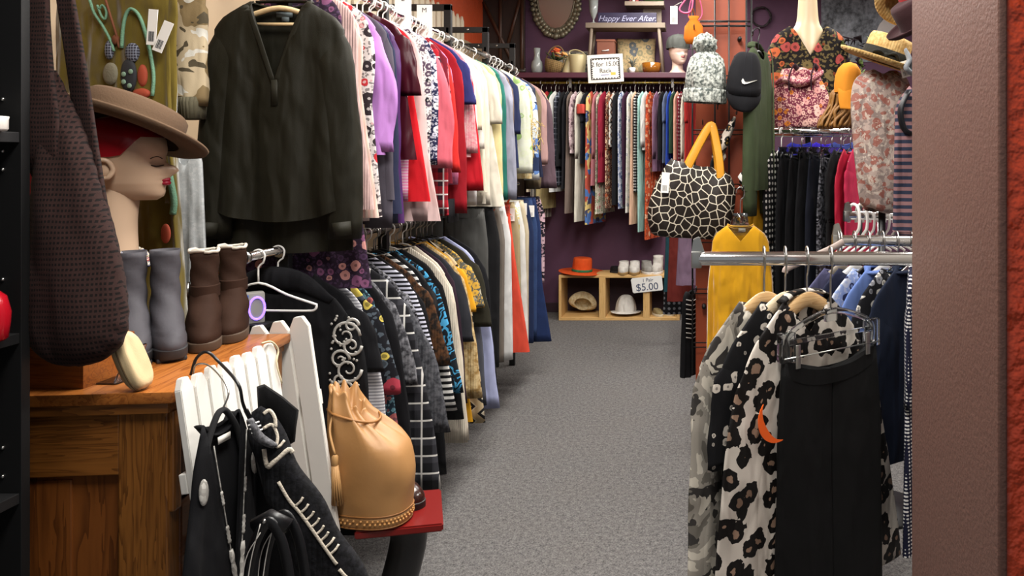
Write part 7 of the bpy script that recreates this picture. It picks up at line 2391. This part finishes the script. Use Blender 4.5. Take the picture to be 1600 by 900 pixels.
for k in range(26):
    c = Vector((.235 + rnd.uniform(-.05, .07), -.06 + rnd.uniform(-.03, .04), -.16 + rnd.uniform(-.12, .1)))
    a = rnd.uniform(0, 6)
    tube(b, [c, c + Vector((.03 * math.cos(a), -.01, .03 * math.sin(a))), c + Vector((.05 * math.cos(a + .6), .0, .05 * math.sin(a + .6)))], [.004, .022, .006], 6, True, .25)
plabel(tag(obj('ruffle', b, FL('#1a1416', '#3a1a3c', '#5a6a3a', 1.0, '#241a24'), fb), kind='stuff'), 'dark frilled shoulder ruffle')

# paisley shawl on a display form, straw hat on top
PY_ = 2.88
px0_ = X(1378, PY_)
zb2, zt2 = Z(328, PY_), Z(116, PY_)
pf_ = thing('display_form', 'tall display form on a pole under the paisley shawl', 'mannequin', (px0_, PY_ + .0, 0))
b = nb(); q = catmull([(zb2 + .03, .05), (zb2 + .12, .075), (zt2 - .2, .085), (zt2 - .08, .08), (zt2 - .03, .06)], 3); loft(b, [[(w * math.cos(a), w * .9 * math.sin(a), z) for a in [2 * PI * k / 24 for k in range(24)]] for z, w in [(p_[0], p_[1]) for p_ in [(v.x, v.y) for v in q]]]); obj('form_body', b, SK2, pf_)
b = nb(); tube(b, [(0, 0, .02), (0, 0, zb2 + .05)], .014, 10); lathe(b, [(.001, 0), (.16, 0), (.16, .012), (.02, .03)], 24); obj('pole', b, BLACKM, pf_)
sw = obj('paisley_shawl', nb(), cloth('paisley', '#a08f86', '#857670', '#8a4638', 1.5, .75, .8, c4='#b9ada0'))
b = nb()
q = catmull([(zb2, .062, .05), (zb2 + .03, .085, .07), (zb2 + .15, .1, .085), (zt2 - .22, .108, .095), (zt2 - .1, .108, .095), (zt2 - .03, .092, .08), (zt2 + .005, .05, .05)], 4)
loft(b, [[((w + .009 * math.sin(6 * a + 5 * z) + .004 * math.sin(13 * a)) * math.cos(a), (dd + .008 * math.sin(5 * a + 4 * z)) * math.sin(a), z - zb2 + .012 * math.sin(2 * a + 1)) for a in [2 * PI * k / 64 for k in range(64)]] for z, w, dd in q], (False, True))
bmesh.ops.recalc_face_normals(b, faces=b.faces[:]); b.to_mesh(sw.data); b.free(); sw.data.polygons.foreach_set('use_smooth', [True] * len(sw.data.polygons))
sw.location = (px0_, PY_, zb2)
tag(sw, 'red and grey paisley shawl wrapped round the display form', 'shawl')
STRAW = cloth('melange', '#b08c54', '#d6b67c', s=.7, wr=.1)
sh2 = brim_hat('straw_hat', 'straw hat with black bow band on top of the paisley shawl', (X(1377, PY_), PY_ - .03, Z(99, PY_)), (R(9), R(19), 0), STRAW, .175, .088, .105, flat=False, band=.045, band_m=S('#23231f'), curl=.012)
b = nb()
for sd in (-1, 1):
    tube(b, catmull([(-.02, -.103, .022), (-.02 + sd * .03, -.11, .034 + .004 * sd), (-.02 + sd * .045, -.105, .02), (-.02, -.103, .02)], 4), [.008] * 3 + [.013] * 5 + [.01] * 5, 8, True, .5)
ball(b, (-.02, -.105, .022), .011, 8); plabel(obj('bow', b, S('#23231f'), sh2), 'black ribbon bow')
price_tag(sh2, (.045, -.125, .022), .035, .06, rot=(0, R(-35), 0))
wg = thing('wig', 'long honey blond wig hanging behind the paisley shawl', 'wig', (X(1320, 3.2), 3.2, Z(146, 3.2)))
b = nb()
rnd = random.Random(14)
for k in range(64):
    a = 2 * PI * k / 64
    rr_ = .035 + .03 * (k % 3) / 2
    x0, y0 = rr_ * math.cos(a), rr_ * .8 * math.sin(a)
    w1 = rnd.uniform(-.012, .012)
    tube(b, catmull([(x0 * .4, y0 * .4, .03), (x0 * .9, y0, .0), (x0 + w1, y0, -.04), (x0 * 1.1 - w1 - .012, y0, -.08), (x0 * 1.2 - .03 + w1, y0, -.115), (x0 * 1.1 - .045, y0, -.145 + rnd.uniform(-.01, .012))], 3), .0075, 5, True, .7)
obj('strands', b, solid('#8f6430', .5, var=.3, bump=.5, bscale=90, name='blond_hair'), wg)
oc = thing('cap', 'bright orange cap hanging beside the straw hat brim', 'cap', (X(1322, 3.1), 3.08, Z(150, 3.1)), rot=(R(0), R(6), R(15)))
OC = S('#e0912a', wr=.2)
rows_ = [(-.012, .052, .05), (.02, .056, .055), (.06, .055, .055), (.09, .046, .048), (.112, .028, .03), (.12, .004, .004)]
b = nb(); loft(b, [[(w_ * math.cos(a) * (1 + .05 * math.sin(3 * a)), dd_ * math.sin(a), z_ + .02) for a in [2 * PI * k / 24 for k in range(24)]] for z_, w_, dd_ in rows_], (False, True)); obj('cap_crown', b, OC, oc)
b = nb(); loft(b, [[(.05 * s_ * (1 - .25 * t ** 2), -.052 + .034 * s_ * s_ - .012 * t, .022 - .085 * t) for s_ in [-1 + k / 6 for k in range(13)]] + [(.05 * s_ * (1 - .25 * t ** 2), -.047 + .034 * s_ * s_ - .012 * t, .024 - .085 * t) for s_ in [1 - k / 6 for k in range(13)]] for t in (0, .25, .5, .75, .92, 1)]); obj('visor', b, OC, oc)
cs = thing('cap_stand', 'thin black stand behind the straw hat holding the orange cap and wig', 'stand', (X(1328, 3.16), 3.16, 0))
b = nb(); tube(b, [(.06, .06, .02), (.06, .06, Z(112, 3.16))], .007, 8); tube(b, [(.06, .06, Z(114, 3.16)), (.0, -.06, Z(118, 3.2))], .005, 8); tube(b, [(.06, .06, Z(148, 3.16)), (-.03, .04, Z(146, 3.2))], .005, 8); lathe(b, [(.001, 0), (.13, 0), (.13, .01), (.015, .022)], 20); obj('stand_pole', b, BLACKM, cs)

# hats stacked beside the thick wall, striped cardigan below
HSX, HSY = X(1490, 2.66), 2.66
hs = thing('hat_stand', 'dark wooden hat stand half hidden by the thick wall', 'stand', (HSX, HSY, 0))
b = nb(); lathe(b, [(.001, 0), (.12, 0), (.12, .02), (.03, .04), (.016, .08), (.016, Z(-60, HSY)), (.03, Z(-66, HSY)), (.001, Z(-76, HSY))], 20); obj('stand_pole', b, oak('#3a1f0e', '#5a3216', 'z', .8, .4), hs)
for k, (px, py, yy) in enumerate(((1434, 10, 2.5), (1412, -12, 2.62), (1440, 128, 2.46))):
    tgt = at(px, py, yy) - Vector((HSX, HSY, 0))
    b = nb(); tube(b, catmull([(0, 0, tgt.z - .02), (tgt.x * .5, tgt.y * .5, tgt.z - .01), (tgt.x, tgt.y, tgt.z)], 4), .008, 8); obj('peg', b, oak('#3a1f0e', '#5a3216', 'z', .8, .4), hs)
brim_hat('felt_hat', 'dark burgundy felt hat, lowest on the hat stand', (X(1434, 2.5), 2.47, Z(35, 2.5)), (R(10), R(-36), 0), solid('#2c0a10', .9, bump=.2, bscale=200, name='burgundy_felt'), .12, .07, .085, curl=.014)
brim_hat('felt_hat', 'bright red felt hat above the burgundy one', (X(1432, 2.52), 2.5, Z(0, 2.5)), (R(8), R(-25), 0), solid('#8c1418', .9, bump=.2, bscale=200, name='red_felt'), .085, .06, .08, curl=.01)
brim_hat('straw_hat', 'natural straw hat topmost on the hat stand', (X(1412, 2.6), 2.62, Z(5, 2.6)), (R(-30), R(28), 0), STRAW, .1, .06, .08, curl=.006)
stc = garment('cardigan', 'navy and red striped knit cardigan hanging from the hat stand', 'cardigan', (X(1443, 2.46), 2.46, Z(135, 2.46)), R(12), cloth('hstripe', '#23283a', '#7a5a5c', s=1.4), sl=.42, sw=.1, hw=.11, L=.48, drop=.06, nw=.05, d=.025, dh=.03, r0=.045, r1=.04, out=.0, ry=.03)
b = nb(); tube(b, catmull([(-.07, -.03, -.02), (-.1, -.035, -.08), (-.09, -.035, -.14), (-.06, -.03, -.16)], 4), .014, 8, True, .5); plabel(obj('belt_tie', b, S('#141419', rough=.4), stc), 'dark satin tie')
for (nm_, px, py, Y_) in (('cloth_flower', 1416, 95, 2.6),):
    r = thing('veil', 'grey tulle veil pinned to the straw hat side', 'veil', (X(1412, 2.7), 2.68, Z(108, 2.7)))
    b = nb(); tube(b, catmull([(0, 0, .07), (.012, -.01, .03), (.0, -.012, .0), (.03, -.01, -.02), (.02, 0, .04)], 5), [.012 + .012 * math.sin(PI * k / 20) for k in range(21)], 8, True, .4); obj('veil_folds', b, S('#8a9096', rough=.7), r)

# dark poster on the back wall
ps2 = thing('poster', 'grey printed poster of a pale figure in a white bonnet on the purple wall', 'poster', (X(1345, YB), YB - .0045, Z(42, YB)))
pw_, phh = 62 * YB / F, 55 * YB / F
tn = NT('poster_print')
f = tn.noise(5, 6, tn.warp(tn.co, 3, .5))
f2 = tn.noise(26, 5)
k_ = tn.n('ShaderNodeClamp', {0: tn.math('MULTIPLY', tn.math('SUBTRACT', tn.math('ADD', tn.math('MULTIPLY', f, .6), tn.math('MULTIPLY', f2, .4)), .4), 4.0)}).outputs[0]
b = nb(); box(b, (-pw_, -.003, -phh), (pw_, .003, phh)); obj('paper', b, tn.out(tn.mix(k_, lin('#1c2026'), lin('#8a9098')), .5), ps2, False)
b = nb()
PF = solid('#c4bfba', .6, var=.15)
ux = lambda px: (px - 1345) * YB / F
uz = lambda py: (42 - py) * YB / F
prism(b, [(ux(x_), uz(y_)) for x_, y_ in ((1366, 55), (1374, 38), (1384, 26), (1396, 24), (1404, 32), (1404, 50), (1392, 52), (1380, 50), (1366, 58))], -.0045, -.002)
obj('figure', b, PF, ps2, False)
b = nb(); prism(b, [(ux(1389) + .045 * math.cos(a), uz(14) + .06 * math.sin(a)) for a in [2 * PI * k / 18 for k in range(18)]], -.005, -.002); obj('bonnet', b, solid('#d4d0ca', .6), ps2, False)
b = nb(); prism(b, [(ux(1389) + .026 * math.cos(a), uz(15) + .038 * math.sin(a)) for a in [2 * PI * k / 18 for k in range(18)]], -.006, -.004); obj('face', b, solid('#a88a80', .6), ps2, False)
